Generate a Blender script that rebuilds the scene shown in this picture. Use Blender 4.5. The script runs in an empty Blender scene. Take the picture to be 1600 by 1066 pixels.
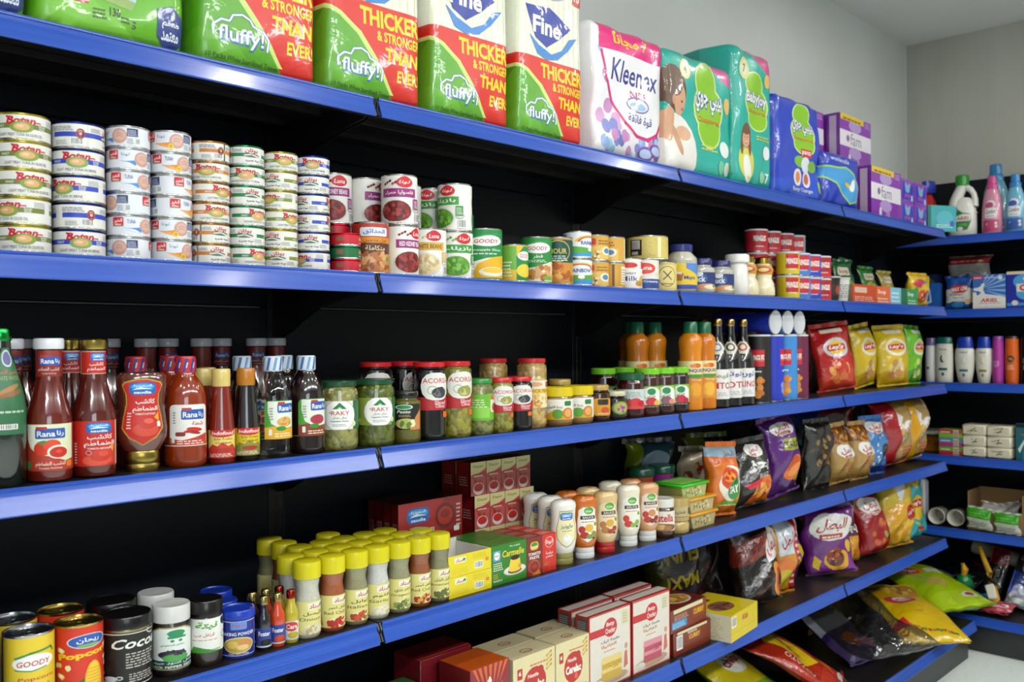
import bpy, math, random
from math import sin, cos, pi, radians, hypot
from mathutils import Vector, Matrix, Euler
from mathutils.geometry import tessellate_polygon

S = bpy.context.scene
COL = S.collection
RND = random.Random(11)

# ------------------------------------------------------------------ camera
CAM = Vector((-1.0514, -1.3632, 1.3371))
_y, _p, _r = radians(43.9229), radians(-0.0646), radians(-0.385)
FWD = Vector((cos(_y) * cos(_p), sin(_y) * cos(_p), sin(_p)))
_rt = Vector((sin(_y), -cos(_y), 0))
_up = _rt.cross(FWD)
RGT = _rt * cos(_r) + _up * sin(_r)
UPV = -_rt * sin(_r) + _up * cos(_r)
cd = bpy.data.cameras.new('camera')
cam = bpy.data.objects.new('camera', cd)
COL.objects.link(cam)
m3 = Matrix((RGT, UPV, -FWD)).transposed()
cam.matrix_world = Matrix.Translation(CAM) @ m3.to_4x4()
cd.sensor_width = 36.0
cd.lens = 1427.3 * 36.0 / 1600.0
cd.clip_start = 0.02
cd.dof.use_dof = True
cd.dof.focus_distance = 1.75
cd.dof.aperture_fstop = 6.3
S.camera = cam

# ------------------------------------------------------------------ light and exposure
S.view_settings.view_transform = 'Standard'
S.view_settings.look = 'None'
S.view_settings.gamma = 1.0
S.view_settings.exposure = -0.93
S.cycles.use_denoising = True
S.cycles.denoiser = 'OPENIMAGEDENOISE'
S.cycles.max_bounces = 7
S.cycles.diffuse_bounces = 3
S.cycles.glossy_bounces = 3
S.cycles.transmission_bounces = 6
S.cycles.transparent_max_bounces = 16
S.cycles.caustics_reflective = False
S.cycles.caustics_refractive = False
S.cycles.sample_clamp_indirect = 6.0
W = bpy.data.worlds.new('World')
S.world = W
W.use_nodes = True
W.node_tree.nodes['Background'].inputs[0].default_value = (0.75, 0.86, 1.0, 1)
W.node_tree.nodes['Background'].inputs[1].default_value = 1.6
LAMP_POWER = 10.0
LAMPS = [(-1.62, -.66), (.34, -.66), (2.3, -.66), (-1.3, -1.36), (-.3, -1.36), (.74, -1.36), (1.72, -1.36), (2.63, -1.36)]
PANEL_POWER = 74.0
PANELS = [(-2.2, -2.75), (-0.7, -2.75), (0.8, -2.75), (2.3, -2.75)]
WINDOW_POWER = 90.0

# ------------------------------------------------------------------ colours and materials
_hx = {}


def hx(s):
    if s not in _hx:
        v = [int(s[i:i + 2], 16) / 255 for i in (0, 2, 4)]
        _hx[s] = tuple((x / 12.92 if x <= .04045 else ((x + .055) / 1.055) ** 2.4) * .82 for x in v)
    return _hx[s]


def nodemat(name):
    m = bpy.data.materials.new(name)
    m.use_nodes = True
    nt = m.node_tree
    b = nt.nodes['Principled BSDF']
    return m, nt, b


def nd(nt, t, **kw):
    n = nt.nodes.new(t)
    for k, v in kw.items():
        if k.startswith('i_'):
            n.inputs[k[2:].replace('_', ' ')].default_value = v
        else:
            setattr(n, k, v)
    return n


def printed(name, rough, metal=0, coat=0, bump=None, spec=.5, vary=0, lump=None):
    """A material whose colour is the print the mesh carries; noise adds a little unevenness, lumps or creases."""
    m, nt, b = nodemat(name)
    a = nd(nt, 'ShaderNodeAttribute', attribute_name='Col')
    out = a.outputs['Color']
    tc = nd(nt, 'ShaderNodeTexCoord')
    if vary or lump:
        if lump:
            n = nd(nt, 'ShaderNodeTexVoronoi')
            n.inputs['Scale'].default_value = lump[0]
            src = n.outputs['Color']
            sep = nd(nt, 'ShaderNodeSeparateColor')
            nt.links.new(src, sep.inputs[0])
            src = sep.outputs[0]
        else:
            n = nd(nt, 'ShaderNodeTexNoise')
            n.inputs['Scale'].default_value = 60
            src = n.outputs['Fac']
        nt.links.new(tc.outputs['Object'], n.inputs['Vector'])
        mr = nd(nt, 'ShaderNodeMapRange')
        mr.inputs[3].default_value = 1 - (lump[1] if lump else vary)
        mr.inputs[4].default_value = 1 + (lump[1] * .6 if lump else vary)
        nt.links.new(src, mr.inputs[0])
        mx = nd(nt, 'ShaderNodeVectorMath', operation='SCALE')
        nt.links.new(out, mx.inputs[0])
        nt.links.new(mr.outputs[0], mx.inputs['Scale'])
        out = mx.outputs[0]
        if lump:
            bp = nd(nt, 'ShaderNodeBump', invert=True)
            bp.inputs['Strength'].default_value = lump[2]
            bp.inputs['Distance'].default_value = .004
            nt.links.new(n.outputs['Distance'], bp.inputs['Height'])
            nt.links.new(bp.outputs[0], b.inputs['Normal'])
    nt.links.new(out, b.inputs['Base Color'])
    b.inputs['Roughness'].default_value = rough
    b.inputs['Metallic'].default_value = metal
    b.inputs['Specular IOR Level'].default_value = spec
    b.inputs['Coat Weight'].default_value = coat
    b.inputs['Coat Roughness'].default_value = .06
    if bump:
        n = nd(nt, 'ShaderNodeTexNoise')
        n.inputs['Scale'].default_value = bump[0]
        n.inputs['Detail'].default_value = 3
        n.inputs['Distortion'].default_value = 1.2
        nt.links.new(tc.outputs['Object'], n.inputs['Vector'])
        bp = nd(nt, 'ShaderNodeBump')
        bp.inputs['Strength'].default_value = bump[1]
        bp.inputs['Distance'].default_value = .01
        nt.links.new(n.outputs['Fac'], bp.inputs['Height'])
        nt.links.new(bp.outputs[0], b.inputs['Normal'])
        if coat:
            nt.links.new(bp.outputs[0], b.inputs['Coat Normal'])
    return m


PAPER = printed('printed paper', .42, vary=.04)
CARTON = printed('printed carton', .38, vary=.05, coat=.12)
PLAST = printed('moulded plastic', .24, vary=.03)
FILM = printed('printed bag film', .24, coat=.35, bump=(26, .35), vary=.05)
WRAP = printed('tissue pack film', .33, coat=.45, bump=(14, .16), vary=.03)
METAL = printed('tinplate', .24, metal=1, vary=.06)
LIQ = printed('filled glass', .16, coat=1.0, vary=.05)
SAUCE = printed('sauce bottle plastic', .22, coat=.35, vary=.03)
OLIVE = printed('preserved pieces', .22, coat=.6, lump=(78, .42, .9))
SPICE = printed('ground spice', .5, coat=.25, lump=(520, .12, .10))
BOARD = printed('corrugated cardboard', .8, vary=.12)


def clear(name, tint, gloss, rough, bump=None):
    m, nt, b = nodemat(name)
    nt.nodes.remove(b)
    tr = nd(nt, 'ShaderNodeBsdfTransparent')
    tr.inputs[0].default_value = (*tint, 1)
    gl = nd(nt, 'ShaderNodeBsdfGlossy')
    gl.inputs['Roughness'].default_value = rough
    lw = nd(nt, 'ShaderNodeLayerWeight')
    lw.inputs[0].default_value = .35
    mr = nd(nt, 'ShaderNodeMapRange')
    mr.inputs[3].default_value = gloss[0]
    mr.inputs[4].default_value = gloss[1]
    mx = nd(nt, 'ShaderNodeMixShader')
    nt.links.new(lw.outputs['Fresnel'], mr.inputs[0])
    nt.links.new(mr.outputs[0], mx.inputs[0])
    nt.links.new(tr.outputs[0], mx.inputs[1])
    nt.links.new(gl.outputs[0], mx.inputs[2])
    nt.links.new(mx.outputs[0], nt.nodes['Material Output'].inputs[0])
    if bump:
        tc = nd(nt, 'ShaderNodeTexCoord')
        n = nd(nt, 'ShaderNodeTexNoise')
        n.inputs['Scale'].default_value = bump[0]
        n.inputs['Distortion'].default_value = 1.5
        bp = nd(nt, 'ShaderNodeBump')
        bp.inputs['Strength'].default_value = bump[1]
        bp.inputs['Distance'].default_value = .01
        nt.links.new(tc.outputs['Object'], n.inputs['Vector'])
        nt.links.new(n.outputs['Fac'], bp.inputs['Height'])
        for q in (gl, lw):
            nt.links.new(bp.outputs[0], q.inputs['Normal'])
    return m


SHELL = clear('clear jar glass', (.95, .96, .95), (.03, .5), .04)
CELLO = clear('clear plastic film', (.86, .87, .86), (.08, .75), .12, (22, .8))
VIN, _nt, _b = nodemat('clear vinegar in glass')
_b.inputs['Transmission Weight'].default_value = 1
_b.inputs['Roughness'].default_value = .02
_b.inputs['IOR'].default_value = 1.36
_b.inputs['Base Color'].default_value = (.97, .96, .95, 1)


def plain(name, c, rough=.5, metal=0, noise=None, coat=0, bump=0, spec=.5, crough=.03):
    """Procedural surface colour: two tones mixed by noise (scale, second colour)."""
    m, nt, b = nodemat(name)
    b.inputs['Roughness'].default_value = rough
    b.inputs['Metallic'].default_value = metal
    b.inputs['Coat Weight'].default_value = coat
    b.inputs['Coat Roughness'].default_value = crough
    b.inputs['Specular IOR Level'].default_value = spec
    b.inputs['Base Color'].default_value = (*c, 1)
    if noise:
        tc = nd(nt, 'ShaderNodeTexCoord')
        n = nd(nt, 'ShaderNodeTexNoise')
        n.inputs['Scale'].default_value = noise[0]
        n.inputs['Detail'].default_value = 6
        mp = nd(nt, 'ShaderNodeMapping')
        if len(noise) > 2:
            mp.inputs['Scale'].default_value = noise[2]
        nt.links.new(tc.outputs['Object'], mp.inputs[0])
        nt.links.new(mp.outputs[0], n.inputs['Vector'])
        mr = nd(nt, 'ShaderNodeMapRange')
        mr.inputs[1].default_value, mr.inputs[2].default_value = .35, .7
        nt.links.new(n.outputs['Fac'], mr.inputs[0])
        mx = nd(nt, 'ShaderNodeMix', data_type='RGBA')
        mx.inputs[6].default_value = (*c, 1)
        mx.inputs[7].default_value = (*noise[1], 1)
        nt.links.new(mr.outputs[0], mx.inputs[0])
        nt.links.new(mx.outputs[2], b.inputs['Base Color'])
        if bump:
            bp = nd(nt, 'ShaderNodeBump')
            bp.inputs['Strength'].default_value = bump
            bp.inputs['Distance'].default_value = .004
            nt.links.new(n.outputs['Fac'], bp.inputs['Height'])
            nt.links.new(bp.outputs[0], b.inputs['Normal'])
    return m


SHELFBLACK = plain('shelf black enamel', (.006, .006, .0065), .38, noise=(9, (.011, .009, .008)), bump=.05, spec=.35)
BACKBLACK = plain('back panel dark enamel', (.004, .006, .009), .42, noise=(3, (.006, .009, .013)), bump=.05, spec=.2)
PLINTH = plain('plinth grey black enamel', (.018, .020, .022), .4, noise=(5, (.028, .032, .034)))
BLUE = plain('blue price strip', (.011, .054, .32), .28, noise=(14, (.02, .08, .42), (.10, 7, 7)), coat=.18, bump=.2, crough=.12, spec=.42)
GAPDARK = plain('dark joint clip', (.01, .01, .01), .35)

# ------------------------------------------------------------------ lettering
_AR = {'ء': (0xFE80, 1), 'آ': (0xFE81, 2), 'أ': (0xFE83, 2), 'ؤ': (0xFE85, 2), 'إ': (0xFE87, 2), 'ئ': (0xFE89, 4), 'ا': (0xFE8D, 2), 'ب': (0xFE8F, 4), 'ة': (0xFE93, 2)}
for _i, _ch in enumerate('تثجحخ'):
    _AR[_ch] = (0xFE95 + 4 * _i, 4)
for _i, _ch in enumerate('دذرز'):
    _AR[_ch] = (0xFEA9 + 2 * _i, 2)
for _i, _ch in enumerate('سشصضطظعغفقكلمنه'):
    _AR[_ch] = (0xFEB1 + 4 * _i, 4)
_AR['و'], _AR['ى'], _AR['ي'] = (0xFEED, 2), (0xFEEF, 2), (0xFEF1, 4)


def shape_arabic(s):
    if not any(c in _AR for c in s):
        return s
    out = []
    w = list(s)
    for i, c in enumerate(w):
        if c not in _AR:
            out.append(c)
            continue
        base, n = _AR[c]
        prev = i > 0 and w[i - 1] in _AR and _AR[w[i - 1]][1] == 4
        nxt = i + 1 < len(w) and w[i + 1] in _AR and w[i + 1] != 'ء'
        if n == 1:
            k = 0
        elif n == 2:
            k = 1 if prev else 0
        else:
            k = (3 if nxt else 1) if prev else (2 if nxt else 0)
        out.append(chr(base + k))
    return ''.join(reversed(out))


_tx = {}


def glyphs(s, bold=0.0, shear=0.0):
    """Triangles of a line of lettering, scaled to fill 0..1 x 0..1."""
    key = (s, bold, shear)
    if key not in _tx:
        c = bpy.data.curves.new('lettering', 'FONT')
        c.body = shape_arabic(s)
        c.resolution_u = 2
        c.offset = bold
        c.shear = shear
        o = bpy.data.objects.new('lettering', c)
        me = o.to_mesh()
        vs = [(v.co.x, v.co.y) for v in me.vertices]
        ps = [list(p.vertices) for p in me.polygons]
        o.to_mesh_clear()
        bpy.data.objects.remove(o)
        bpy.data.curves.remove(c)
        if not vs:
            _tx[key] = []
        else:
            x0, x1 = min(v[0] for v in vs), max(v[0] for v in vs)
            y0, y1 = min(v[1] for v in vs), max(v[1] for v in vs)
            dx, dy = max(x1 - x0, 1e-6), max(y1 - y0, 1e-6)
            _tx[key] = [[((vs[i][0] - x0) / dx, (vs[i][1] - y0) / dy) for i in p] for p in ps]
    return _tx[key]


class Art:
    """A flat printed design in fractions of its own width and height; elements go on top of each other in order."""

    def __init__(s, w, h):
        s.w, s.h, s.el, s.k = w, h, [], 0.0

    def add(s, polys, c, step=1.0):
        s.k += step
        s.el.append((polys, hx(c) if isinstance(c, str) else c, s.k))
        return s

    def r(s, x0, y0, x1, y1, c):
        return s.add([[(x0, y0), (x1, y0), (x1, y1), (x0, y1)]], c)

    def e(s, cx, cy, rx, ry, c, n=18, rot=0, a0=0, a1=360, step=1.0):
        k = s.h / s.w
        pts = []
        full = a1 - a0 >= 360
        for i in range(n if full else n + 1):
            a = radians(a0 + (a1 - a0) * i / n)
            x, y = rx * cos(a), ry * sin(a)
            if rot:
                y *= k
                x, y = x * cos(rot) - y * sin(rot), (x * sin(rot) + y * cos(rot)) / k
            pts.append((cx + x, cy + y))
        return s.add([pts], c, step)

    def p(s, pts, c):
        if len(pts) > 3:
            tri = tessellate_polygon([[Vector((x, y, 0)) for x, y in pts]])
            return s.add([[pts[i] for i in t] for t in tri], c)
        return s.add([pts], c)

    def rr(s, x0, y0, x1, y1, c, q=.25):
        """rounded rectangle"""
        a = q * min((x1 - x0) * s.w, (y1 - y0) * s.h)
        ax, ay = a / s.w, a / s.h
        pts = []
        for cx, cy, st in ((x1 - ax, y1 - ay, 0), (x0 + ax, y1 - ay, 90), (x0 + ax, y0 + ay, 180), (x1 - ax, y0 + ay, 270)):
            for i in range(4):
                t = radians(st + 30 * i)
                pts.append((cx + ax * cos(t), cy + ay * sin(t)))
        return s.add([pts], c)

    def t(s, txt, cx, cy, w, h, c, b=.02, sh=0.0, rot=0):
        g = glyphs(txt, b, sh)
        k = s.h / s.w
        P = []
        for tri in g:
            q = []
            for x, y in tri:
                X, Y = (x - .5) * w, (y - .5) * h
                if rot:
                    Y *= k
                    X, Y = X * cos(rot) - Y * sin(rot), (X * sin(rot) + Y * cos(rot)) / k
                q.append((cx + X, cy + Y))
            P.append(q)
        return s.add(P, c)

    def m(s, x0, y0, x1, y1, n, c, seed=1):
        """lines of print too small to read"""
        g = random.Random(seed)
        P = []
        for i in range(n):
            yb = y0 + (y1 - y0) * i / n
            hh = (y1 - y0) / n * .45
            x = x0
            end = x1 - g.random() * .2 * (x1 - x0)
            while x < end:
                l = (x1 - x0) * g.uniform(.08, .22)
                P.append([(x, yb), (min(x + l, end), yb), (min(x + l, end), yb + hh), (x, yb + hh)])
                x += l + (x1 - x0) * .04
        return s.add(P, c)

    def bar(s, x0, y0, x1, y1):
        s.r(x0, y0, x1, y1, 'f4f4f0')
        g = random.Random(5)
        P = []
        x = x0 + (x1 - x0) * .08
        while x < x1 - (x1 - x0) * .1:
            w = (x1 - x0) * g.uniform(.02, .05)
            P.append([(x, y0 + (y1 - y0) * .12), (x + w, y0 + (y1 - y0) * .12), (x + w, y1 - (y1 - y0) * .08), (x, y1 - (y1 - y0) * .08)])
            x += w + (x1 - x0) * g.uniform(.02, .05)
        return s.add(P, '202020')

    def d(s, cx, cy, rx, ry, n, er, cols, seed=1, asp=.8):
        """loose pieces of food filling an oval"""
        g = random.Random(seed)
        for i in range(n):
            a, q = g.uniform(0, 2 * pi), math.sqrt(g.random())
            s.e(cx + rx * q * cos(a), cy + ry * q * sin(a), er * g.uniform(.7, 1.2), er * asp * g.uniform(.7, 1.2) * s.w / s.h, g.choice(cols), 9, g.uniform(0, 3), step=.25)
        return s

    def pl(s, pts, wd, c):
        """a stroke of width wd (fraction of width) through pts"""
        k = s.h / s.w
        P = []
        for (xa, ya), (xb, yb) in zip(pts, pts[1:]):
            dx, dy = xb - xa, (yb - ya) * k
            L = hypot(dx, dy) or 1e-6
            nx, ny = -dy / L * wd / 2, dx / L * wd / 2 / k
            ex, ey = dx / L * wd * .3, dy / L * wd * .3 / k
            P.append([(xa - nx - ex, ya - ny - ey), (xb - nx + ex, yb - ny + ey), (xb + nx + ex, yb + ny + ey), (xa + nx - ex, ya + ny - ey)])
        return s.add(P, c)

    def arc(s, cx, cy, rx, ry, wd, c, a0=0, a1=360, n=18):
        return s.pl([(cx + rx * cos(radians(a0 + (a1 - a0) * i / n)), cy + ry * sin(radians(a0 + (a1 - a0) * i / n))) for i in range(n + 1)], wd, c)


def clip(poly, ax, val, keep_low):
    out = []
    n = len(poly)
    for i in range(n):
        a, b = poly[i], poly[(i + 1) % n]
        da, db = a[ax] - val, b[ax] - val
        ia, ib = (da <= 0, db <= 0) if keep_low else (da >= 0, db >= 0)
        if ia:
            out.append(a)
        if ia != ib:
            t = da / (da - db)
            out.append((a[0] + (b[0] - a[0]) * t, a[1] + (b[1] - a[1]) * t))
    return out


def cut(polys, ax, vals):
    vals = sorted(vals)
    res = []
    for p in polys:
        lo, hi = min(q[ax] for q in p), max(q[ax] for q in p)
        cur = p
        for v in vals:
            if v <= lo + 1e-7:
                continue
            if v >= hi - 1e-7:
                break
            a = clip(cur, ax, v, True)
            if len(a) > 2:
                res.append(a)
            cur = clip(cur, ax, v, False)
            if len(cur) < 3:
                break
        if len(cur) > 2:
            res.append(cur)
    return res


# ------------------------------------------------------------------ mesh building
class MB:
    def __init__(s):
        s.v, s.f, s.c, s.mi = [], [], [], []

    def face(s, idx, c, mi=0):
        s.f.append(idx)
        s.c.append(c)
        s.mi.append(mi)

    def lathe(s, prof, col, n=24, mi=0, sq=(1, 1), off=(0, 0, 0), ang0=0.0, ang1=2 * pi):
        """prof: (r, z) or (r, z, colour) going up the outside; the colour of a point is that of the band above it."""
        rings = []
        full = ang1 - ang0 > 6.28
        cur = hx(col) if isinstance(col, str) else col
        cols = []
        for q in prof:
            if len(q) > 2:
                cur = hx(q[2])
            cols.append(cur)
            r, z = q[0], q[1]
            if r < 1e-6:
                rings.append([len(s.v)])
                s.v.append((off[0], off[1], off[2] + z))
            else:
                ids = []
                for i in range(n if full else n + 1):
                    a = ang0 + (ang1 - ang0) * i / n
                    ids.append(len(s.v))
                    s.v.append((off[0] + r * sin(a) * sq[0], off[1] - r * cos(a) * sq[1], off[2] + z))
                rings.append(ids)
        for k in range(len(rings) - 1):
            A, B = rings[k], rings[k + 1]
            for i in range(n):
                j = (i + 1) % n if full else i + 1
                if len(A) == 1 and len(B) == 1:
                    continue
                if len(A) == 1:
                    s.face([A[0], B[j], B[i]], cols[k], mi)
                elif len(B) == 1:
                    s.face([A[i], A[j], B[0]], cols[k], mi)
                else:
                    s.face([A[i], A[j], B[j], B[i]], cols[k], mi)
        return s

    def box(s, x0, x1, y0, y1, z0, z1, c, b=.0015, mi=0, fc=None):
        """chamfered box; fc gives single faces their own colour: front back left right top bottom"""
        c = hx(c) if isinstance(c, str) else c
        g = lambda k: (hx(fc[k]) if isinstance(fc[k], str) else fc[k]) if fc and k in fc else c
        X, Y, Z = (x0, x1), (y0, y1), (z0, z1)
        idx = {}
        for i in (0, 1):
            for j in (0, 1):
                for k in (0, 1):
                    sx, sy, sz = (1, -1)[i] * b, (1, -1)[j] * b, (1, -1)[k] * b
                    for a, q in enumerate(((0, sy, sz), (sx, 0, sz), (sx, sy, 0))):
                        idx[(i, j, k, a)] = len(s.v)
                        s.v.append((X[i] + q[0], Y[j] + q[1], Z[k] + q[2]))
        I = lambda i, j, k, a: idx[(i, j, k, a)]
        s.face([I(0, 0, 0, 1), I(1, 0, 0, 1), I(1, 0, 1, 1), I(0, 0, 1, 1)], g('front'), mi)
        s.face([I(1, 1, 0, 1), I(0, 1, 0, 1), I(0, 1, 1, 1), I(1, 1, 1, 1)], g('back'), mi)
        s.face([I(0, 1, 0, 0), I(0, 0, 0, 0), I(0, 0, 1, 0), I(0, 1, 1, 0)], g('left'), mi)
        s.face([I(1, 0, 0, 0), I(1, 1, 0, 0), I(1, 1, 1, 0), I(1, 0, 1, 0)], g('right'), mi)
        s.face([I(0, 0, 1, 2), I(1, 0, 1, 2), I(1, 1, 1, 2), I(0, 1, 1, 2)], g('top'), mi)
        s.face([I(0, 1, 0, 2), I(1, 1, 0, 2), I(1, 0, 0, 2), I(0, 0, 0, 2)], g('bottom'), mi)
        for i in (0, 1):
            for j in (0, 1):
                for k in (0, 1):
                    t = [I(i, j, k, 0), I(i, j, k, 1), I(i, j, k, 2)]
                    s.face(t if (i + j + k) % 2 else t[::-1], c, mi)
        for u in (0, 1):
            for w in (0, 1):
                q = [I(0, u, w, 1), I(1, u, w, 1), I(1, u, w, 2), I(0, u, w, 2)]
                s.face(q if u != w else q[::-1], c, mi)
                q = [I(u, 0, w, 0), I(u, 1, w, 0), I(u, 1, w, 2), I(u, 0, w, 2)]
                s.face(q if u == w else q[::-1], c, mi)
                q = [I(u, w, 0, 0), I(u, w, 1, 0), I(u, w, 1, 1), I(u, w, 0, 1)]
                s.face(q if u != w else q[::-1], c, mi)
        return s

    def tube(s, pts, r, c, n=8, mi=0):
        c = hx(c) if isinstance(c, str) else c
        rings = []
        for i, p in enumerate(pts):
            p = Vector(p)
            d = (Vector(pts[min(i + 1, len(pts) - 1)]) - Vector(pts[max(i - 1, 0)])).normalized()
            a = d.cross(Vector((0, 0, 1)))
            if a.length < .05:
                a = d.cross(Vector((1, 0, 0)))
            a.normalize()
            b = d.cross(a)
            rr = r[i] if isinstance(r, (list, tuple)) else r
            ids = []
            for k in range(n):
                t = 2 * pi * k / n
                ids.append(len(s.v))
                s.v.append(tuple(p + a * rr * cos(t) + b * rr * sin(t)))
            rings.append(ids)
        for A, B in zip(rings, rings[1:]):
            for k in range(n):
                s.face([A[k], A[(k + 1) % n], B[(k + 1) % n], B[k]], c, mi)
        s.face(rings[0][::-1], c, mi)
        s.face(rings[-1], c, mi)
        return s

    def prism(s, pts, ax, lo, hi, c, mi=0):
        """pts in the plane square to axis ax, thickened from lo to hi along it"""
        c = hx(c) if isinstance(c, str) else c
        mk = {'x': lambda a, b, t: (t, a, b), 'y': lambda a, b, t: (a, t, b), 'z': lambda a, b, t: (a, b, t)}[ax]
        n = len(pts)
        k0 = len(s.v)
        for t in (lo, hi):
            for a, b in pts:
                s.v.append(mk(a, b, t))
        s.face([k0 + i for i in range(n)][::-1], c, mi)
        s.face([k0 + n + i for i in range(n)], c, mi)
        for i in range(n):
            j = (i + 1) % n
            s.face([k0 + i, k0 + j, k0 + n + j, k0 + n + i], c, mi)
        return s

    def decal(s, art, fn, cx=(), cy=(), mi=0, base=.00018, step=.000028, post=None):
        """lay a printed design on a surface: fn(u, v, height) -> point; cut along cx, cy (fractions) first"""
        for polys, c, k in art.el:
            if any(q[a] < -1e-6 or q[a] > 1.000001 for p in polys for q in p for a in (0, 1)):
                for a in (0, 1):
                    polys = [q for q in (clip(p, a, 1.0, True) for p in polys) if len(q) > 2]
                    polys = [q for q in (clip(p, a, 0.0, False) for p in polys) if len(q) > 2]
            ps = cut(polys, 0, cx) if cx else polys
            ps = cut(ps, 1, cy) if cy else ps
            ps = post(ps) if post else ps
            off = base + step * k
            seen = {}
            for p in ps:
                ids = []
                for q in p:
                    key = (round(q[0], 5), round(q[1], 5))
                    if key not in seen:
                        seen[key] = len(s.v)
                        s.v.append(tuple(fn(q[0], q[1], off)))
                    if not ids or ids[-1] != seen[key]:
                        ids.append(seen[key])
                if len(ids) > 2 and ids[0] == ids[-1]:
                    ids.pop()
                if len(set(ids)) == len(ids) and len(ids) > 2:
                    s.face(ids, c, mi)
        return s

    def wrap(s, art, z0, prof, n=24, th=0.0, mi=0, sq=(1, 1), off=(0, 0, 0), rref=None):
        """a label round a lathed body"""
        P = sorted((q[1], q[0]) for q in prof if q[0] > 1e-6)

        def rad(z):
            if z <= P[0][0]:
                return P[0][1]
            for (za, ra), (zb, rb) in zip(P, P[1:]):
                if z <= zb:
                    return ra + (rb - ra) * ((z - za) / (zb - za) if zb > za else 1)
            return P[-1][1]
        rm = rref or rad(z0 + art.h / 2)
        da = 2 * pi / n

        def fn(u, v, o):
            a = (u - .5) * art.w / rm + th
            z = z0 + v * art.h
            r = rad(z) + o
            k = math.floor(a / da + 1e-6)
            t = a / da - k
            A0, A1 = k * da, (k + 1) * da
            x = (sin(A0) * (1 - t) + sin(A1) * t) * r * sq[0]
            y = -(cos(A0) * (1 - t) + cos(A1) * t) * r * sq[1]
            return (off[0] + x, off[1] + y, off[2] + z)
        a0, a1 = -.5 * art.w / rm + th, .5 * art.w / rm + th
        cx = [((k * da - th) * rm / art.w) + .5 for k in range(math.ceil(a0 / da), math.floor(a1 / da) + 1)]
        cy = [(z - z0) / art.h for z, r in P if z0 < z < z0 + art.h]
        return s.decal(art, fn, cx, cy, mi)

    def flat(s, art, o, ux, uy, mi=0):
        o, ux, uy = Vector(o), Vector(ux), Vector(uy)
        nn = ux.cross(uy)
        return s.decal(art, lambda u, v, k: o + ux * (u * art.w) + uy * (v * art.h) + nn * k, mi=mi)

    def mesh(s, name, mats, sharp=38):
        me = bpy.data.meshes.new(name)
        me.from_pydata(s.v, [], s.f)
        me.polygons.foreach_set('use_smooth', [True] * len(s.f))
        me.polygons.foreach_set('material_index', s.mi)
        at = me.color_attributes.new('Col', 'FLOAT_COLOR', 'CORNER')
        buf = []
        for f, c in zip(s.f, s.c):
            buf.extend((c[0], c[1], c[2], 1.0) * len(f))
        at.data.foreach_set('color', buf)
        for m in mats if isinstance(mats, (list, tuple)) else [mats]:
            me.materials.append(m)
        me.update()
        me.set_sharp_from_angle(angle=radians(sharp))
        return me

    def obj(s, name, mats, parent=None, sharp=38):
        o = bpy.data.objects.new(name, s.mesh(name, mats, sharp))
        COL.objects.link(o)
        o.parent = parent
        return o


def thing(name, cat):
    o = bpy.data.objects.new(name, None)
    o.empty_display_size = .02
    COL.objects.link(o)
    o['category'] = cat
    return o


_used = set()


def put(proto, x, y, z, label, rz=0.0, group=None, tilt=None):
    """Stand a thing at a place: the first time the thing itself, later a copy of it and of each of its parts."""
    if proto.name in _used:
        o = proto.copy()
        COL.objects.link(o)
        for ch in proto.children:
            c = ch.copy()
            COL.objects.link(c)
            c.parent = o
            for g in ch.children:
                d = g.copy()
                COL.objects.link(d)
                d.parent = c
        if 'group' in o:
            del o['group']
    else:
        _used.add(proto.name)
        o = proto
    if tilt:  # whatever leans still rests its lowest point at height z
        rot = Euler((tilt[0], tilt[1], rz)).to_matrix()
        zs = [(rot @ v.co).z for q in ([o] if o.type == 'MESH' else o.children) for v in q.data.vertices]
        z += .0004 - min(zs)
    o.location = (x, y, z)
    o.rotation_euler = (tilt[0] if tilt else 0, tilt[1] if tilt else 0, rz)
    o['label'] = label
    if group:
        o['group'] = group
    return o


def struct(name, mb, mats):
    o = mb.obj(name, mats)
    o['kind'] = 'structure'
    return o


AISLE = (-1.05, -1.36)


def face(x, y, c=0.0):
    """turn of a round pack whose label looks towards the aisle; c: how far round (sine) it is turned past that"""
    return -math.atan2(x - AISLE[0], y - AISLE[1]) + math.asin(max(-.99, min(.99, c)))


ORD = ['first', 'second', 'third', 'fourth', 'fifth', 'sixth', 'seventh', 'eighth', 'ninth', 'tenth', 'eleventh', 'twelfth', 'thirteenth', 'fourteenth']
ZS = {1: 1.7903, 2: 1.4637, 3: 1.1376, 4: .8111, 5: .4864, 6: .1609}

# ------------------------------------------------------------------ the room
YW, XW, ZC = .3855, 3.629, 2.7967
XL, YR = -3.4, -4.4
WALL = plain('painted wall grey white', (.64, .665, .645), .7, noise=(1.7, (.57, .59, .56)), bump=.1)
WALL2 = plain('stained wall grey', (.47, .47, .43), .75, noise=(2.2, (.40, .395, .34), (1, 1.6, .35)), bump=.1)
CEIL = plain('ceiling paint', (.66, .655, .65), .8, noise=(1.2, (.60, .60, .60)))
FLOORM = plain('pale speckled floor tile', (.74, .82, .76), .3, noise=(55, (.82, .88, .83)))
STAIN = printed('wall stain', .8)

b = MB().box(XL - .1, XW + .1, YR - .1, YW + .1, -.05, 0, 'cccccc', .001)
struct('floor', b, FLOORM)
b = MB().box(XL - .1, XW + .1, YR - .1, YW + .1, ZC, ZC + .05, 'cccccc', .001)
struct('ceiling', b, CEIL)


def blots(spots, o, ux, uy):
    a = Art(1, 1)
    for x, y, rx, ry, c, n in spots:
        g = random.Random(int(x * 1000))
        for i in range(n):
            a.e(x + g.uniform(-1, 1) * rx, y + g.uniform(-1, 1) * ry, rx * g.uniform(.1, .5), ry * g.uniform(.1, .5), c, 9, step=.3)
    return a, o, ux, uy


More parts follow.
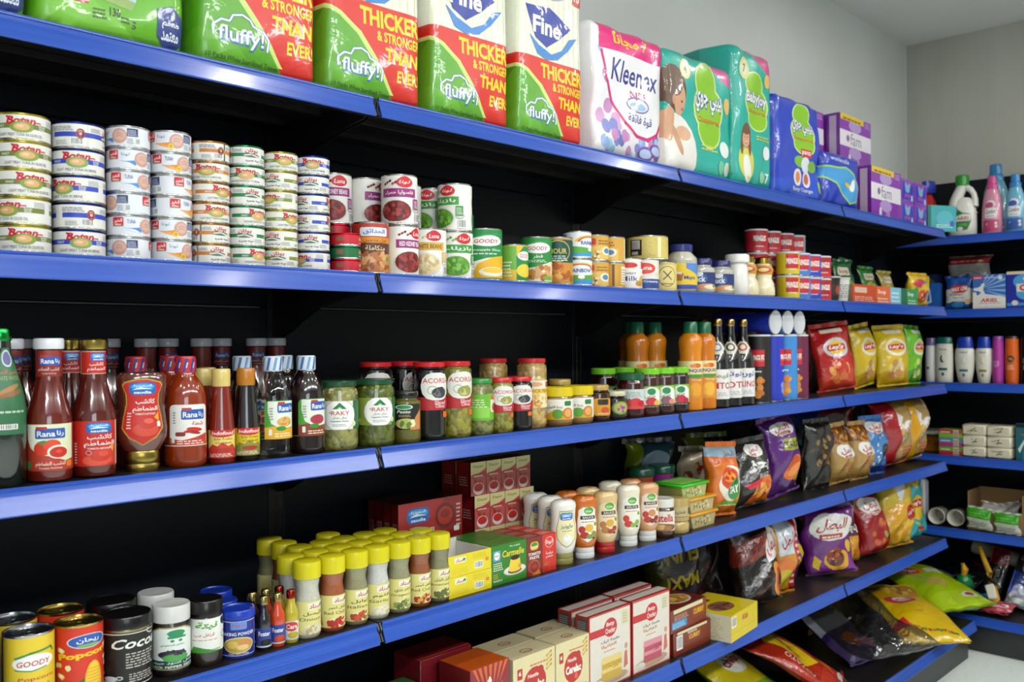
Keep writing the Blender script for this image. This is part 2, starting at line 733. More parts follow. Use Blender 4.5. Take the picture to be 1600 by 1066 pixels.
b = MB().box(XL, XW, YW, YW + .1, 0, ZC, 'cccccc', .0005)
a, o, ux, uy = blots([(1.95, 2.27, .03, .03, 'a99f88', 4), (2.55, 2.35, .10, .015, 'b5b2a0', 5), (3.1, 2.45, .06, .01, 'b0a890', 4), (2.75, 2.5, .05, .012, 'b5b2a2', 4),
                      (3.6, 2.7, .012, .05, '4a4842', 7), (3.61, 2.55, .008, .08, '6a655c', 6), (3.612, 2.2, .008, .12, '6a655c', 6)], (0, YW, 0), (1, 0, 0), (0, 0, 1))
b.flat(a, o, ux, uy, mi=1)
struct('wall_left', b, [WALL, STAIN])
b = MB().box(XW, XW + .1, YR, YW, 0, ZC, 'cccccc', .0005)
a, o, ux, uy = blots([(.035, 2.42, .02, .05, '8b856f', 5), (.02, 2.25, .012, .08, '827b66', 6), (.12, 2.79, .03, .008, '3c382e', 5), (.02, 2.74, .014, .04, '44403a', 8), (.14, 2.5, .003, .2, '8d8a78', 4)], (XW, YW, 0), (0, -1, 0), (0, 0, 1))
b.flat(a, o, ux, uy, mi=1)
struct('wall_right', b, [WALL2, STAIN])
struct('wall_front', MB().box(XL - .1, XL, YR, YW, 0, ZC, 'cccccc', .0005), plain('shop wall side, mid grey', (.30, .31, .30), .7, noise=(1.7, (.26, .265, .255))))
wx0, wx1, wz0, wz1 = -3.2, -1.2, 1.2, 2.45
b = MB()
for q in ((XL, wx0, 0, ZC), (wx1, XW, 0, ZC), (wx0, wx1, 0, wz0), (wx0, wx1, wz1, ZC)):
    b.box(q[0], q[1], YR - .1, YR, q[2], q[3], 'cccccc', .0005)
struct('wall_rear', b, plain('shop wall opposite, mid grey', (.20, .205, .20), .7, noise=(1.7, (.17, .172, .168))))
WHITEP = plain('white window frame', (.8, .8, .8), .35)
b = MB()
for q in ((wx0, wx1, wz0, wz0 + .05), (wx0, wx1, wz1 - .05, wz1), (wx0, wx0 + .05, wz0 + .05, wz1 - .05), (wx1 - .05, wx1, wz0 + .05, wz1 - .05), (-2.225, -2.175, wz0 + .05, wz1 - .05)):
    b.box(q[0], q[1], YR - .08, YR - .02, q[2], q[3], 'dddddd', .002)
win = struct('window_1', b, WHITEP)
b = MB().box(wx0 + .05, wx1 - .05, YR - .055, YR - .05, wz0 + .05, wz1 - .05, 'ffffff', .0005)
b.obj('pane', SHELL, win)
ld = bpy.data.lights.new('window daylight', 'AREA')
ld.shape, ld.size, ld.size_y, ld.energy, ld.color = 'RECTANGLE', wx1 - wx0, wz1 - wz0, WINDOW_POWER, (.82, .91, 1)
lo = bpy.data.objects.new('window daylight', ld)
lo.location = ((wx0 + wx1) / 2, YR - .15, (wz0 + wz1) / 2)
lo.rotation_euler = (radians(90), 0, 0)
COL.objects.link(lo)

GLOW, _nt, _b = nodemat('lit lamp diffuser')
_b.inputs['Emission Color'].default_value = (1, .97, .92, 1)
_b.inputs['Emission Strength'].default_value = 14
proto = thing('ceiling_light', 'lamp')
MB().lathe([(.075, 0), (.095, -.004), (.098, -.012), (.08, -.016), (.076, -.012)][::-1], 'e8e8e6', 28).obj('trim_ring', PLAST, proto)
MB().lathe([(0, -.013), (.076, -.012)], 'ffffff', 28).obj('diffuser', GLOW, proto)
for i, (x, y) in enumerate(LAMPS):
    put(proto, x, y, ZC, f'round white recessed ceiling lamp, {ORD[i if i < 3 else i - 3]} along the row {"next to" if i < 3 else "a step away from"} the shelves', group='recessed ceiling lamps')
    l = bpy.data.lights.new('lamp light', 'AREA')
    l.shape, l.size, l.energy, l.color = 'DISK', .15, LAMP_POWER, (1, .965, .90)
    q = bpy.data.objects.new('lamp light', l)
    q.location = (x, y, ZC - .018)
    COL.objects.link(q)
pp = thing('ceiling_panel_light', 'lamp')
b = MB()
for q in ((-.62, .62, -.17, -.15), (-.62, .62, .15, .17), (-.62, -.60, -.15, .15), (.60, .62, -.15, .15)):
    b.box(q[0], q[1], q[2], q[3], -.03, 0, 'e8e8e6', .002)
b.obj('housing_frame', PLAST, pp)
MB().box(-.60, .60, -.15, .15, -.022, -.018, 'ffffff', .001).obj('diffuser', GLOW, pp)
for i, (x, y) in enumerate(PANELS):
    put(pp, x, y, ZC, f'long white ceiling panel light, {ORD[i]} along the row farther from the shelves', group='ceiling panel lights')
    l = bpy.data.lights.new('panel light', 'AREA')
    l.shape, l.size, l.size_y, l.energy, l.color = 'RECTANGLE', 1.2, .3, PANEL_POWER, (.97, .99, 1.0)
    q = bpy.data.objects.new('panel light', l)
    q.location = (x, y, ZC - .026)
    COL.objects.link(q)

# ------------------------------------------------------------------ shelving
DEP, LIP = .35, .0373


def shelf(x0, x1, dep, base=False):
    """one shelf of a bay: board, blue strip, two brackets; its front edge at y = 0"""
    t = thing('gondola_shelf', 'shelf')
    b = MB().box(x0 + .002, x1 - .002, .001, dep, -.004, 0, '0c0c0c', .0008)
    b.box(x0 + .002, x1 - .002, .001, .014, -.034, -.004, '0c0c0c', .0008)
    b.box(x0 + .03, x1 - .03, .13, .15, -.016, -.004, '0c0c0c', .0008).box(x0 + .03, x1 - .03, .25, .27, -.016, -.004, '0c0c0c', .0008)
    b.obj('board', SHELFBLACK, t)
    b = MB().prism([(0, .001), (-.002, .001), (-.0042, -.0105), (-.0045, -.0113), (-.0135, -.0355), (-.0125, -.0375), (-.009, -.0375), (-.002, -.010)], 'x', x0 + .0065, x1 - .0065, '2244bb')
    b.prism([(-.0018, .0005), (-.0045, -.0015), (-.0045, -.0035), (-.0018, -.003)], 'x', x0 + .0065, x1 - .0065, '2244bb')
    b.obj('price_strip', BLUE, t)
    if not base:
        for xb in (x0 + .004, x1 - .0075):
            pr = [(dep, -.004), (dep, -.115), (dep - .02, -.118), (dep - .06, -.105), (dep - .10, -.085), (dep - .16, -.06), (dep - .24, -.046), (.03, -.036), (.018, -.030), (.018, -.004)]
            MB().prism(pr, 'x', xb, xb + .0035, '0c0c0c').obj('bracket', SHELFBLACK, t)
    for xe in (x0 + .0012, x1 - .0048):
        MB().prism([(.0, -.001), (-.006, -.012), (-.003, -.020), (-.010, -.034), (.004, -.036), (.004, -.001)], 'x', xe, xe + .0036, '0c0c0c').obj('strip_end', GAPDARK, t)
    return t


def frame(x0, x1):
    """back panels and posts of one bay; the panel front at y = DEP"""
    t = thing('gondola_stand', 'shelving stand')
    zz = [.10, .42, .75, 1.08, 1.41, 1.74, 2.083]
    for za, zb in zip(zz, zz[1:]):
        MB().box(x0 + .018, x1 - .018, DEP + .001, DEP + .012, za + .0015, zb - .0015, '0c0f12', .002).obj('back_panel', BACKBLACK, t)
    for xe, w in ((x0, .018), (x1 - .018, .018)):
        b = MB().box(xe, xe + w, DEP + .0005, DEP + .03, 0, 2.088, '0c0f12', .001)
        for k in range(48):
            z = .14 + k * .04
            b.box(xe + w / 2 - .002, xe + w / 2 + .002, DEP - .0002, DEP + .001, z, z + .022, '020202', .0002, mi=1)
        b.obj('post', [SHELFBLACK, GAPDARK], t)
    return t


def plinth(x0, x1, py, label, **k):
    o = MB().box(x0 + .001, x1 - .001, py, py + .012, .0, .124, '202224', .001).obj('gondola_plinth', PLINTH)
    o['category'] = 'plinth'
    o.location = k.get('loc', (0, 0, 0))
    o.rotation_euler = (0, 0, k.get('rz', 0))
    o['label'] = label


LEVEL = {1: 'top', 2: 'second', 3: 'third', 4: 'fourth', 5: 'fifth', 6: 'bottom'}
BAY = ['left-end', 'near middle', 'far middle', 'far']
HOLD = {(1, 0): 'tissue packs', (1, 1): 'tissue and bubble pack', (1, 2): 'diaper packs', (1, 3): 'purple pad packs', (2, 0): 'stacks of tuna cans', (2, 1): 'bean and pea cans', (2, 2): 'mayonnaise jars',
        (2, 3): 'soup carton', (3, 0): 'ketchup bottles', (3, 1): 'olive jars', (3, 2): 'orange squash and dark cordial', (3, 3): 'red and yellow chips', (4, 0): 'popcorn cans', (4, 1): 'yellow-capped spices and squeezy sauces',
        (4, 2): 'orange chips bag and margarine tubs', (4, 3): 'red loaf-like snack bags', (5, 0): 'nothing in view', (5, 1): 'cake mix boxes', (5, 2): 'yellow carton and purple chips', (5, 3): 'red and gold chips', (6, 0): 'nothing in view', (6, 1): 'nothing in view', (6, 2): 'red chip bags in clear plastic', (6, 3): 'yellow and lime bags'}
protos = {}
for j in range(4):
    f = frame(0, 1) if j == 0 else protos['f']
    protos['f'] = f
    put(f, j - 1, 0, 0, f'dark metal shelving back with posts, {BAY[j]} bay of the long run')
    plinth(j - 1, j, -.088, f'grey black plinth under the bottom shelf, {BAY[j]} bay of the long run')
for s in range(1, 7):
    for j in range(4):
        if s < 6:
            if 's' not in protos:
                protos['s'] = shelf(0, 1, DEP)
            p = protos['s']
        else:
            if 'b' not in protos:
                protos['b'] = shelf(0, 1, DEP + .112, True)
            p = protos['b']
        lab = f'black shelf with blue front strip, {LEVEL[s]} level of the {BAY[j]} bay'
        if HOLD[s, j] != 'nothing in view':
            lab += f', holding {HOLD[s, j]}'
        put(p, j - 1, -.112 if s == 6 else 0, ZS[s], ' '.join(lab.split()[:16]), group='blue-edged shelves of the long run')

# the short run along the right wall: the same shelves, turned to face -x
XR0, XB0 = 3.243, 3.086
RY = math.radians(-90)
put(protos['f'], XR0, YW - .026, 0, 'dark metal shelving back with posts of the short run along the right wall', rz=RY)
plinth(0, 1, -.132, 'black plinth under the short run along the right wall', loc=(XR0, YW - .026, 0), rz=RY)
pn = thing('corner_panel', 'shelving panel')
for k in range(6):
    MB().box(3.003, 3.59, .362, .372, .10 + .331 * k, .428 + .331 * k, '0c0f12', .002).obj('back_panel', BACKBLACK, pn)
put(pn, 0, 0, 0, 'dark panel closing the corner between the long run and the right run')
RH = {1: 'fabric softener bottles', 2: 'washing powder', 3: 'shampoo bottles', 4: 'tissue packs and soap', 5: 'paper cups and cardboard box', 6: 'cleaning brushes'}
for s in range(1, 7):
    put(protos['b' if s == 6 else 's'], XB0 + (0 if s == 6 else XR0 - XB0), YW - .026, ZS[s] - (.004 if s > 1 else .003), f'blue-edged black shelf of the short right run, {LEVEL[s]} level, holding {RH[s]}', rz=RY, group='blue-edged shelves of the short run')

# ------------------------------------------------------------------ makers of packaged goods
TIN = 'c9c8c2'


def can(name, r, h, col, art=None, cat='can', lid=TIN, th=0.0, n=26, tab=True, rim=None):
    t = thing(name, cat)
    rim = rim or TIN
    b = MB().lathe([(0, .001), (r * .93, .0005), (r * .985, 0), (r, .0008), (r, .0022), (r * .985, .0034)], rim, n)
    b.lathe([(r * .985, .0034), (r * .985, h - .0034)], col, n, mi=1)
    if art:
        b.wrap(art, .0034 + max(0, (h - .0068 - art.h) / 2), [(r * .985, .0034), (r * .985, h - .0034)], n, th, mi=1)
    b.obj('can_body', [METAL, PAPER], t)
    b = MB().lathe([(r * .985, h - .0034), (r, h - .0024), (r, h - .0006), (r * .985, h), (r * .955, h - .0006), (r * .935, h - .004), (r * .82, h - .004), (r * .80, h - .003), (r * .6, h - .003), (r * .58, h - .004), (0, h - .004)], lid, n)
    lo = b.obj('lid', METAL, t)
    if tab:
        b = MB().box(-.0055, .0055, -r * .62, -r * .12, h - .0030, h - .0018, lid, .0005)
        b.lathe([(0, h - .0030), (.0042, h - .0030), (.0042, h - .0012), (0, h - .0010)], lid, 12, off=(0, -r * .08, 0))
        b.obj('pull_tab', METAL, lo)
    return t


def lathed(name, cat, parts, sq=(1, 1), n=24):
    """parts: (part name, material, profile, colour, [(art, z0, angle)], options)"""
    t = thing(name, cat)
    for q in parts:
        pn, mat, prof, col = q[:4]
        arts = q[4] if len(q) > 4 and q[4] else []
        op = q[5] if len(q) > 5 else {}
        b = MB().lathe(prof, col, op.get('n', n), sq=op.get('sq', sq), off=op.get('off', (0, 0, 0)))
        for a, z0, th in arts:
            b.wrap(a, z0, prof, op.get('n', n), th, 1, op.get('sq', sq), op.get('off', (0, 0, 0)), op.get('rref'))
        if 'extra' in op:
            op['extra'](b)
        b.obj(pn, [mat, PAPER], t, op.get('sharp', 38))
    return t


def boxy(name, cat, w, d, h, col, arts=None, fc=None, mat=None, bev=.0012, parent=None, sharp=38):
    """a carton standing on its base, centred on its footprint; arts on its faces"""
    b = MB().box(-w / 2, w / 2, -d / 2, d / 2, 0, h, col, bev, fc=fc)
    F = {'front': ((-w / 2, -d / 2, 0), (1, 0, 0), (0, 0, 1)), 'left': ((-w / 2, d / 2, 0), (0, -1, 0), (0, 0, 1)), 'right': ((w / 2, -d / 2, 0), (0, 1, 0), (0, 0, 1)), 'top': ((-w / 2, -d / 2, h), (1, 0, 0), (0, 1, 0))}
    for k, a in (arts or {}).items():
        b.flat(a, *F[k])
    o = b.obj(name, mat or CARTON, parent, sharp)
    if cat:
        o['category'] = cat
    return o


def pillow(name, cat, w, h, t, col, art, p=2.6, q=2.0, back=None, nx=13, ny=15, wr=.0065, seed=1, seal=.014, mat=None, sidecol=None, sag=0.0, waist=.09, smat=None):
    """a stuffed bag or pack standing on its lower edge: front and back panels, crimped seals as parts"""
    g = random.Random(seed)
    ph = [g.uniform(0, 6.28) for _ in range(8)]
    mat = mat or FILM
    zo = seal * .55
    A = [.5 - .5 * cos(pi * i / nx) for i in range(nx + 1)]
    B = [.5 - .5 * cos(pi * i / ny) for i in range(ny + 1)]

    def prof(x, k):
        return max(0.0, 1 - abs(2 * x - 1) ** k) ** (1 / q)

    def P(a, b, sgn):
        f = prof(a, p) * prof(b, p)
        x = (a - .5) * w * (1 - waist * prof(b, 3))
        e = max(abs(2 * b - 1) ** 3, abs(2 * a - 1) ** 3 * .7)
        cr = wr * e * sin(9 * a * 2 + ph[0] + 3 * b) * f ** .3 + wr * .7 * sin(6 * b * 2 + ph[1] + 4 * a * sgn) * f * (.4 + e) + wr * .6 * sin((a * 3 - b * 4) * 3 + ph[2]) * f
        y = sgn * (t / 2 * f) + (cr if sgn < 0 else -cr * .5)
        z = b * h + zo
        if seal:
            y += wr * 1.2 * sin(b * 5 + ph[6])
            x += wr * .9 * sin(b * 4 + ph[7])
        return Vector((x + wr * .5 * sin(b * 14 + ph[3]), y + sag * sin(pi * b), z))
    b = MB()
    ids = {}
    c0, c1 = hx(col), hx(back or col)
    for sgn in (-1, 1):
        for i, a in enumerate(A):
            for j, v in enumerate(B):
                ids[sgn, i, j] = len(b.v)
                b.v.append(tuple(P(a, v, sgn)))
    for sgn in (-1, 1):
        for i in range(nx):
            for j in range(ny):
                q4 = [ids[sgn, i, j], ids[sgn, i + 1, j], ids[sgn, i + 1, j + 1], ids[sgn, i, j + 1]]
                c = hx(sidecol) if sidecol and (i in (0, 1, nx - 2, nx - 1)) else (c0 if sgn < 0 else c1)
                for q3 in ((q4[0], q4[1], q4[2]), (q4[0], q4[2], q4[3])):
                    b.face(list(q3) if sgn < 0 else list(q3[::-1]), c)
    if art:
        def loc(x, G):
            for k in range(len(G) - 1):
                if x <= G[k + 1] + 1e-9:
                    return k, (x - G[k]) / (G[k + 1] - G[k])
            return len(G) - 2, 1.0

        def fn(u, v, o):
            i, s1 = loc(min(max(u, 0), 1), A)
            j, s2 = loc(min(max(v, 0), 1), B)
            q00, q10, q11, q01 = (Vector(b.v[ids[-1, i + x, j + y]]) for x, y in ((0, 0), (1, 0), (1, 1), (0, 1)))
            pt = q00 + (q10 - q00) * s1 + (q11 - q10) * s2 if s1 >= s2 else q00 + (q01 - q00) * s2 + (q11 - q01) * s1
            nn = (q11 - q00).cross(q01 - q10)
            nn = nn.normalized() if nn.length > 1e-9 else Vector((0, -1, 0))
            return pt + nn * o

        def diag(ps):
            out = []
            for poly in ps:
                mx, my = sum(q[0] for q in poly) / len(poly), sum(q[1] for q in poly) / len(poly)
                i, j = loc(min(max(mx, 0), 1), A)[0], loc(min(max(my, 0), 1), B)[0]
                dx, dy = A[i + 1] - A[i], B[j + 1] - B[j]
                tr = [(q[0], q[1], (q[0] - A[i]) / dx - (q[1] - B[j]) / dy) for q in poly]
                for low in (True, False):
                    res = []
                    for k, p0 in enumerate(tr):
                        p1 = tr[(k + 1) % len(tr)]
                        i0, i1 = (p0[2] <= 1e-9, p1[2] <= 1e-9) if low else (p0[2] >= -1e-9, p1[2] >= -1e-9)
                        if i0:
                            res.append(p0[:2])
                        if i0 != i1:
                            f = p0[2] / (p0[2] - p1[2])
                            res.append((p0[0] + (p1[0] - p0[0]) * f, p0[1] + (p1[1] - p0[1]) * f))
                    if len(res) > 2:
                        out.append(res)
            return out
        b.decal(art, fn, A[1:-1], B[1:-1], base=.0004, step=.00005, post=diag)
    if not seal:
        o = b.obj(name, mat, None, 70)
        o['category'] = cat
        return o
    tt = thing(name, cat)
    b.obj('bag_body', mat, tt, 70)
    for nm, z0, z1 in (('top_seal', zo + h - .001, zo + h + seal), ('bottom_seal', 0, zo + .001)):
        s = MB()
        m = 22
        lo, hi = [], []
        for i in range(m + 1):
            a = i / m
            x = (a - .5) * w
            yy = .0022 * sin(a * 17 + ph[4])
            zz = (.0018 if i % 2 else 0)
            up = (z1 + zz if nm == 'top_seal' else z1)
            dn = (z0 if nm == 'top_seal' else z0 + .0019 - zz)
            for y_ in (-.0006, .0006):
                lo.append(len(s.v))
                s.v.append((x, yy + y_, dn))
                hi.append(len(s.v))
                s.v.append((x, yy * 1.6 + y_, up))
        cc = hx(sidecol or col)
        for i in range(m):
            k = 2 * i
            s.face([lo[k], lo[k + 2], hi[k + 2], hi[k]], cc)
            s.face([lo[k + 3], lo[k + 1], hi[k + 1], hi[k + 3]], cc)
            s.face([hi[k], hi[k + 2], hi[k + 3], hi[k + 1]], cc)
            s.face([lo[k], lo[k + 1], lo[k + 3], lo[k + 2]], cc)
        s.face([lo[0], hi[0], hi[1], lo[1]], cc)
        s.face([lo[2 * m], lo[2 * m + 1], hi[2 * m + 1], hi[2 * m]], cc)
        s.obj(nm, smat or mat, tt, 70)
    return tt


def ecap(r, h, z, ribs=True):
    """profile of a screw cap sitting at height z"""
    return [(r * .98, z), (r, z + .001), (r, z + h * .8), (r * .96, z + h * .95), (r * .88, z + h), (0, z + h)]

# ------------------------------------------------------------------ top shelf: tissue packs, diapers, pads
Z = ZS[1]


def fluffy_logo(a, cx, cy, s):
    k = a.w / a.h
    for wd, c in ((.05 * s, '2f6fb0'), (.03 * s, 'f4f7f4')):
        a.pl([(cx - .46 * s, cy + .02 * s * k), (cx - .47 * s, cy + .16 * s * k), (cx - .34 * s, cy + .27 * s * k), (cx - .2 * s, cy + .27 * s * k), (cx - .14 * s, cy + .38 * s * k), (cx + .02 * s, cy + .42 * s * k), (cx + .15 * s, cy + .36 * s * k), (cx + .2 * s, cy + .27 * s * k), (cx + .38 * s, cy + .22 * s * k), (cx + .48 * s, cy + .1 * s * k), (cx + .46 * s, cy - .08 * s * k)], wd, c)
    a.t('fluffy!', cx + .01 * s, cy + .005, .80 * s, .34 * s * k, '2f6fb0', b=.05)
    a.t('fluffy!', cx + .005 * s, cy + .010, .78 * s, .31 * s * k, 'f4f7f4', b=.01)


def tissue_art():
    a = Art(.216, .40)
    a.r(0, 0, 1, 1, 'eef0dc')
    for i in range(12):
        a.r(.02 + i * .082, .46, .035 + i * .082, 1, 'dfe8c4')
    a.r(0, 0, 1, .46, 'd92a1c')
    a.p([(0, 0), (.74, 0), (.66, .05), (.5, .165), (.3, .3), (.12, .36), (0, .385)], '5aa51e')
    a.p([(0, .385), (.12, .36), (.3, .3), (.5, .165), (.66, .05), (.70, .05), (.54, .175), (.34, .315), (.14, .38), (0, .405)], 'c9e07a')
    a.p([(0, 0), (.5, 0), (.3, .1), (0, .15)], '62ad26')
    a.t('THICKER', .65, .395, .64, .085, 'f6d416', b=.035)
    a.t('& STRONGER', .74, .315, .48, .05, 'f6d416', b=.03)
    a.t('THAN', .77, .235, .37, .066, 'f6d416', b=.04)
    a.t('EVER!', .85, .145, .24, .06, 'f6d416', b=.03)
    fluffy_logo(a, .33, .125, .48)
    a.t('10 Packs White Sterilized Tissues', .36, .045, .6, .018, '2c4a1c', b=.0)
    a.p([(.1, .74), (.45, .76), (.8, .68), (.62, .6), (.42, .53), (.25, .57)], '2b3fa0')
    a.p([(.16, .58), (.3, .53), (.5, .5), (.66, .54), (.78, .62), (.9, .64), (.76, .55), (.6, .48), (.42, .46), (.28, .48)], '3f86cf')
    a.t('Fine', .42, .645, .42, .10, 'f4f6fa', b=.03)
    a.e(.45, .86, .25, .05, 'a6b0d8').e(.45, .9, .1, .04, '6a79bd').e(.6, .87, .1, .04, '8693cc')
    a.r(.82, .83, .97, .93, 'd8321f').t('10', .89, .88, .1, .06, 'f6f0e8')
    return a


def tissue_side():
    a = Art(.115, .40)
    a.r(0, 0, 1, 1, 'ecece0').m(.25, .25, .75, .9, 22, '8d9a9c').r(.3, .08, .7, .15, '38507c').e(.5, .2, .14, .045, '3f9ad0').e(.5, .2, .07, .022, 'ecece0').r(.2, .45, .8, .5, '5b6f8c')
    return a


TS = tissue_side()
tp = pillow('tissue_pack', 'tissue pack', .226, .40, .115, 'ecece0', tissue_art(), p=18, q=7, nx=15, ny=14, wr=.0022, seed=3, seal=0, mat=WRAP, waist=.01)
names = ['at the left over the bay joint', 'second of the four red and green packs', 'third of the four red and green packs', 'beside the bubble-patterned pack']
for i, x in enumerate((-.225, .020, .271, .523)):
    put(tp, x, .078, Z, ['first red and green tissue pack, nearest the plain green packs', 'second red and green tissue pack, just past the first shelf joint', 'third red and green tissue pack with blue logo showing', 'fourth red and green tissue pack, beside the bubble-patterned pack'][i], group='red and green tissue packs')
a = Art(.22, .30)
a.r(0, 0, 1, 1, '66b41e').p([(0, 0), (.7, 0), (.3, .22), (0, .3)], '74c02c').p([(.3, 1), (1, .4), (1, 1)], '58a418')
a.r(.16, .16, .32, .5, 'c43028').t('5', .24, .42, .08, .09, 'f0efe4', b=.04).t('عبوات', .24, .32, .12, .05, 'f0efe4').t('القيمة', .24, .23, .12, .05, 'f0efe4')
a.t('فلافي', .71, .47, .24, .11, '2f6fb0', b=.06).t('فلافي', .705, .475, .23, .1, 'f2f5ee', b=.02)
a.p([(.37, .25), (.63, .22), (.66, .33), (.4, .38)], 'b9cfe0').p([(.37, .25), (.5, .235), (.52, .36), (.4, .38)], 'd8e4ec').p([(.4, .2), (.6, .17), (.63, .22), (.37, .25)], '8fb060').e(.48, .28, .05, .03, '2f55a8')
a.t('130', .49, .145, .07, .045, '22331a', b=.02).t('5', .62, .10, .03, .04, '22331a', b=.02).m(.35, .1, .44, .16, 3, '355022').m(.53, .1, .59, .14, 2, '355022')
a.p([(.78, .22), (.89, .25), (.99, .19), (.98, .06), (.88, 0), (.79, .08)], '2b3f86').t('معقم', .885, .15, .13, .05, 'dfe6f0').t('معتمد', .885, .09, .13, .05, 'dfe6f0')
gp = pillow('tissue_pack', 'tissue pack', .222, .30, .115, 'ecece0', a, p=18, q=7, nx=15, ny=12, wr=.003, seed=8, seal=0, mat=WRAP, waist=.01)
put(gp, -.471, .078, Z, 'plain green tissue pack with a red block and a shield, bay of the tuna cans', group='plain green tissue packs')
put(gp, -.704, .078, Z, 'plain green tissue pack cut off by the left edge, only its shield showing', group='plain green tissue packs')

# bubble-patterned tissue roll pack
a = Art(.30, .31)
a.r(0, 0, 1, 1, 'f0eef2')
g = random.Random(4)
for i in range(120):
    x, y = g.uniform(.09, .93), g.uniform(.03, .95)
    if .16 < x < .97 and y > .80 - 2.6 * (.25 - (x - .56) ** 2):
        continue
    q = g.uniform(.022, .06)
    a.e(x, y, q, q, g.choice(['8fb0e2', '7f86cc', 'c98bc4', 'a9c4ec', '9ccbe8', '6c74bb', 'd6a2cf']), 14, step=.4)
a.p([(.14, .8), (.98, .8), (.98, .4), (.88, .25), (.72, .2), (.5, .22), (.3, .35), (.16, .55)], 'f2f0f4')
a.pl([(.13, .78), (.15, .58), (.25, .42), (.42, .28), (.6, .205), (.76, .195), (.9, .25), (.985, .36)], .026, 'e2187c')
a.p([(.1, 1), (1, 1), (1, .80), (.1, .80)], 'e61f80').t('٢ مجاناً', .5, .9, .46, .12, 'f4d22a', b=.03).t('٨+', .86, .88, .1, .07, 'f8eef4')
a.t('Kleenex', .56, .66, .70, .17, '2c2f8e', b=.012, sh=.3)
a.t('N°1', .60, .51, .2, .07, 'd81f6e', b=.02).arc(.60, .44, .15, .055, .014, '8a7fc0').e(.60, .43, .11, .03, '9fc4ea').t('قوة فائقة', .64, .325, .36, .085, '2c2f8e', b=.01)
a.arc(.72, .085, .09, .045, .02, '8a62bc').e(.72, .085, .075, .035, 'b7cdf2').arc(.87, .12, .09, .045, .02, '8a62bc').e(.87, .12, .075, .035, 'b7cdf2')
o = pillow('tissue_roll_pack', 'tissue pack', .310, .335, .17, 'e9e7ee', a, p=16, q=6, nx=15, ny=15, wr=.005, seed=12, seal=0, mat=WRAP, waist=.05)
put(o, .838, .118, Z, 'white bubble-patterned tissue roll pack with pink top band')


def blob(a, cx, cy, sx, sy, txt, c='8cc81e', rim='d9ee9a', sub=None):
    for q, cc in ((1.0, rim), (.9, c)):
        a.e(cx - .05 * sx, cy + .28 * sy, .32 * sx * q, .24 * sy * q, cc).e(cx + .02 * sx, cy - .02 * sy, .44 * sx * q, .30 * sy * q, cc).e(cx + .06 * sx, cy - .26 * sy, .36 * sx * q, .22 * sy * q, cc)
    a.t(txt, cx + .02 * sx, cy + .04 * sy, .78 * sx, .26 * sy, '2b3f98', b=.10)
    a.t(txt, cx + .02 * sx, cy + .045 * sy, .76 * sx, .24 * sy, 'f2f4f6', b=.03)
    if sub:
        a.t(sub, cx + .03 * sx, cy - .16 * sy, .66 * sx, .09 * sy, '6a2c10', b=.06)
        a.t(sub, cx + .03 * sx, cy - .155 * sy, .65 * sx, .08 * sy, 'e0a82a', b=.02)


def child(a, cx, cy, s, top, hair='6a4630'):
    k = a.w / a.h
    a.e(cx, cy - .85 * s * k, .5 * s, .62 * s * k, top).e(cx, cy - 1.1 * s * k, .24 * s, .5 * s * k, 'f0efe8')
    a.e(cx, cy + .05 * s * k, .36 * s, .44 * s * k, hair).e(cx - .26 * s, cy - .3 * s * k, .1 * s, .34 * s * k, hair).e(cx + .26 * s, cy - .3 * s * k, .1 * s, .34 * s * k, hair)
    a.e(cx, cy - .04 * s * k, .26 * s, .33 * s * k, 'dda987').e(cx, cy + .2 * s * k, .26 * s, .12 * s * k, hair)
    for d in (-1, 1):
        a.e(cx + d * .1 * s, cy + .0 * s * k, .03 * s, .025 * s * k, '3a2418')
    a.e(cx, cy - .08 * s * k, .025 * s, .04 * s * k, 'cf9474').e(cx, cy - .19 * s * k, .09 * s, .04 * s * k, 'b0524a').e(cx, cy - .175 * s * k, .07 * s, .018 * s * k, 'f2eee8')


a = Art(.37, .31)
a.r(0, 0, 1, 1, '17b0a0').p([(0, 0), (1, 0), (1, .2), (.6, .14), (0, .22)], '1cb4a4').p([(.55, 1), (1, 1), (1, .80)], 'e0559c')
a.e(.13, .18, .29, .30, 'f0ece6').e(.24, .33, .10, .06, 'e2b090').e(.05, .38, .07, .14, 'd9a582').e(.16, .26, .035, .13, 'd09a76', rot=.5)
a.e(.12, .68, .145, .19, '5c3d2a').e(.17, .6, .085, .135, 'd9a582').e(.1, .74, .12, .13, '62432e').e(.20, .58, .012, .01, '40261a').e(.215, .52, .02, .012, 'b5665a').e(.085, .58, .02, .04, 'cf9474')
a.e(.27, .86, .075, .085, 'e6e6a2').e(.27, .86, .055, .062, 'f2f0c8').t('4', .27, .86, .04, .07, '7a6a30', b=.03)
blob(a, .60, .60, .52, .72, 'بيبي جوي', sub='Compressed')
a.e(.9, .66, .05, .07, 'e7c06a', rot=.5).m(.5, .24, .76, .30, 2, 'd8d84a').e(.86, .28, .07, .07, 'e8f2ee').e(.8, .12, .05, .06, '6cc8a0').e(.9, .12, .05, .06, 'c9e6d8').t('4+', .95, .13, .07, .1, 'e6c23a', b=.03)
o = pillow('diaper_pack', 'diaper pack', .345, .338, .15, '14a394', a, p=16, q=6, nx=16, ny=14, wr=.004, seed=5, seal=0, mat=WRAP, waist=.03)
put(o, 1.173, .11, Z, 'wide teal diaper pack printed with a sleeping-eyed toddler and a lime cloud')
a = Art(.245, .41)
a.r(0, 0, 1, 1, '17b0a0').p([(.35, 1), (1, 1), (1, .8)], 'd8558f').p([(0, 0), (1, 0), (1, .25), (0, .1)], '1ab0a0')
blob(a, .55, .62, .72, .42, 'BabyJoy', sub='Compressed')
child(a, .30, .36, .34, 'd6d860', '7a4c2e')
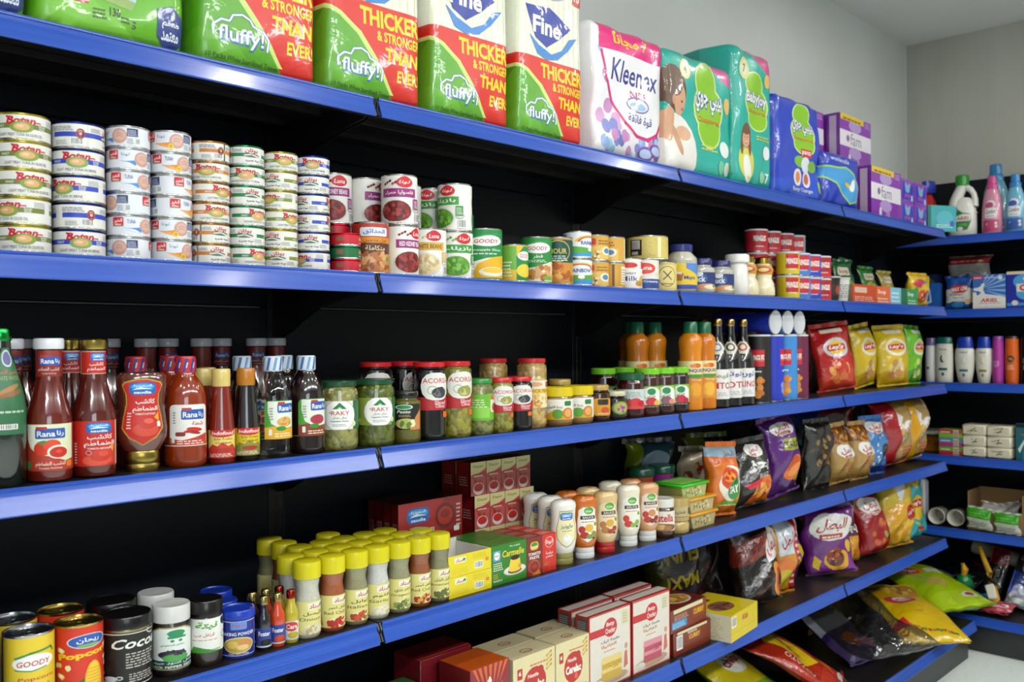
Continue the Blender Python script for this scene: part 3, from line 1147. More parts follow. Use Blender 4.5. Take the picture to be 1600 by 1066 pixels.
a.e(.26, .84, .13, .08, 'e6e6a2').e(.26, .84, .09, .055, 'f2f0c8').t('7', .26, .84, .06, .06, '7a6a30', b=.03).e(.85, .8, .08, .05, 'e7c06a').m(.55, .36, .9, .4, 2, 'd8d84a').e(.82, .28, .1, .05, 'e8f2ee').t('7', .84, .1, .1, .07, 'e8f2ee', b=.03).e(.7, .1, .07, .04, '8cd0a8')
o = pillow('diaper_pack', 'diaper pack', .235, .43, .24, '149c8e', a, p=16, q=6, nx=14, ny=15, wr=.004, seed=6, seal=0, mat=WRAP, waist=.03)
put(o, 1.470, .155, Z, 'tall teal diaper pack printed with a smiling child in yellow')
a = Art(.31, .31)
a.r(0, 0, 1, 1, '1c3fc0').p([(0, 0), (1, 0), (1, .3), (0, .16)], '1a4fd0')
blob(a, .56, .70, .62, .52, 'بيبي جوي', sub='Compressed')
a.rr(.52, .44, .74, .52, 'd0302c').t('pants', .63, .48, .18, .06, 'f4f0ee').e(.5, .38, .12, .06, '7fb83a').e(.62, .36, .1, .08, 'dfe8f0').e(.78, .36, .1, .06, '7fb83a')
a.e(.45, .22, .09, .085, 'e8e2ea').e(.45, .22, .05, .055, 'e08a4a').e(.66, .22, .09, .085, 'e8e2ea').e(.66, .22, .05, .055, 'c8624a').t('Easy Change', .56, .1, .4, .05, 'e8ecf4', b=.01).rr(.88, .1, .98, .22, '9ccc3a')
o = pillow('diaper_pack', 'diaper pack', .33, .325, .13, '1a3ab4', a, p=16, q=6, nx=14, ny=14, wr=.005, seed=7, seal=0, mat=WRAP, waist=.04)
put(o, 1.757, .095, Z, 'royal blue diaper pants pack with a lime cloud')
# pads
a = Art(.28, .19)
a.r(0, 0, 1, 1, '1637b8').t('wunderella', .38, .88, .5, .09, 'dfe6f2', b=.0, sh=.2)
a.p([(0, .72), (.3, .74), (.55, .78), (.8, .68), (.93, .42), (.86, .16), (.66, .1), (.45, .22), (.25, .42), (0, .5)], 'a6d84a').p([(0, .69), (.3, .71), (.55, .75), (.78, .65), (.9, .42), (.84, .19), (.66, .13), (.47, .25), (.27, .45), (0, .53)], '3f9fe0')
a.e(.6, .44, .1, .04, 'e8c02a', rot=-.2).e(.74, .46, .05, .13, 'eef2f6', rot=-.5).e(.7, .4, .06, .06, 'f2f4f6')
o = pillow('sanitary_pad_pack', 'pad pack', .29, .19, .07, '14309f', a, p=7, q=3, nx=13, ny=12, wr=.004, seed=9, seal=0, mat=WRAP, waist=.03)
put(o, 2.07, .052, Z, 'flat blue pad pack with a light blue leaf shape and white bird')


def femart(w, h):
    a = Art(w, h)
    a.r(0, 0, 1, 1, '8a34ae').r(0, .36, 1, .68, 'ece8f0').t('fam', .5, .53, .34, .24, '6a5a78', b=-.005).e(.25, .53, .05, .07, '8a6aa0')
    a.e(.48, .80, .2, .12, 'b79ad6').e(.48, .26, .2, .12, 'b79ad6').r(.02, .88, .76, 1, 'e8c41a').m(.1, .9, .68, .98, 1, '6a4a20').m(.8, .86, .97, .98, 3, 'd0b0e0').e(.3, .12, .04, .1, 'e8e4f0').t('10', .55, .1, .12, .1, 'd8c0e6')
    return a


fs = Art(.15, .165)
fs.r(0, 0, 1, 1, '74289a').rr(.3, .42, .6, .66, 'c8b4d8').r(.36, .48, .54, .6, '74289a').r(.8, 0, .95, 1, 'd8cfe0')
fp = boxy('sanitary_pad_pack', 'pad pack', .285, .14, .19, '8230a6', {'front': femart(.285, .19), 'left': Art(.14, .19).r(0, 0, 1, 1, '74289a').r(.7, .05, .9, .95, 'cbbcd6').rr(.2, .5, .5, .75, 'b59cc8')}, mat=WRAP, bev=.008)
put(fp, 2.470, .10, Z, 'purple and white pad pack with yellow strip, standing on the shelf', group='purple pad packs')
put(fp, 2.455, .212, Z + .2145, 'purple and white pad pack with yellow strip, uppermost on the pile', group='purple pad packs')
put(fp, 2.155, .27, Z + .2145, 'purple pad pack mostly hidden behind the uppermost one', group='purple pad packs')
a = Art(.26, .215)
a.r(0, 0, 1, 1, '8c2c86').e(.75, .38, .22, .3, 'd86a9c').e(.75, .38, .15, .2, 'e8a0a8').e(.75, .4, .06, .09, 'e0c060').r(.55, .72, .8, .86, 'd8b838').p([(0, 0), (.4, 0), (.2, 1), (0, 1)], '6a2078')
p2 = boxy('sanitary_pad_pack', 'pad pack', .28, .17, .214, '842a80', {'front': a}, mat=WRAP, bev=.01)
put(p2, 2.175, .195, Z, 'dark magenta pad pack with a pink flower, under the purple pile', group='magenta pad packs')
p3 = put(p2, 2.50, .262, Z, 'magenta pad pack hidden behind the lower purple pack', group='magenta pad packs')
a = Art(.13, .088)
a.r(0, 0, 1, 1, '8e44b8').p([(.05, .1), (.1, .95), (.5, .6), (.95, .92), (.95, .1)], '1f3cc0').e(.5, .58, .18, .18, '8fb0d8').e(.36, .74, .07, .12, '8fb0d8').e(.64, .74, .07, .12, '8fb0d8').t('joy', .5, .28, .5, .22, 'd84a8c', b=.03).e(.85, .2, .06, .14, 'd8e2f2')
sp = boxy('panty_liner_pack', 'pad pack', .135, .09, .088, '8a40b2', {'front': a, 'left': Art(.09, .088).r(0, 0, 1, 1, '9a50b8').rr(.2, .3, .8, .7, '6f3c9a')}, mat=WRAP, bev=.006)
for i in range(2):
    for k in range(2):
        put(sp, 2.685 + .142 * i, .075, Z + .089 * k, f'small purple and blue liner pack, {"upper" if k else "lower"} {"far" if i else "near"} one of the four', group='four small liner packs')
ap = lathed('cleaner_bottle', 'bottle', [('bottle', PLAST, [(0, 0), (.04, 0), (.045, .008), (.045, .1), (.03, .15), (.016, .17), (.014, .185)], 'd0281c'), ('cap', PLAST, [(.02, .175), (.03, .178), (.034, .20), (.03, .222), (.012, .226), (0, .226)], '2a3fb0')], sq=(1.25, .7))
ap.scale = (1.25, 1.25, 1.25)
put(ap, 3.40, .20, ZS[1] - .003, 'red bottle with a blue cap in the corner behind the liner packs')
a = Art(.15, .11)
a.r(0, 0, 1, 1, '3fa8b0').r(0, 0, .12, 1, '1f7a70').e(.6, .5, .3, .3, '5ab8c8').p([(.12, 0), (.3, .5), (.12, 1)], '48b0b6').m(.3, .15, .9, .3, 2, 'd8e8ec').e(.85, .3, .08, .12, '4a5ab8')
o = boxy('wipes_pack', 'wipes pack', .13, .10, .11, '2c8f92', {'front': a, 'left': Art(.10, .11).r(0, 0, 1, 1, '1f7f74').m(.25, .1, .7, .9, 4, '9cc8b8')}, mat=WRAP, bev=.008)
put(o, 3.06, .07, Z, 'turquoise wipes pack at the corner end of the top shelf', rz=-.5)

# ------------------------------------------------------------------ second shelf: cans and jars
Z = ZS[2]


def botan(band, leaf, w, h, line, small=False):
    a = Art(w, h)
    a.r(0, 0, 1, 1, 'e3e2dc').r(0, .42, .2, .64, band).r(.27, .42, .73, .64, band).r(.78, .42, 1, .64, band)
    a.t('Botan', .5, .77, .17, .34, 'c2182c', b=.045, sh=.25).pl([(.42, .93), (.46, .66), (.44, .62)], .012, 'c2182c').pl([(.58, .7), (.605, .72), (.615, .7)], .008, 'c2182c')
    a.e(.505, .48, .068, .25, leaf).e(.505, .50, .045, .16, 'd9a66c').e(.495, .52, .02, .07, 'e8c49a')
    a.t('FANCY', .38, .52, .05, .11, 'eeeee6', b=.01).t('SOLID', .625, .57, .045, .08, 'eeeee6').t('PACK', .625, .47, .04, .08, 'eeeee6')
    a.t(line, .5, .15, .25, .13, '3c3c44', b=.0).m(.66, .68, .74, .92, 4, '9a9aa0')
    a.t('بوتان', .17, .78, .11, .3, 'c2182c', b=.03).e(.17, .5, .07, .12, '5b7060').pl([(.11, .5), (.17, .56), (.235, .42)], .01, 'd8e0d0').t('تونة فاخرة', .18, .16, .12, .15, '3c3c44').m(.25, .1, .33, .35, 3, '9a9aa0')
    a.bar(.895, .06, .97, .38).arc(.955, .56, .022, .2, .009, 'd86a5a').e(.955, .56, .012, .11, 'e8b0a0').arc(.955, .56, .012, .1, .006, 'c8584a').m(.78, .7, .92, .92, 3, '8a8a92').m(.80, .08, .88, .3, 3, 'a0a0a6').m(.02, .7, .1, .9, 3, '9a9aa0')
    return a


def khair(wave, w, h, flower):
    a = Art(w, h)
    a.r(0, 0, 1, 1, 'dfe2ea')
    for base in (0, .5):
        f = lambda x: base + x * .5
        a.p([(f(.33), .38), (f(.45), .36), (f(.6), .44), (f(.6), .12), (f(.5), .16)], wave).p([(f(.33), .38), (f(.5), .30), (f(.6), .12), (f(.6), .06), (f(.45), .2)], 'dfe4ee' if not flower else 'e8a85a')
        a.rr(f(.18), .5, f(.34), .97, 'c81f2c', q=.12).t('الخير', f(.26), .77, .062, .26, 'f4ecec', b=.02).t('Alkhair', f(.26), .57, .055, .1, 'f4ecec').r(f(.18), .46, f(.34), .5, '7a9a4a')
        a.t('TUNA' if base else 'تونا', f(.45), .74, .06, .22, '3a5a96', b=.0)
        a.e(f(.69), .52, .058, .42, 'c99a8c').e(f(.695), .56, .042, .3, 'd8aea0').pl([(f(.64), .6), (f(.69), .68), (f(.74), .6)], .004, 'b07c70').pl([(f(.64), .48), (f(.69), .54), (f(.74), .46)], .004, 'b07c70')
        if flower:
            a.e(f(.60), .2, .022, .16, 'e8c21e').e(f(.60), .2, .01, .07, 'c89a1a')
        a.r(f(.80), .5, f(.96), .95, '2c3a66').m(f(.81), .55, f(.95), .9, 4, 'c0c8dc').m(f(.8), .1, f(.9), .42, 4, '8a90a6').bar(f(.92), .08, f(.99), .42)
    return a


def tuna(key, r, h, art, lid, rim=None):
    return can('tuna_can', r, h, 'e3e2dc', art, lid=lid, tab=False, rim=rim)


T = []
w1, w2 = 2 * pi * .0365, 2 * pi * .032
T.append((tuna('a', .037, .0392, botan('6e7a34', '7d9a3c', 2 * pi * .0365, .0324, 'LIGHT MEAT TUNA IN OLIVE OIL'), 'c8b23a', 'b9b58a'), 5, -.594, .048, 'white tuna can with olive green band', .0392, [-0.05, 0.12, 0.3, -0.6, 0]))
T.append((tuna('b', .037, .0392, botan('2a44b4', '7da45a', 2 * pi * .0365, .0324, 'LIGHT MEAT TUNA IN BRINE'), '2c3a90', 'a9a9a4'), 5, -.517, .048, 'white tuna can with dark blue band', .0392, [-2.76, -0.05, -0.65, -2.4, 0.05]))
T.append((tuna('c', .0325, .0338, khair('3f8fd8', w2, .027, False), 'd4d4d6', 'c2c2c6'), 6, -.444, .0445, 'pale tuna can with light blue wave', .0338, [0.6, 1.62, -1.37, 0.14, -1.27, 0.55]))
T.append((tuna('d', .0325, .0344, khair('e08a1e', w2, .0276, True), 'd4d4d6', 'b9b9b0'), 6, -.376, .0445, 'pale tuna can with orange wave and yellow flower', .0344, [1.3, -1.47, -0.4, -0.6, 1.5, 1.87]))
T.append((tuna('e', .032, .0334, botan('c97c34', '9aa64a', w2, .0266, 'LIGHT MEAT TUNA IN SUNFLOWER'), 'c88a4a', 'b4a894'), 6, -.309, .0445, 'small white tuna can with orange band', .0334, [-2.3, -0.2, 0.7, 0.35, 2.67, 2.47]))
T.append((tuna('f', .032, .0338, botan('1e7a48', 'c9b070', w2, .027, 'SANDWICH TUNA'), '3a9a62', 'a9b0a6'), 6, -.243, .0445, 'small white tuna can with green band', .0338, [2.47, 0, 2.5, 0.7, 2.07, 0.75]))
T.append((tuna('g', .032, .0336, botan('7c8a34', 'a2ac3e', w2, .0268, 'LIGHT MEAT TUNA IN OLIVE OIL'), 'c2ae4a', 'b4b08c'), 6, -.177, .0445, 'small white tuna can with lime olive band', .0336, [0.25, 1.72, -0.7, 0.75, 1.72, 2.0]))
T.append((tuna('h', .032, .0340, botan('2b48b4', '9aa66a', w2, .0272, 'LIGHT MEAT TUNA IN BRINE'), '39489a', 'a8a8a6'), 6, -.110, .0445, 'small white tuna can with blue band', .0340, [0, 2.07, 1.47, 1.47, 2.07, -0.8]))
for p, n, x, y, lab, hh, rots in T:
    for k in range(n):
        pos = 'topmost of its stack' if k == 0 else ('lowest of its stack' if k == n - 1 else f'{ORD[k]} from the top of its stack')
        put(p, x + RND.uniform(-.0007, .0007), y + RND.uniform(-.0007, .0007), Z + (n - 1 - k) * hh, f'{lab}, {pos}', rz=rots[k] + face(x, y), group='stacked tuna cans')


def tin_s(col):
    a = Art(2 * pi * .0285, .014)
    a.r(0, 0, 1, 1, col).rr(.56, .3, .64, .9, '8a5a4a').r(.575, .45, .625, .8, 'c8a08a').m(.57, .05, .63, .25, 1, 'f0d8d0').rr(.3, .3, .38, .9, '8a5a4a')
    return can('spread_tin', .029, .024, col, a, lid=col, tab=False, rim='c9c4c0')


RT, GT = tin_s('c8182c'), tin_s('0f6a3a')
put(RT, -.039, .042, Z, 'red round spread tin, bottom one of three', group='red and green tins')
put(GT, -.039, .042, Z + .0242, 'green round spread tin, between two red ones', group='red and green tins')
put(RT, -.039, .042, Z + .0484, 'red round spread tin, top one of three', group='red and green tins')
for k in range(4):
    put(RT, -.015, .105, Z + .0242 * k, 'red spread tin in the stack behind the three red and green tins', group='red tins at the back')


def luna(w, h, main, name_, ar, beans, text='f4eef2', grey=False):
    a = Art(w, h)
    a.r(0, 0, 1, 1, 'f1efe8')
    for f0, nm in ((0, name_), (.5, ar)):
        f = lambda x: f0 + x
        a.r(f(.09), .55, f(.41), .73, main)
        a.t(nm, f(.25), .64, .26, .1, text, b=.02)
        a.e(f(.3), .86, .075, .11, 'd0202c').e(f(.3), .9, .05, .09, 'd0202c').r(f(.235), .8, f(.365), .92, 'd0202c').t('Luna' if not f0 else 'لونا', f(.3), .86, .1, .09, 'f6ecec', b=.015, sh=.2)
        for i in range(5):
            a.e(f(.12 + .025 * i), .83 + .03 * (i % 3), .014, .025, beans[i % len(beans)], 9, .6)
        a.e(f(.22), .24, .155, .25, 'dcdcd8').e(f(.22), .25, .14, .225, beans[0]).d(f(.22), .25, .115, .185, 60, .022, beans, 3 + int(f0 * 4))
        a.r(f(.38), .3, f(.45), .52, main).m(f(.385), .33, f(.445), .5, 4, 'e0d8dc').bar(f(.4), .02, f(.48), .22).arc(f(.42), .3, .04, .06, .006, 'a8a8a8')
    return a


KID = luna(2 * pi * .0354, .0916, '9a2a78', 'RED KIDNEY BEANS', 'فاصوليا حمراء', ['7a1c1e', '96282a', '5c1214', 'a83a34'])
WHB = luna(2 * pi * .0354, .0916, 'e0b24c', 'WHITE BEANS', 'فاصوليا بيضاء', ['e6d3a4', 'd8c08a', 'f0e2bc', 'cdb27c'], '5a4220')
PEA = luna(2 * pi * .0354, .0916, '3a9a36', 'GREEN PEAS', 'بازيلاء', ['5c9a2c', '6cae36', '4a8622', '82bc46'])
kid, whb, pea = [can('bean_can', .036, .0985, 'f1efe8', q) for q in (KID, WHB, PEA)]
a = Art(2 * pi * .0354, .0916)
a.r(0, 0, 1, 1, 'd88a24').r(0, .72, 1, 1, 'b8382a').rr(.36, .74, .62, .92, 'dfe4ee').t('الحدائق', .49, .83, .2, .12, '2b4aa8', b=.02).t('فول مدمس', .5, .65, .22, .09, '8a2c1c', b=.01).p([(.3, .6), (.7, .6), (.7, .42), (.6, .36), (.4, .36), (.3, .42)], '5a3222').t('متكاملة', .5, .5, .18, .1, 'efd9b0', b=.01)
a.d(.5, .2, .17, .2, 70, .03, ['b5703c', '9c5a30', 'c98a54', '8a4a28', 'd8a070'], 6).e(.62, .28, .02, .05, '5c9a34').r(0, 0, .28, .72, 'e8c25a').r(.72, 0, 1, .72, 'e8c25a').m(.02, .1, .25, .6, 9, '8a5a2a').m(.75, .1, .97, .6, 9, '8a5a2a')
foul = can('bean_can', .036, .0985, 'd88a24', a)
put(foul, .024, .0485, Z, 'orange and brown fava bean can next to the small red tins', rz=face(.024, .048, .3))
put(kid, .0985, .0485, Z, 'kidney bean can showing its grey side, in the front row', rz=face(.1, .05) + 2.32)
put(whb, .172, .0485, Z, 'white bean can with a yellow band, in the front row', rz=face(.17, .05) + 1.57)
put(pea, .2468, .0485, Z, 'green pea can in the front row, beside the pineapple can', rz=face(.25, .05, .2) - 1.57)
put(kid, .096, .0485, Z + .0988, 'kidney bean can with a maroon band, standing on the front row', rz=face(.1, .05) - 1.57)
put(pea, .2448, .0485, Z + .0988, 'green pea can standing on top of another pea can', rz=face(.24, .05, -.7) - 1.57)
for i, (p, x, rz, what) in enumerate(((kid, .07, -1.2, 'kidney bean can'), (kid, -.006, 1.0, 'kidney bean can turned to its grey side'), (whb, .172, .5, 'pale white bean can'), (pea, .2475, 3.4, 'green pea can'))):
    put(p, x, .126, Z, f'{what} hidden in the second row under another can', group='bean cans of the second row', rz=rz)
    put(p, x, .126, Z + .0988, f'{what}, upper can of the second row', group='bean cans of the second row', rz=rz)

a = Art(2 * pi * .0413, .1)
a.r(0, 0, 1, 1, '1f8a44').p([(.28, 0), (.72, 0), (.72, .5), (.5, .42), (.28, .28)], 'e8e6da').p([(.36, 0), (.72, 0), (.72, .5), (.55, .44), (.42, .3)], 'eab41e').e(.56, .13, .13, .1, 'f0ecdc').e(.56, .16, .1, .06, 'f0c83a')
a.e(.5, .79, .15, .12, 'f2f2ec').e(.5, .79, .145, .105, 'f4f2ee').t('GOODY', .5, .78, .22, .085, 'b8242c', b=.02, sh=.1).pl([(.37, .86), (.5, .92), (.65, .93)], .014, '2a9a52').t('Pineapple Slices', .5, .59, .28, .06, 'f2f6ee', b=.01).m(.38, .5, .6, .55, 1, 'dfeedd').rr(.22, .12, .3, .48, 'd8745a').r(0, 0, .2, 1, '1a7a3c').m(.02, .2, .17, .8, 9, 'cfe6d4').r(.78, .0, 1, 1, '1a7a3c')
pine = can('pineapple_can', .042, .112, '1f8a44', a)
put(pine, .332, .054, Z, 'tall green pineapple can in the front row', rz=face(.33, .05, .2))
put(pine, .345, .145, Z, 'green pineapple can hidden behind the front one', group='rear pineapple cans')
sm = can('sweetcorn_can', .034, .044, '2a8a48', None)
put(sm, .345, .145, Z + .1125, 'small green can standing on the rear pineapple can')
a = Art(2 * pi * .0354, .074)
a.r(0, 0, 1, 1, 'e2be2c').r(.42, .3, .62, 1, '6fae3c').p([(.62, 0), (.62, .7), (.7, 1), (1, 1), (1, 0)], '1f8a44').r(.05, .1, .36, .9, 'e8c838').m(.22, .45, .38, .9, 7, '6a5a20').bar(.22, .08, .36, .28).e(.72, .72, .09, .14, 'f2f0ea').t('GOODY', .72, .72, .13, .12, 'b8242c', b=.015).e(.72, .28, .1, .2, 'f0d040').m(.46, .1, .58, .6, 5, 'eaf0d8')
corn = can('sweetcorn_can', .036, .084, 'e2be2c', a)
put(corn, .417, .048, Z, 'short yellow and green corn can in the front row', rz=face(.42, .05) - .5)
put(corn, .43, .125, Z + .0, 'yellow corn can hidden in the row behind the short corn can', group='rear corn cans')
a = Art(2 * pi * .0364, .097)
a.r(0, 0, 1, 1, '2a8a3c').p([(.26, 0), (.76, 0), (.76, .5), (.66, .46), (.5, .34), (.36, .3), (.26, .32)], 'ecdfc8').d(.55, .2, .15, .14, 26, .035, ['c98a4a', 'd8a468', 'b06a34', 'e0bc8a'], 5).e(.64, .08, .07, .05, '78b03c').e(.52, .78, .15, .13, 'f2f2ec').t('GOODY', .52, .77, .21, .09, 'b8242c', b=.02, sh=.1).pl([(.39, .86), (.52, .92), (.66, .93)], .014, '2a9a52').t('فطر', .52, .58, .1, .1, 'eef4ea', b=.01).m(.4, .45, .62, .52, 2, 'd8ead8').rr(.27, .33, .32, .45, 'e8e8e0').r(0, 0, .1, 1, 'a6b43a').r(.9, 0, 1, 1, 'a6b43a')
put(can('mushroom_can', .037, .107, '2a8a3c', a), .496, .049, Z, 'tall green mushroom can in the front row', rz=face(.5, .05))
a = Art(2 * pi * .0355, .102)
a.r(0, 0, 1, 1, 'c8903a').r(.0, .48, 1, .95, '14564a').r(.3, .46, .7, .98, '0f4a44').arc(.5, .72, .14, .24, .012, 'c8b04a').t('NOUR', .5, .72, .2, .12, 'd8c24a', b=.02).m(.38, .5, .62, .64, 3, 'cfe0da').d(.5, .2, .22, .2, 46, .04, ['d88a2c', 'c4701e', 'e8a84a', 'a85a1a'], 4).t('foul', .5, .4, .1, .06, 'd8382a')
put(can('chickpea_can', .036, .112, 'c8903a', a), .571, .048, Z, 'tall gold and dark green chickpea can in the front row', rz=face(.57, .05))
a = Art(2 * pi * .0345, .055)
a.r(0, 0, 1, 1, 'e8eef2').p([(0, 0), (1, 0), (1, .34), (.75, .44), (.5, .36), (.25, .44), (0, .34)], '5aa83a').p([(0, 0), (1, 0), (1, .16), (.6, .2), (.3, .12), (0, .16)], '3a9ad8').e(.5, .62, .2, .3, 'e8c040', a1=180).e(.5, .62, .17, .25, 'd0503a', a1=180).e(.5, .62, .14, .2, 'e8eef2', a1=180).t('RAINBOW', .5, .58, .26, .17, '2a4a98', b=.03).e(.5, .3, .04, .08, 'f4f4f0').r(.02, .55, .2, .95, '3a8fd0').r(.8, .55, .98, .95, '3a8fd0')
rb = can('evaporated_milk_can', .0345, .0655, 'e8eef2', a)
put(rb, .643, .047, Z, 'small blue, white and green milk can, lower of two', rz=face(.64, .05, .25), group='rainbow-printed milk cans')
put(rb, .641, .047, Z + .0658, 'small blue, white and green milk can, upper of two', rz=face(.64, .05) + 1.1, group='rainbow-printed milk cans')
a = Art(2 * pi * .0325, .054)
a.r(0, 0, 1, 1, 'd8a440').p([(.3, 0), (.7, 0), (.7, .5), (.5, .6), (.3, .45)], 'e4bc62').e(.6, .36, .08, .2, 'efe6d0').e(.6, .36, .05, .12, '5a8ab0').rr(.35, .62, .45, .92, 'c83a34').m(.48, .65, .66, .9, 2, '8a5a20').d(.45, .2, .08, .14, 12, .02, ['f0dcb0', '8a5a2a', 'c88a3a'], 3).r(.05, .1, .22, .9, 'f0ead8').m(.06, .15, .2, .85, 6, '8a7a5a').r(.8, 0, .84, 1, 'f0ead8').r(.9, 0, .93, 1, '6a4a20')
gd = can('cream_can', .0322, .0640, 'd8a440', a)
for i, x in enumerate((.711, .777)):
    for k in range(2):
        put(gd, x, .046, Z + .0643 * k, f'small golden cream can, {"upper" if k else "lower"} one of the {"far" if i else "near"} pair', rz=[.35, -.8, .2, -2.6][i + 2 * (1 - k)] + face(x, .05), group='golden cream cans')
a = Art(2 * pi * .036, .070)
a.r(0, 0, 1, 1, 'eceae6').r(0, .68, 1, .95, 'c8382f').r(.36, .66, .66, .97, 'e8e2de').e(.5, .8, .1, .1, 'd0342c').t('SWEET', .5, .5, .16, .08, '5a4a70').t('Milk', .5, .32, .2, .18, '3a3a8a', b=.01).e(.68, .24, .06, .2, 'd8a84a').e(.62, .14, .05, .1, 'c88a3a').p([(.33, .56), (.42, .64), (.44, .54)], 'b83a3a')
ml = can('condensed_milk_can', .0365, .0795, 'eceae6', a)
put(ml, .8465, .049, Z, 'white condensed milk can with a red rim band', rz=face(.84, .05, .1))
a = Art(2 * pi * .036, .072)
a.r(0, 0, 1, 1, 'e6e2da').p([(0, 0), (1, 0), (1, .34), (0, .34)], '2b4a9a').e(.5, .72, .13, .2, 'd8342c').e(.5, .72, .115, .17, 'e04a3a').t('Luna', .5, .74, .17, .15, 'f6eeee', b=.02).e(.36, .3, .09, .2, 'c8883a').t('Creamy', .58, .24, .2, .1, 'eef0f6', b=.02).e(.66, .5, .05, .1, 'e8d8b8')
put(can('condensed_milk_can', .0365, .0815, 'e6e2da', a), .9205, .049, Z, 'cream and blue milk can with a round red badge', rz=face(.92, .05))
a = Art(2 * pi * .0355, .07)
a.r(0, 0, 1, 1, 'd8c268').r(.36, .06, .66, .94, 'e2d083')
a.arc(.51, .5, .11, .38, .008, '6a5a28').pl([(.46, .7), (.56, .38)], .012, '2c2a24').pl([(.56, .7), (.46, .38)], .012, '2c2a24').m(.44, .2, .58, .28, 1, '5a4c20').m(.05, .1, .3, .9, 9, '8a7a3a').m(.72, .1, .95, .9, 9, '8a7a3a')
put(can('cream_can', .036, .079, 'd8c268', a), 1.003, .048, Z, 'pale yellow can with crossed cutlery emblem, below the wide yellow tin', rz=face(1, .05, .25))
a = Art(2 * pi * .0565, .052)
a.r(0, 0, 1, 1, 'd8c46a').r(.33, .1, .43, .9, '2a2420').r(.345, .42, .415, .86, 'd0ccc6').m(.35, .46, .41, .82, 5, '6a6460').r(.345, .14, .40, .3, 'c8c4bc')
for i in range(40):
    a.e(RND.uniform(.45, .98), RND.uniform(.05, .95), .012, .03, 'c8b25a', 7, RND.uniform(0, 3), step=.2)
a.r(.55, 0, .58, 1, 'efe6b8')
put(can('milk_powder_tin', .057, .064, 'd8c46a', a, lid='d6d2c2', tab=False), .962, .072, Z + .0818, 'wide pale yellow tin standing on two smaller cans', rz=face(.96, .07, .2))


def jar(name, r, h, body, lidc, art=None, z0=.02, lidr=.85, lidh=.014, neck=.72, col2=None, cat='jar', sq=(1, 1), mat=None, shell=True, th=0, arts=None):
    """a round jar: filled body, glass, lid, label"""
    t = thing(name, cat)
    hb = h - lidh
    za = min(h * neck, hb - .010)
    zb = min(h * (neck + .06), hb - .006)
    pr = [(0, 0), (r * .9, 0), (r * .98, .004), (r, .010), (r, za), (r * .975, zb), (r * lidr * .93, hb - .003), (r * lidr * .9, hb + .003)]
    MB().lathe([(q[0] * .985, q[1] if i else .001) for i, q in enumerate(pr)] + [(0, hb + .003)], body, 24, sq=sq).obj('contents', mat or OLIVE, t)
    if shell:
        MB().lathe(pr[1:], 'ffffff', 24, sq=sq).obj('glass', SHELL, t)
    b = MB()
    for a_, z_, th_ in (arts or ([(art, z0, th)] if art else [])):
        b.wrap(a_, z_, [(r * 1.004, 0), (r * 1.004, za), (r * .979, zb), (r * lidr * .94, hb)], 24, th_, sq=sq)
    if b.f:
        b.obj('label', PAPER, t)
    b = MB().lathe([(r * lidr * .97, hb), (r * lidr, hb + .001), (r * lidr, h - .002), (r * lidr * .95, h), (r * lidr * .8, h - .001), (0, h - .001)], lidc, 24, sq=sq)
    b.obj('lid', PLAST, t)
    return t


a = Art(.12, .07)
a.rr(0, .0, 1, 1, 'e8c62a', q=.1).r(0, 0, 1, .16, '3a4ab0').p([(.2, .36), (.5, .3), (.55, .6), (.3, .66)], 'a86a3a').p([(.22, .62), (.5, .56), (.5, .64), (.3, .72)], 'f0ead8').p([(.6, .8), (1, .5), (1, 1), (.6, 1)], '5a8ad0').t('Mayo', .7, .42, .3, .2, '2a3a98', b=.03)
o = jar('mayonnaise_jar', .045, .134, 'e8e2d0', '2c3478', a, .01, lidr=.72, lidh=.02, neck=.66, mat=SAUCE)
put(o, 1.101, .057, Z, 'big mayonnaise jar with yellow label and dark blue lid', rz=face(1.1, .06, .05))
a = Art(.13, .048)
a.rr(0, 0, 1, 1, '23346e', q=.12).e(.42, .62, .2, .3, '3a5a9a').t('Puck', .42, .6, .3, .34, 'e8ecf4', b=.03).e(.42, .9, .1, .16, 'e8ecf0').e(.62, .1, .3, .24, 'd89a6a').e(.7, .14, .16, .14, 'efe0c8').e(.8, .2, .06, .1, '6aa04a')
pk = jar('cream_cheese_jar', .04, .10, 'ebe7dd', '232a68', a, .012, lidr=.78, lidh=.018, neck=.66, mat=SAUCE)
put(pk, 1.195, .052, Z, 'cream cheese jar with a dark blue label, nearer of two', rz=face(1.2, .05, .1))
put(pk, 1.298, .052, Z, 'cream cheese jar with a dark blue label, farther of two', rz=face(1.3, .05, .15))
put(pk, 1.265, .135, Z, 'cream cheese jar half hidden behind the front pair', group='rear cheese jars', rz=face(1.27, .13))
a = Art(.05, .06)
a.rr(0, 0, 1, 1, '2a3a88', q=.2)
o = lathed('cream_bottle', 'bottle', [('bottle', SAUCE, [(0, 0), (.030, 0), (.034, .006), (.033, .05), (.031, .085), (.026, .1)], 'f0eee8', [(a, .02, 1.3)]), ('cap', PLAST, [(.03, .098), (.036, .101), (.036, .12), (.033, .124), (0, .125)], 'efece6'), ('seal_ring', PLAST, [(.0305, .122), (.031, .1255), (.02, .127), (0, .127)], '2a2f70')])
put(o, 1.388, .048, Z, 'white wide-capped cream bottle beside the cream cheese jars')
vs = lathed('salad_dressing_bottle', 'bottle', [('bottle', SAUCE, [(0, 0), (.030, 0), (.036, .006), (.037, .02), (.033, .045), (.026, .06), (.029, .075), (.032, .085), (.026, .1), (.02, .106)], 'efe2bd', [(Art(.11, .03).rr(0, 0, 1, 1, 'c89a3a', q=.2).e(.5, .5, .25, .35, 'c8402a').e(.5, .5, .16, .2, 'f0d890'), .07, 0)]), ('cap', METAL, [(.021, .104), (.0235, .106), (.0235, .122), (.02, .125), (0, .125)], 'c8a24a')])
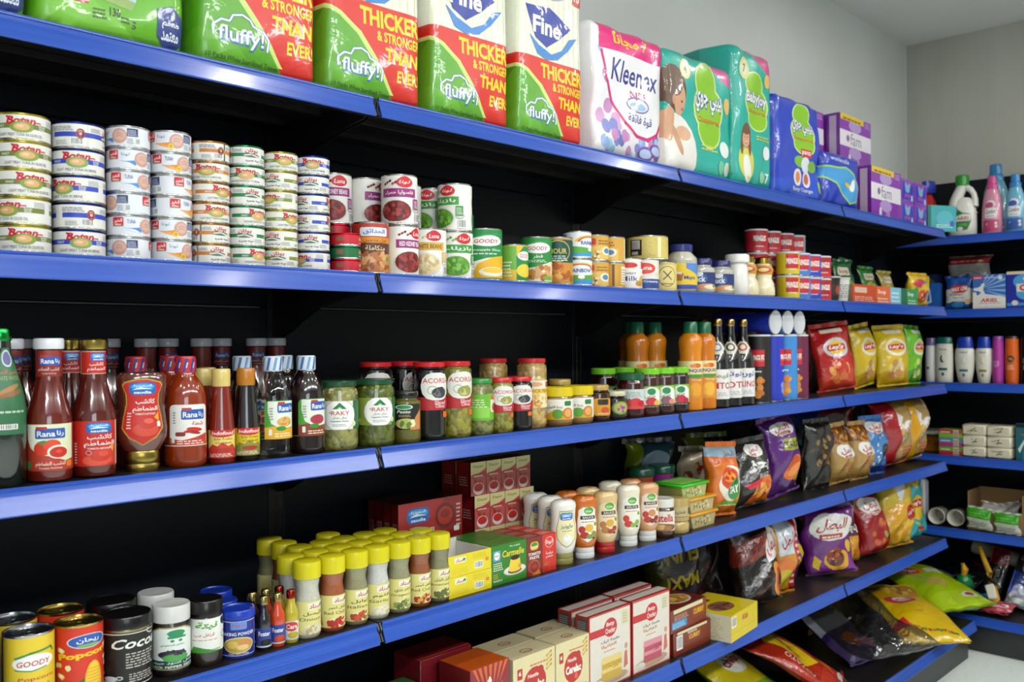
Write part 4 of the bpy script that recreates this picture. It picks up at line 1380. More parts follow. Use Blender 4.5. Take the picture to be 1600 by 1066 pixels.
put(vs, 1.465, .06, Z, 'wavy cream bottle with a gold cap, nearer of two', rz=-1.0, group='wavy gold-capped bottles')
put(vs, 1.545, .049, Z, 'wavy cream bottle with a gold cap, farther of two', rz=-1.0, group='wavy gold-capped bottles')


def chiptube(col, h, r=.0375, back=None, food='e8a040'):
    """paper tube of stacked chips"""
    a = Art(2 * pi * r * .995, h - .008)
    a.r(0, 0, 1, 1, col)
    k = r / h
    a.r(.40, .70 - .9 * k, .60, .70 + .5 * k - .0, 'c8202c' if col != 'c82432' else 'a81420').t('PRINGLES', .5, .70 - .2 * k, .185, .55 * k, 'f4f0e8', b=.04)
    if h > .15:
        a.r(.40, .62, .60, .635, 'c8202c').d(.52, .22, .08, .12, 9, .05, [food, 'd88a2c', 'c86a20'], 3).m(.44, .45, .56, .5, 1, 'e8e8e8').m(.85, .3, .98, .8, 14, 'b8b8c8').bar(.88, .08, .96, .22).m(.03, .3, .14, .75, 12, 'b8b8c8')
    else:
        a.m(.44, .2, .56, .28, 1, 'e8e8e8')
    t = thing('chip_tube', 'crisp tube')
    b = MB().lathe([(0, .001), (r * .94, 0), (r * .99, .001), (r * .99, .004)], TIN, 26)
    b.lathe([(r * .985, .004), (r * .985, h - .004)], col, 26, mi=1).wrap(a, .004, [(r * .985, .004), (r * .985, h - .004)], 26, 0, mi=1)
    b.obj('tube', [METAL, PAPER], t)
    MB().lathe([(r * .98, h - .006), (r * 1.01, h - .005), (r * 1.01, h - .001), (r * .97, h), (r * .85, h - .0015), (0, h - .0015)], 'd6d8dc', 26).obj('lid', PLAST, t)
    return t


sy, sb, sd, sr, sg = [chiptube(c, .076) for c in ('d8c21e', '3f7fd0', '2a44c0', 'c82432', '9aa6ae')]
for p, x, nm in ((sy, 1.71, 'yellow'), (sb, 1.787, 'light blue'), (sd, 1.864, 'deep blue'), (sr, 1.941, 'red')):
    for k in range(2):
        put(p, x, .05, Z + .0763 * k, f'short {nm} crisp tube, {"upper" if k else "lower"} of two', rz=face(x, .05, .45), group='short crisp tubes in the front row')
for i, (p, x, nm) in enumerate(((sr, 1.66, 'red'), (sr, 1.75, 'red'), (sr, 1.84, 'red'), (sg, 1.925, 'grey'))):
    for k in range(3):
        put(p if k else (sd if i == 0 else sb), x, .135, Z + .0763 * k, (f'short {nm} crisp tube on the high back stack, {ORD[i]} along' if k == 2 else 'short crisp tube inside the stacks behind the front row'), rz=face(x, .13, .35), group='short crisp tubes at the back' if k < 2 else 'red crisp tubes on top')
a = Art(2 * pi * .03, .06)
a.r(0, 0, 1, 1, '1c1a1a').r(.3, .2, .6, .8, '3a2a24').e(.5, .5, .08, .25, 'b03a2a').m(.62, .1, .75, .9, 6, 'c8c8c8')
cup1 = lathed('noodle_cup', 'cup', [('cup', PAPER, [(0, 0), (.026, 0), (.034, .082)], '1a1818', [(a, .01, 0)]), ('lid', PLAST, [(.034, .081), (.037, .0815), (.037, .086), (.03, .087), (0, .087)], 'c9c6c0')])
put(cup1, 2.02, .05, Z, 'black noodle cup with a pale lid')
a2 = Art(2 * pi * .03, .06).r(0, 0, 1, 1, 'dcdad4').m(.3, .1, .7, .9, 8, '4a4a50').r(.2, .0, .3, 1, '3a3a42')
cup2 = lathed('noodle_cup', 'cup', [('cup', PAPER, [(0, 0), (.026, 0), (.034, .082)], 'dcdad4', [(a2, .01, 0)]), ('lid', PLAST, [(.034, .081), (.037, .0815), (.037, .086), (.03, .087), (0, .087)], 'c9c6c0')])
put(cup2, 2.098, .05, Z, 'white noodle cup with black print, next to the soup carton')
o = pillow('snack_bag', 'snack bag', .11, .09, .05, 'c8581c', Art(.11, .09).r(0, 0, 1, 1, 'c8501c').e(.5, .4, .3, .3, 'e07a2a').rr(.2, .6, .8, .9, 'b03018'), seed=31, nx=9, ny=9)
put(o, 2.06, .15, Z, 'small orange sachet bag behind the noodle cups', rz=-.3)


def tray(x0, x1, y0, y1, h, hf, colf, arts, name, cat):
    """open display carton: floor, four walls, the front one lower"""
    t = thing(name, cat)
    w, d = x1 - x0, y1 - y0
    q = .003
    b = MB().box(-w / 2, w / 2, -d / 2, -d / 2 + q, 0, hf, colf, .0006)
    b.flat(arts, (-w / 2, -d / 2, 0), (1, 0, 0), (0, 0, 1))
    b.obj('front_panel', CARTON, t)
    MB().box(-w / 2, w / 2, d / 2 - q, d / 2, 0, h, '9a8a6c', .0006).obj('back_panel', BOARD, t)
    for s_ in (-1, 1):
        MB().box(*((-w / 2, -w / 2 + q) if s_ < 0 else (w / 2 - q, w / 2)), -d / 2 + q, d / 2 - q, 0, h if hf < h * .7 else hf, '8c7a5c', .0006).obj('side_panel', BOARD, t)
    MB().box(-w / 2 + q, w / 2 - q, -d / 2 + q, d / 2 - q, 0, .003, '9a8a6c', .0006).obj('tray_floor', BOARD, t)
    return t


a = Art(.62, .066)
a.r(0, 0, 1, 1, 'c8481e').r(.34, .02, .55, .98, 'e0662a').r(.55, 0, .72, 1, '7cc0d8').r(.72, 0, .82, 1, '1c6a3a').r(.82, 0, 1, 1, '2f9a48').rr(.03, .55, .2, .85, 'd8b8a0', q=.1).m(.03, .1, .32, .4, 3, 'e8b898').t('Soup', .42, .66, .12, .3, 'f4ece0', b=.02).m(.36, .1, .53, .42, 2, 'f0d8c0').m(.57, .15, .70, .85, 3, 'e0f0f4').t('Soup', .88, .66, .1, .3, 'f4f4e8', b=.02).m(.84, .1, .98, .42, 2, 'd8ecd0')
tr = tray(2.15, 2.77, .02, .22, .066, .066, 'c8481e', a, 'soup_sachet_carton', 'display carton')
put(tr, 2.445, .12, Z, 'long orange, blue and green display carton full of soup sachets')
for i, (x, y, z, rz, tx, c, c2, h) in enumerate(((2.24, .175, .01, .2, -.3, '0e4a26', '1c6a34', .12), (2.33, .12, .012, -.25, -.35, '14582c', '3a9a3a', .125), (2.43, .165, .012, .15, -.25, '1a7a34', 'a8c83a', .135), (2.525, .11, .012, -.1, -.4, '2a7a30', 'b8a040', .11), (2.61, .155, .012, .1, -.35, '8a7a2c', '5a8a34', .115), (2.672, .105, .012, -.05, -.3, 'a89a4a', 'c8b04a', .10))):
    a = Art(.1, h).r(0, 0, 1, 1, c).e(.5, .35, .35, .22, c2).rr(.2, .62, .8, .85, 'd8d8c0', q=.3).t('Soup', .5, .73, .42, .14, 'b8302a', b=.02).d(.5, .3, .25, .14, 9, .06, ['d8c070', '7aa04a', 'c86a3a'], i)
    put(pillow('soup_sachet', 'sachet', .12, h * 1.2, .018, c, a, seed=40 + i, nx=9, ny=9, seal=.008), x, y, Z + z, f'{["dark green", "dark green and lime", "bright green", "green and tan", "olive", "straw-coloured"][i]} soup sachet sticking out of the display carton, {ORD[i]} along', rz=rz, tilt=(tx * .5, 0))
a = Art(.14, .125)
a.r(0, 0, 1, 1, 'd8b41e').e(.3, .72, .2, .14, 'c8302c').t('ميمي', .5, .74, .5, .2, '7a3a98', b=.04).e(.55, .3, .3, .22, 'c8482a').d(.55, .3, .25, .18, 20, .05, ['e0a030', 'c8402a', 'e8c860', '6a9a3a'], 8).e(.2, .4, .1, .2, '5a9a3a')
o = pillow('noodle_bag', 'snack bag', .15, .125, .06, 'd0ac1c', a, seed=50, seal=.01)
put(o, 2.86, .06, Z, 'small bright yellow noodle bag at the end of the second shelf', rz=-.2)

# ------------------------------------------------------------------ third shelf: sauces, pickles, jams, squash, crisps
Z = ZS[3]


def rana(a, cx, cy, w, h):
    a.rr(cx - w * .5, cy - h * .5, cx + w * .5, cy + h * .5, '2a55a8', q=.15).rr(cx - w * .48, cy + h * .42, cx - w * .1, cy + h * .68, 'b8382c', q=.3)
    a.t('Rana', cx - w * .14, cy - h * .02, w * .58, h * .56, 'eef0f4', b=.02).t('رنا', cx + w * .32, cy - h * .02, w * .24, h * .6, 'eef0f4', b=.02)
    return a


KET = [(0, 0), (.026, 0), (.030, .003), (.031, .008), (.031, .088), (.029, .100), (.0235, .120), (.0185, .142), (.0172, .152), (.0170, .188), (.0158, .193)]
a = Art(.074, .066)
a.r(0, 0, 1, 1, 'b23a26').p([(.02, 1), (1, 1), (1, .24), (.8, .2), (.55, .3), (.3, .36), (.12, .5), (.05, .7)], 'd9dfb8').p([(.05, .98), (.12, .98), (.5, .98), (.4, .6), (.25, .42), (.1, .6)], 'eef0dc')
rana(a, .52, .80, .56, .22)
a.e(.38, .48, .17, .15, 'd23a22').e(.55, .55, .16, .12, 'dc4a2a').p([(.28, .62), (.4, .66), (.5, .62), (.42, .6), (.36, .54)], '5a8a3a').e(.66, .4, .2, .15, 'f0e4d4').e(.67, .39, .17, .12, 'c02818').e(.67, .41, .06, .04, 'd84a30')
a.t('كتشب الطماطم', .53, .135, .56, .12, 'f2e8dc', b=.01).t('Tomato Ketchup', .52, .05, .42, .05, 'e8d0c0').rr(.06, .03, .15, .2, '4a8a4a').rr(.82, .06, .96, .2, 'e0782c')
na = Art(.050, .035)
rana(na, .55, .62, .62, .36)
na.t('كتشب الطماطم', .5, .26, .62, .2, 'e8d0c8').t('Tomato Ketchup', .5, .1, .4, .09, 'd8b8b0')
rk = lathed('ketchup_bottle', 'bottle', [('bottle', LIQ, KET, '64180d'), ('front_label', PAPER, [(.0311, .017), (.0312, .018), (.0312, .083), (.0311, .084)], 'a83422', [(a, .0175, 0)]), ('neck_label', PAPER, [(.0172, .151), (.0174, .152), (.0174, .188), (.0172, .189)], '8e2a22', [(na, .152, 0)]), ('cap', PLAST, [(.020, .191), (.0205, .193), (.0205, .2045), (.019, .2065), (0, .2065)], 'dfe0e6')])
put(rk, -.5615, .045, Z, 'ketchup bottle with a white cap and tomato label, in the front row', rz=face(-.558, .045))
put(rk, -.590, .125, Z, 'white-capped ketchup bottle directly behind the front tomato-label one', rz=.1, group='back row ketchup bottles')
BX = [-.512, -.430, -.363, -.308, -.252, -.199, -.141, -.081, -.017]
for i, x in enumerate(BX):
    put(rk, x, .288 if i % 2 else .319, Z, f'white-capped ketchup bottle in the back row, {ORD[i]} from the tall green bottle', rz=[.2, 0, .3, 2.4, .5, 2.0, 0, .2, 2.5][i] + face(x, .31), group='back row ketchup bottles')
a = Art(.074, .066)
a.r(0, 0, 1, 1, 'c2261c').p([(.35, .05), (.95, .05), (.95, .55), (.75, .42), (.5, .34), (.3, .2)], 'cc3a26').e(.55, .12, .3, .12, 'd8503a').e(.6, .2, .2, .1, 'c43424').e(.66, .27, .1, .06, 'd8503a').p([(.78, .42), (.9, .48), (.88, .3)], 'eda02a')


def saudia(a, cx, cy, w, h):
    a.rr(cx - w / 2, cy - h / 2, cx + w / 2, cy + h / 2, '2262b4', q=.35).e(cx, cy + h * .16, w * .44, h * .24, '4aa0d8').p([(cx - w * .4, cy - h * .1), (cx - w * .1, cy + h * .12), (cx + w * .2, cy + .02 * h), (cx + w * .4, cy - h * .06), (cx, cy - h * .02)], 'e8f2f8')
    a.t('السعودية', cx, cy + h * .22, w * .66, h * .24, 'e8f2f8').t('saudia', cx, cy - h * .28, w * .66, h * .22, 'f0f4f8', b=.025)
    return a


saudia(a, .58, .85, .5, .24)
a.t('كاتشب', .6, .64, .5, .13, 'f2e6e0', b=.02).t('الطماطم', .6, .485, .62, .15, 'f2e6e0', b=.02).t('TOMATO KETCHUP', .58, .39, .46, .04, 'f2e6e0').m(.07, .06, .14, .55, 8, 'f0d8d0').e(.38, .3, .06, .05, 'b81c14').arc(.38, .3, .05, .045, .01, 'e8d0c8').r(.95, 0, 1, 1, 'd8c8b8')
na = Art(.046, .032)
na.r(0, 0, 1, 1, 'c2261c')
saudia(na, .6, .76, .5, .38)
na.t('كاتشب', .55, .42, .46, .2, 'f2e6e0', b=.02).t('الطماطم', .55, .18, .6, .22, 'f2e6e0', b=.02)
sk = lathed('ketchup_bottle', 'bottle', [('bottle', LIQ, KET, '54140a'), ('front_label', PAPER, [(.0311, .017), (.0312, .018), (.0312, .083), (.0311, .084)], '9a2a1c', [(a, .0175, 0)]), ('neck_label', PAPER, [(.0172, .153), (.0174, .154), (.0174, .186), (.0172, .187)], 'd8d0c4', [(na, .154, .1)]), ('cap', METAL, [(.020, .190), (.0207, .192), (.0207, .2035), (.019, .2055), (0, .2055)], 'b09a4a')])
put(sk, -.498, .045, Z, 'red-label ketchup bottle with a gold cap, in the front row', rz=face(-.5, .045, .05))
put(sk, -.503, .13, Z, 'gold-capped ketchup bottle behind the front gold-capped one', rz=face(-.5, .13))
# squeeze bottle
SQ = [(0, .030), (.020, .030), (.024, .032), (.0325, .052), (.0335, .066), (.0305, .092), (.0305, .112), (.0330, .134), (.0325, .146), (.028, .1525), (.012, .1545), (0, .1545)]
a = Art(.060, .104)
pts = [(.5, .0), (.8, .12), (.97, .27), (.95, .45), (.88, .62), (.88, .78), (.96, .9), (.9, .95), (.6, 1), (.4, 1), (.1, .95), (.04, .9), (.12, .78), (.12, .62), (.05, .45), (.03, .27), (.2, .12)]
a.p(pts, 'b8963a').p([((x - .5) * .93 + .5, (y - .5) * .96 + .5) for x, y in pts], 'c4241c')
saudia(a, .5, .85, .56, .19)
a.t('كاتشب', .56, .655, .42, .09, 'f4eae4', b=.02).t('الطماطم', .56, .54, .56, .10, 'f4eae4', b=.02).t('TOMATO KETCHUP', .56, .475, .44, .028, 'f0dcd4').p([(.74, .42), (.86, .5), (.85, .36)], 'eda02a').e(.56, .24, .27, .1, 'd04a34').e(.6, .32, .18, .07, 'c03424').e(.62, .37, .1, .04, 'd8604a').m(.16, .26, .26, .52, 6, 'f0d8d0').rr(.8, .28, .88, .36, 'dfe8d8')
sqb = lathed('squeeze_ketchup_bottle', 'bottle', [('bottle', LIQ, SQ, '5a2418', [(a, .040, 0)], {'rref': .0305}), ('cap', METAL, [(0, 0), (.0225, 0), (.0235, .002), (.0235, .010), (.0228, .011), (.0228, .0125), (.0235, .0135), (.0228, .028), (.0215, .031), (0, .031)], 'a8924a')], sq=(1.13, .72))
put(sqb, -.426, .043, Z, 'upside-down squeezy ketchup bottle standing on its gold cap', rz=face(-.426, .043, .08))
# chilli sauce
CH = [(0, 0), (.029, 0), (.0325, .004), (.033, .010), (.033, .104), (.0315, .118), (.027, .131), (.020, .141), (.0165, .146), (.0155, .152), (.0155, .168)]
a = Art(.066, .066)
a.rr(0, 0, 1, 1, 'e6e4de', q=.12).p([(.0, .2), (.3, .14), (.6, .2), (.98, .3), (.98, .06), (.94, .02), (.06, .02), (.02, .06)], 'c23a28')
rana(a, .6, .76, .6, .24)
a.e(.62, .4, .2, .05, 'b8241c', rot=-.1).e(.55, .37, .2, .045, 'c83022', rot=.15).e(.6, .33, .18, .04, 'a81c14', rot=-.2).t('شطة', .7, .55, .3, .1, 'c23a28').m(.1, .55, .17, .85, 5, '6a6a70').rr(.16, .24, .4, .34, '8a2418', q=.4).m(.2, .05, .9, .16, 2, 'eed8cc').rr(.06, .08, .14, .2, 'dfe4d8')
g = random.Random(3)
capa = Art(.104, .022)
capa.r(0, 0, 1, 1, 'c02a30')
for i in range(9):
    x = i / 9
    capa.p([(x, 0), (x + .04, 0), (x + .09, 1), (x + .05, 1)], '2a3a8a').p([(x + .05, .3), (x + .07, .3), (x + .09, .7), (x + .07, .7)], 'd8c8d0')
cs = lathed('chilli_sauce_bottle', 'bottle', [('bottle', LIQ, CH, '8c2e0a'), ('front_label', PAPER, [(.0331, .034), (.0332, .035)], 'e6e4de', [(a, .034, .12)], {}), ('cap', PLAST, [(.0160, .150), (.0166, .151), (.0166, .174), (.015, .1768), (0, .1768)], 'c02a30', [(capa, .1515, 0)])])
put(cs, -.3515, .048, Z, 'big orange-red chilli sauce bottle with a white pepper label, in front', rz=face(-.346, .048, .08))
put(cs, -.399, .125, Z, 'chilli sauce bottle behind, only its patterned red cap showing, nearer the ketchup', group='rear chilli bottles', rz=face(-.37, .12))
put(cs, -.331, .145, Z, 'chilli sauce bottle behind, directly over the shoulder of the front one', group='rear chilli bottles', rz=face(-.325, .13))
# sambal and soy
SB = [(0, 0), (.0205, 0), (.0225, .003), (.0225, .055), (.0215, .060), (.0185, .090), (.0155, .122), (.0145, .128)]


def indo(c1, c2):
    a = Art(.052, .046)
    a.r(0, 0, 1, 1, c1).p([(.0, .3), (.2, .5), (.35, .42), (.5, .56), (.7, .42), (.85, .5), (1, .3), (1, 0), (0, 0)], c2).r(.1, .82, .95, 1, 'c4242c').e(.52, .86, .42, .12, 'c4242c').t('Indofood', .53, .89, .74, .13, 'f2e8e0', b=.02, sh=.15).t('صلصة حارة', .55, .68, .6, .11, '7a2a1c').t('سويت', .55, .54, .5, .1, '7a2a1c').m(.1, .05, .9, .18, 3, 'f0e0d0').e(.55, .28, .26, .08, 'a8301c')
    return a


sam = lathed('sambal_bottle', 'bottle', [('bottle', LIQ, SB, '7a1c0b'), ('front_label', PAPER, [(.0226, .009), (.0227, .010)], 'e8c83a', [(indo('e4cf6a', 'c8342a'), .009, .05)]), ('cap', PLAST, [(.0148, .126), (.0152, .127), (.0152, .153), (.014, .155), (0, .155)], 'd8c070')])
soy = lathed('soy_sauce_bottle', 'bottle', [('bottle', LIQ, SB, '120a08'), ('front_label', PAPER, [(.0226, .009), (.0227, .010)], 'd8c020', [(indo('d8c020', '8a8a3a'), .009, .1)]), ('cap', PLAST, [(.0148, .126), (.0152, .127), (.0152, .153), (.014, .155), (0, .155)], 'b8741e')])
put(sam, -.2945, .0375, Z, 'slim red sambal bottle with a pale yellow cap, in the front row', rz=face(-.3, .04))
put(sam, -.300, .09, Z, 'slim sambal bottle behind the front one, nearer the dark soy bottle', group='rear sambal bottles')
put(sam, -.268, .135, Z, 'slim sambal bottle farthest back, half hidden by the front one', group='rear sambal bottles')
put(soy, -.2488, .0375, Z, 'slim black soy sauce bottle with an orange-brown cap', rz=face(-.256, .04, .1))
# vinegar
VN = [(0, 0), (.029, 0), (.0325, .004), (.033, .010), (.033, .098), (.0315, .112), (.027, .127), (.0205, .139), (.0165, .145), (.0155, .150), (.0155, .168)]
va = Art(.104, .022)
va.r(0, 0, 1, 1, 'd2dae4')
for i in range(9):
    x = i / 9
    va.p([(x, 0), (x + .045, 0), (x + .09, 1), (x + .045, 1)], '3a68a8' if i % 2 else '6a9ac8')


def vlab(c1, c2, fr):
    a = Art(.058, .066)
    a.rr(0, 0, 1, 1, '4a9a34', q=.15).p([(.1, .98), (.98, .98), (.98, .3), (.5, .26), (.2, .4), (.1, .7)], 'dfe4d6').p([(0, .0), (1, 0), (1, .3), (.6, .24), (.3, .34), (.0, .3)], c1)
    rana(a, .68, .80, .6, .24)
    a.e(.62, .44, .26, .13, fr).d(.62, .44, .2, .1, 14, .06, [fr, c2], 5).m(.14, .5, .26, .85, 5, '7a8a7a').e(.5, .27, .16, .06, '3a8a2a').rr(.12, .1, .22, .26, 'dfe8dc').m(.3, .06, .9, .18, 2, 'f0e8c8')
    return a


t = lathed('vinegar_bottle', 'bottle', [('bottle', SHELL, [(q[0], q[1]) for q in VN], 'ffffff'), ('front_label', PAPER, [(.0333, .032), (.0334, .033)], '4a9a34', [(vlab('e0a824', 'c88a3a', 'd8b060'), .032, .1)]), ('cap', PLAST, [(.0160, .148), (.0166, .149), (.0166, .172), (.015, .1742), (0, .1742)], 'c8d2e0', [(va, .1495, 0)])])
dv = lathed('vinegar_bottle', 'bottle', [('bottle', LIQ, VN, '1a0808'), ('front_label', PAPER, [(.0331, .032), (.0332, .033)], '4a9a34', [(vlab('8a3a2a', 'b02a3a', 'a83a4a'), .032, .1)]), ('cap', PLAST, [(.0160, .148), (.0166, .149), (.0166, .172), (.015, .1742), (0, .1742)], 'c8d2e0', [(va, .1495, 0)])])
put(t, -.192, .046, Z, 'clear vinegar bottle with green and yellow label and patterned cap', rz=face(-.198, .046, .33))
put(dv, -.1235, .046, Z, 'dark red vinegar bottle in the front row, beside the pickle jars', rz=face(-.13, .046, .33))
put(dv, -.206, .125, Z, 'dark vinegar bottle behind the clear one', group='rear vinegar bottles')
put(dv, -.120, .125, Z, 'dark vinegar bottle behind the dark front one', group='rear vinegar bottles')
# tall green bottle
a = Art(.06, .12)
a.p([(.2, 0), (.8, 0), (.98, .08), (1, .25), (.9, .6), (.78, .9), (.65, 1), (.35, 1), (.22, .9), (.1, .6), (0, .25), (.02, .08)], '2f6a44').e(.5, .88, .2, .1, 'c8d0d8').e(.5, .88, .16, .08, '5a5a90').t('عصير التمر', .5, .72, .6, .07, 'c8603a', b=.01).t('DATE WATER', .5, .65, .6, .05, '8a9a6a').e(.45, .52, .3, .03, 'a8763a', rot=.4).e(.5, .47, .3, .03, '8a5a2a', rot=.25).m(.2, .25, .8, .3, 1, 'b8d0b8').bar(.2, .06, .6, .12)
gb = lathed('green_bottle', 'bottle', [('bottle', LIQ, [(0, 0), (.029, 0), (.032, .004), (.032, .105), (.030, .125), (.022, .16), (.0145, .185), (.013, .20), (.013, .207)], '03130a', [(a, .073, .15)], {'rref': .029}), ('cap', METAL, [(.0138, .203), (.0142, .204), (.0142, .2185), (.013, .2205), (0, .2205)], '2a9a4a')])
put(gb, -.6255, .046, Z, 'tall dark green glass bottle with a green cap, front row', rz=.05)
put(gb, -.668, .10, Z, 'tall dark green glass bottle behind, mostly out of the picture')


def raky(c):
    a = Art(.168, .052)
    a.r(0, 0, 1, 1, c).r(0, .0, .06, 1, '2f7a40').r(.62, 0, 1, 1, '2a6a3c')
    a.d(.16, .5, .1, .4, 16, .03, ['b0b83a', '8a9a2c', 'd87a2c', 'c8c060'], 6)
    a.e(.46, .5, .19, .56, 'a8a494').e(.46, .5, .182, .54, 'f0efea').p([(.38, .72), (.46, .95), (.54, .72)], '1f7a40').p([(.43, .72), (.46, .8), (.49, .72)], 'c8d8c8').t('RAKY', .47, .58, .2, .15, 'c03a34', b=.01).t('AL', .355, .6, .03, .07, 'c03a34').t('مخلل مشكل', .46, .41, .16, .1, '5a7a5a').t('Vegetables Pickles', .46, .29, .2, .07, '3a6a8a').m(.38, .12, .54, .22, 2, '8aa0a0').e(.63, .2, .03, .1, 'd8d8a8')
    return a


pj = jar('pickle_jar', .037, .1265, 'a8a45c', '1f4a30', raky('dfe4cc'), .038, lidr=.92, lidh=.011, neck=.8)
for low in (0, 1):
    b = MB()
    for k in range(13):
        g = random.Random(2 * k + low + 2)
        aa, zz = g.uniform(-1.2, 1.2), (g.uniform(.012, .034) if low else g.uniform(.095, .106))
        b.lathe([(0, -.010), (.008, -.006), (.010, 0), (.008, .006), (0, .010)], g.choice(['c8662a', 'd8d4b0', 'a8a23c', '7a8a2c', 'd87a34']), 7, off=(.0268 * sin(aa), -.0268 * cos(aa), zz))
    b.obj('pickled_vegetables', SAUCE, pj)
put(pj, -.0525, .049, Z, 'mixed pickle jar with orange carrot and a round white label', rz=face(-.058, .05) + .25)
gj = jar('pickle_jar', .039, .1265, '6a7628', '1f4a30', raky('8a9a3c'), .040, lidr=.92, lidh=.011, neck=.8)
b = MB()
for k in range(22):
    g = random.Random(k + 70)
    aa, zz = g.uniform(-1.2, 1.2), (g.uniform(.014, .034) if k % 2 else g.uniform(.098, .108))
    b.lathe([(0, -.012), (.005, -.008), (.0065, 0), (.005, .008), (0, .012)], g.choice(['6a7a28', '8a9434', '55661c', '74842c']), 7, off=(.0315 * sin(aa), -.0315 * cos(aa), zz))
b.obj('pickled_cucumbers', SAUCE, gj)
put(gj, .033, .051, Z, 'green cucumber pickle jar with a round white label', rz=face(.033, .05) + .45)
a = Art(.07, .050)
a.rr(0, 0, 1, 1, '1c1c1a', q=.08).p([(.62, 0), (1, 0), (1, .8), (.8, .5)], 'c8824a').e(.45, .88, .26, .1, 'e8e8e0').e(.45, .88, .22, .075, '2a8a4a').t('Pesto', .44, .7, .4, .12, 'e8e8e0', sh=.3).m(.3, .5, .66, .6, 2, 'b8a86a').e(.5, .24, .3, .2, 'c8b86a').d(.5, .24, .24, .15, 14, .08, ['a8b84a', 'e8e0b0', '5a7a2c'], 4).rr(.08, .1, .18, .24, 'b8b8a8')
put(jar('pesto_jar', .030, .1, '7c7622', '14140f', a, .026, lidr=.84, lidh=.013, neck=.8, mat=SPICE), .103, .042, Z, 'small pesto jar with a black label and black lid', rz=face(.106, .042))


def acorsa(w, h, gr, blk):
    a = Art(w, h)
    a.r(0, .25, 1, .46, 'b0242c').p([(.1, .25), (.7, .25), (.6, .2), (.2, .2)], 'b0242c').rr(.36, .40, .70, .95, 'e2e0d8', q=.45).t('ACORSA', .53, .79, .30, .1, 'c02a34', b=.01).e(.56, .55, .09, .11, gr).d(.56, .55, .07, .09, 10, .025, [gr, blk], 5).arc(.48, .6, .05, .08, .006, '8a9a7a').t('Sliced', .57, .35, .14, .08, 'e8c8c8').t('Olives', .57, .28, .12, .07, 'e8c8c8')
    a.bar(.1, .04, .22, .18).m(.06, .5, .28, .9, 7, 'b8b8a8').rr(.6, .05, .68, .17, 'd8682a')
    return a


oj = jar('olive_jar', .035, .156, 'aaa23c', 'c8242a', acorsa(.2, .1, '9a9a4a', 'c8c080'), .04, lidr=.93, lidh=.010, neck=.86)
bj = jar('olive_jar', .035, .156, '0e0c0e', 'c8242a', acorsa(.2, .1, '3a3a44', '6a6a70'), .04, lidr=.93, lidh=.010, neck=.86, mat=LIQ, shell=False)
put(bj, .169, .047, Z, 'tall black olive jar with red lid, front row', rz=face(.163, .047, .3))
put(oj, .2405, .047, Z, 'tall sliced green olive jar with red lid, front row', rz=face(.236, .047, .3))
put(bj, .105, .14, Z, 'tall black olive jar behind the pesto jar', group='rear olive jars', rz=face(.105, .14))
put(bj, .185, .145, Z, 'tall black olive jar at the back, between the front black and green jars', group='rear olive jars')
a = Art(.12, .055)
a.rr(0, 0, 1, 1, '6ab02c', q=.05).rr(.1, .1, .7, .5, '8ac84a', q=.1).rr(.72, .3, .98, .85, 'e8e0cc', q=.2).e(.84, .5, .08, .16, 'a8602a').rr(.74, .78, .98, .95, 'd8482a', q=.3).rr(.02, .8, .14, .95, 'd8482a').m(.2, .5, .66, .85, 4, 'cfe8b0')
t = jar('green_olive_jar', .030, .118, '9a9a54', '2f8a3c', a, .03, lidr=.92, lidh=.011, neck=.84)
put(t, .3065, .042, Z, 'small whole olive jar with a green lid and lime label', rz=face(.3, .042))
sj = jar('olive_jar', .030, .118, 'aaa23c', 'c8242a', acorsa(.17, .075, '9a9a4a', 'c8c080'), .028, lidr=.93, lidh=.010, neck=.86)
kj = jar('olive_jar', .030, .118, '0e0c0e', 'c8242a', acorsa(.17, .075, '3a3a44', '6a6a70'), .028, lidr=.93, lidh=.010, neck=.86, mat=LIQ, shell=False)
put(sj, .3685, .042, Z, 'small sliced green olive jar with red lid', rz=face(.36, .042, .2))
put(kj, .430, .042, Z, 'small black olive jar with red lid', rz=face(.42, .042, .1))
a = Art(.2, .062)
a.r(0, 0, 1, 1, 'e6c24a').r(0, .7, 1, 1, 'e6dcc8').t('CHICK PEAS', .56, .62, .3, .12, '8a5a1a', b=.01).e(.56, .25, .24, .28, 'e8dcb8').d(.56, .25, .2, .22, 30, .025, ['d8a044', 'e8bc6a', 'c8883a'], 5).rr(.66, .74, .76, .95, 'c83a4a').e(.5, .86, .1, .08, 'd8a070')
cj = jar('chickpea_jar', .035, .157, 'efc578', 'c0262e', a, .045, lidr=.93, lidh=.010, neck=.86)
put(cj, .496, .065, Z, 'tall chickpea jar with a red lid, in front', rz=face(.486, .062, .2))
put(cj, .45, .145, Z, 'tall chickpea jar with a red lid, behind the front one', rz=face(.45, .14))


def pbart():
    a = Art(.165, .047)
    a.r(0, 0, 1, 1, 'e4e0d6').p([(.25, 0), (.75, 0), (.75, .3), (.6, .42), (.45, .5), (.33, .25)], 'e0a42a').e(.5, .28, .08, .24, '5a9a2c').e(.66, .32, .09, .28, 'c8782c').e(.66, .32, .06, .2, 'e0a860').rr(.6, .68, .72, .92, '2a7a44', q=.3).t('زبدة الفول', .46, .62, .22, .16, '5a4a2a').m(.05, .1, .24, .85, 7, '7a7a74').rr(.04, .78, .24, .95, 'b83a4a')
    return a


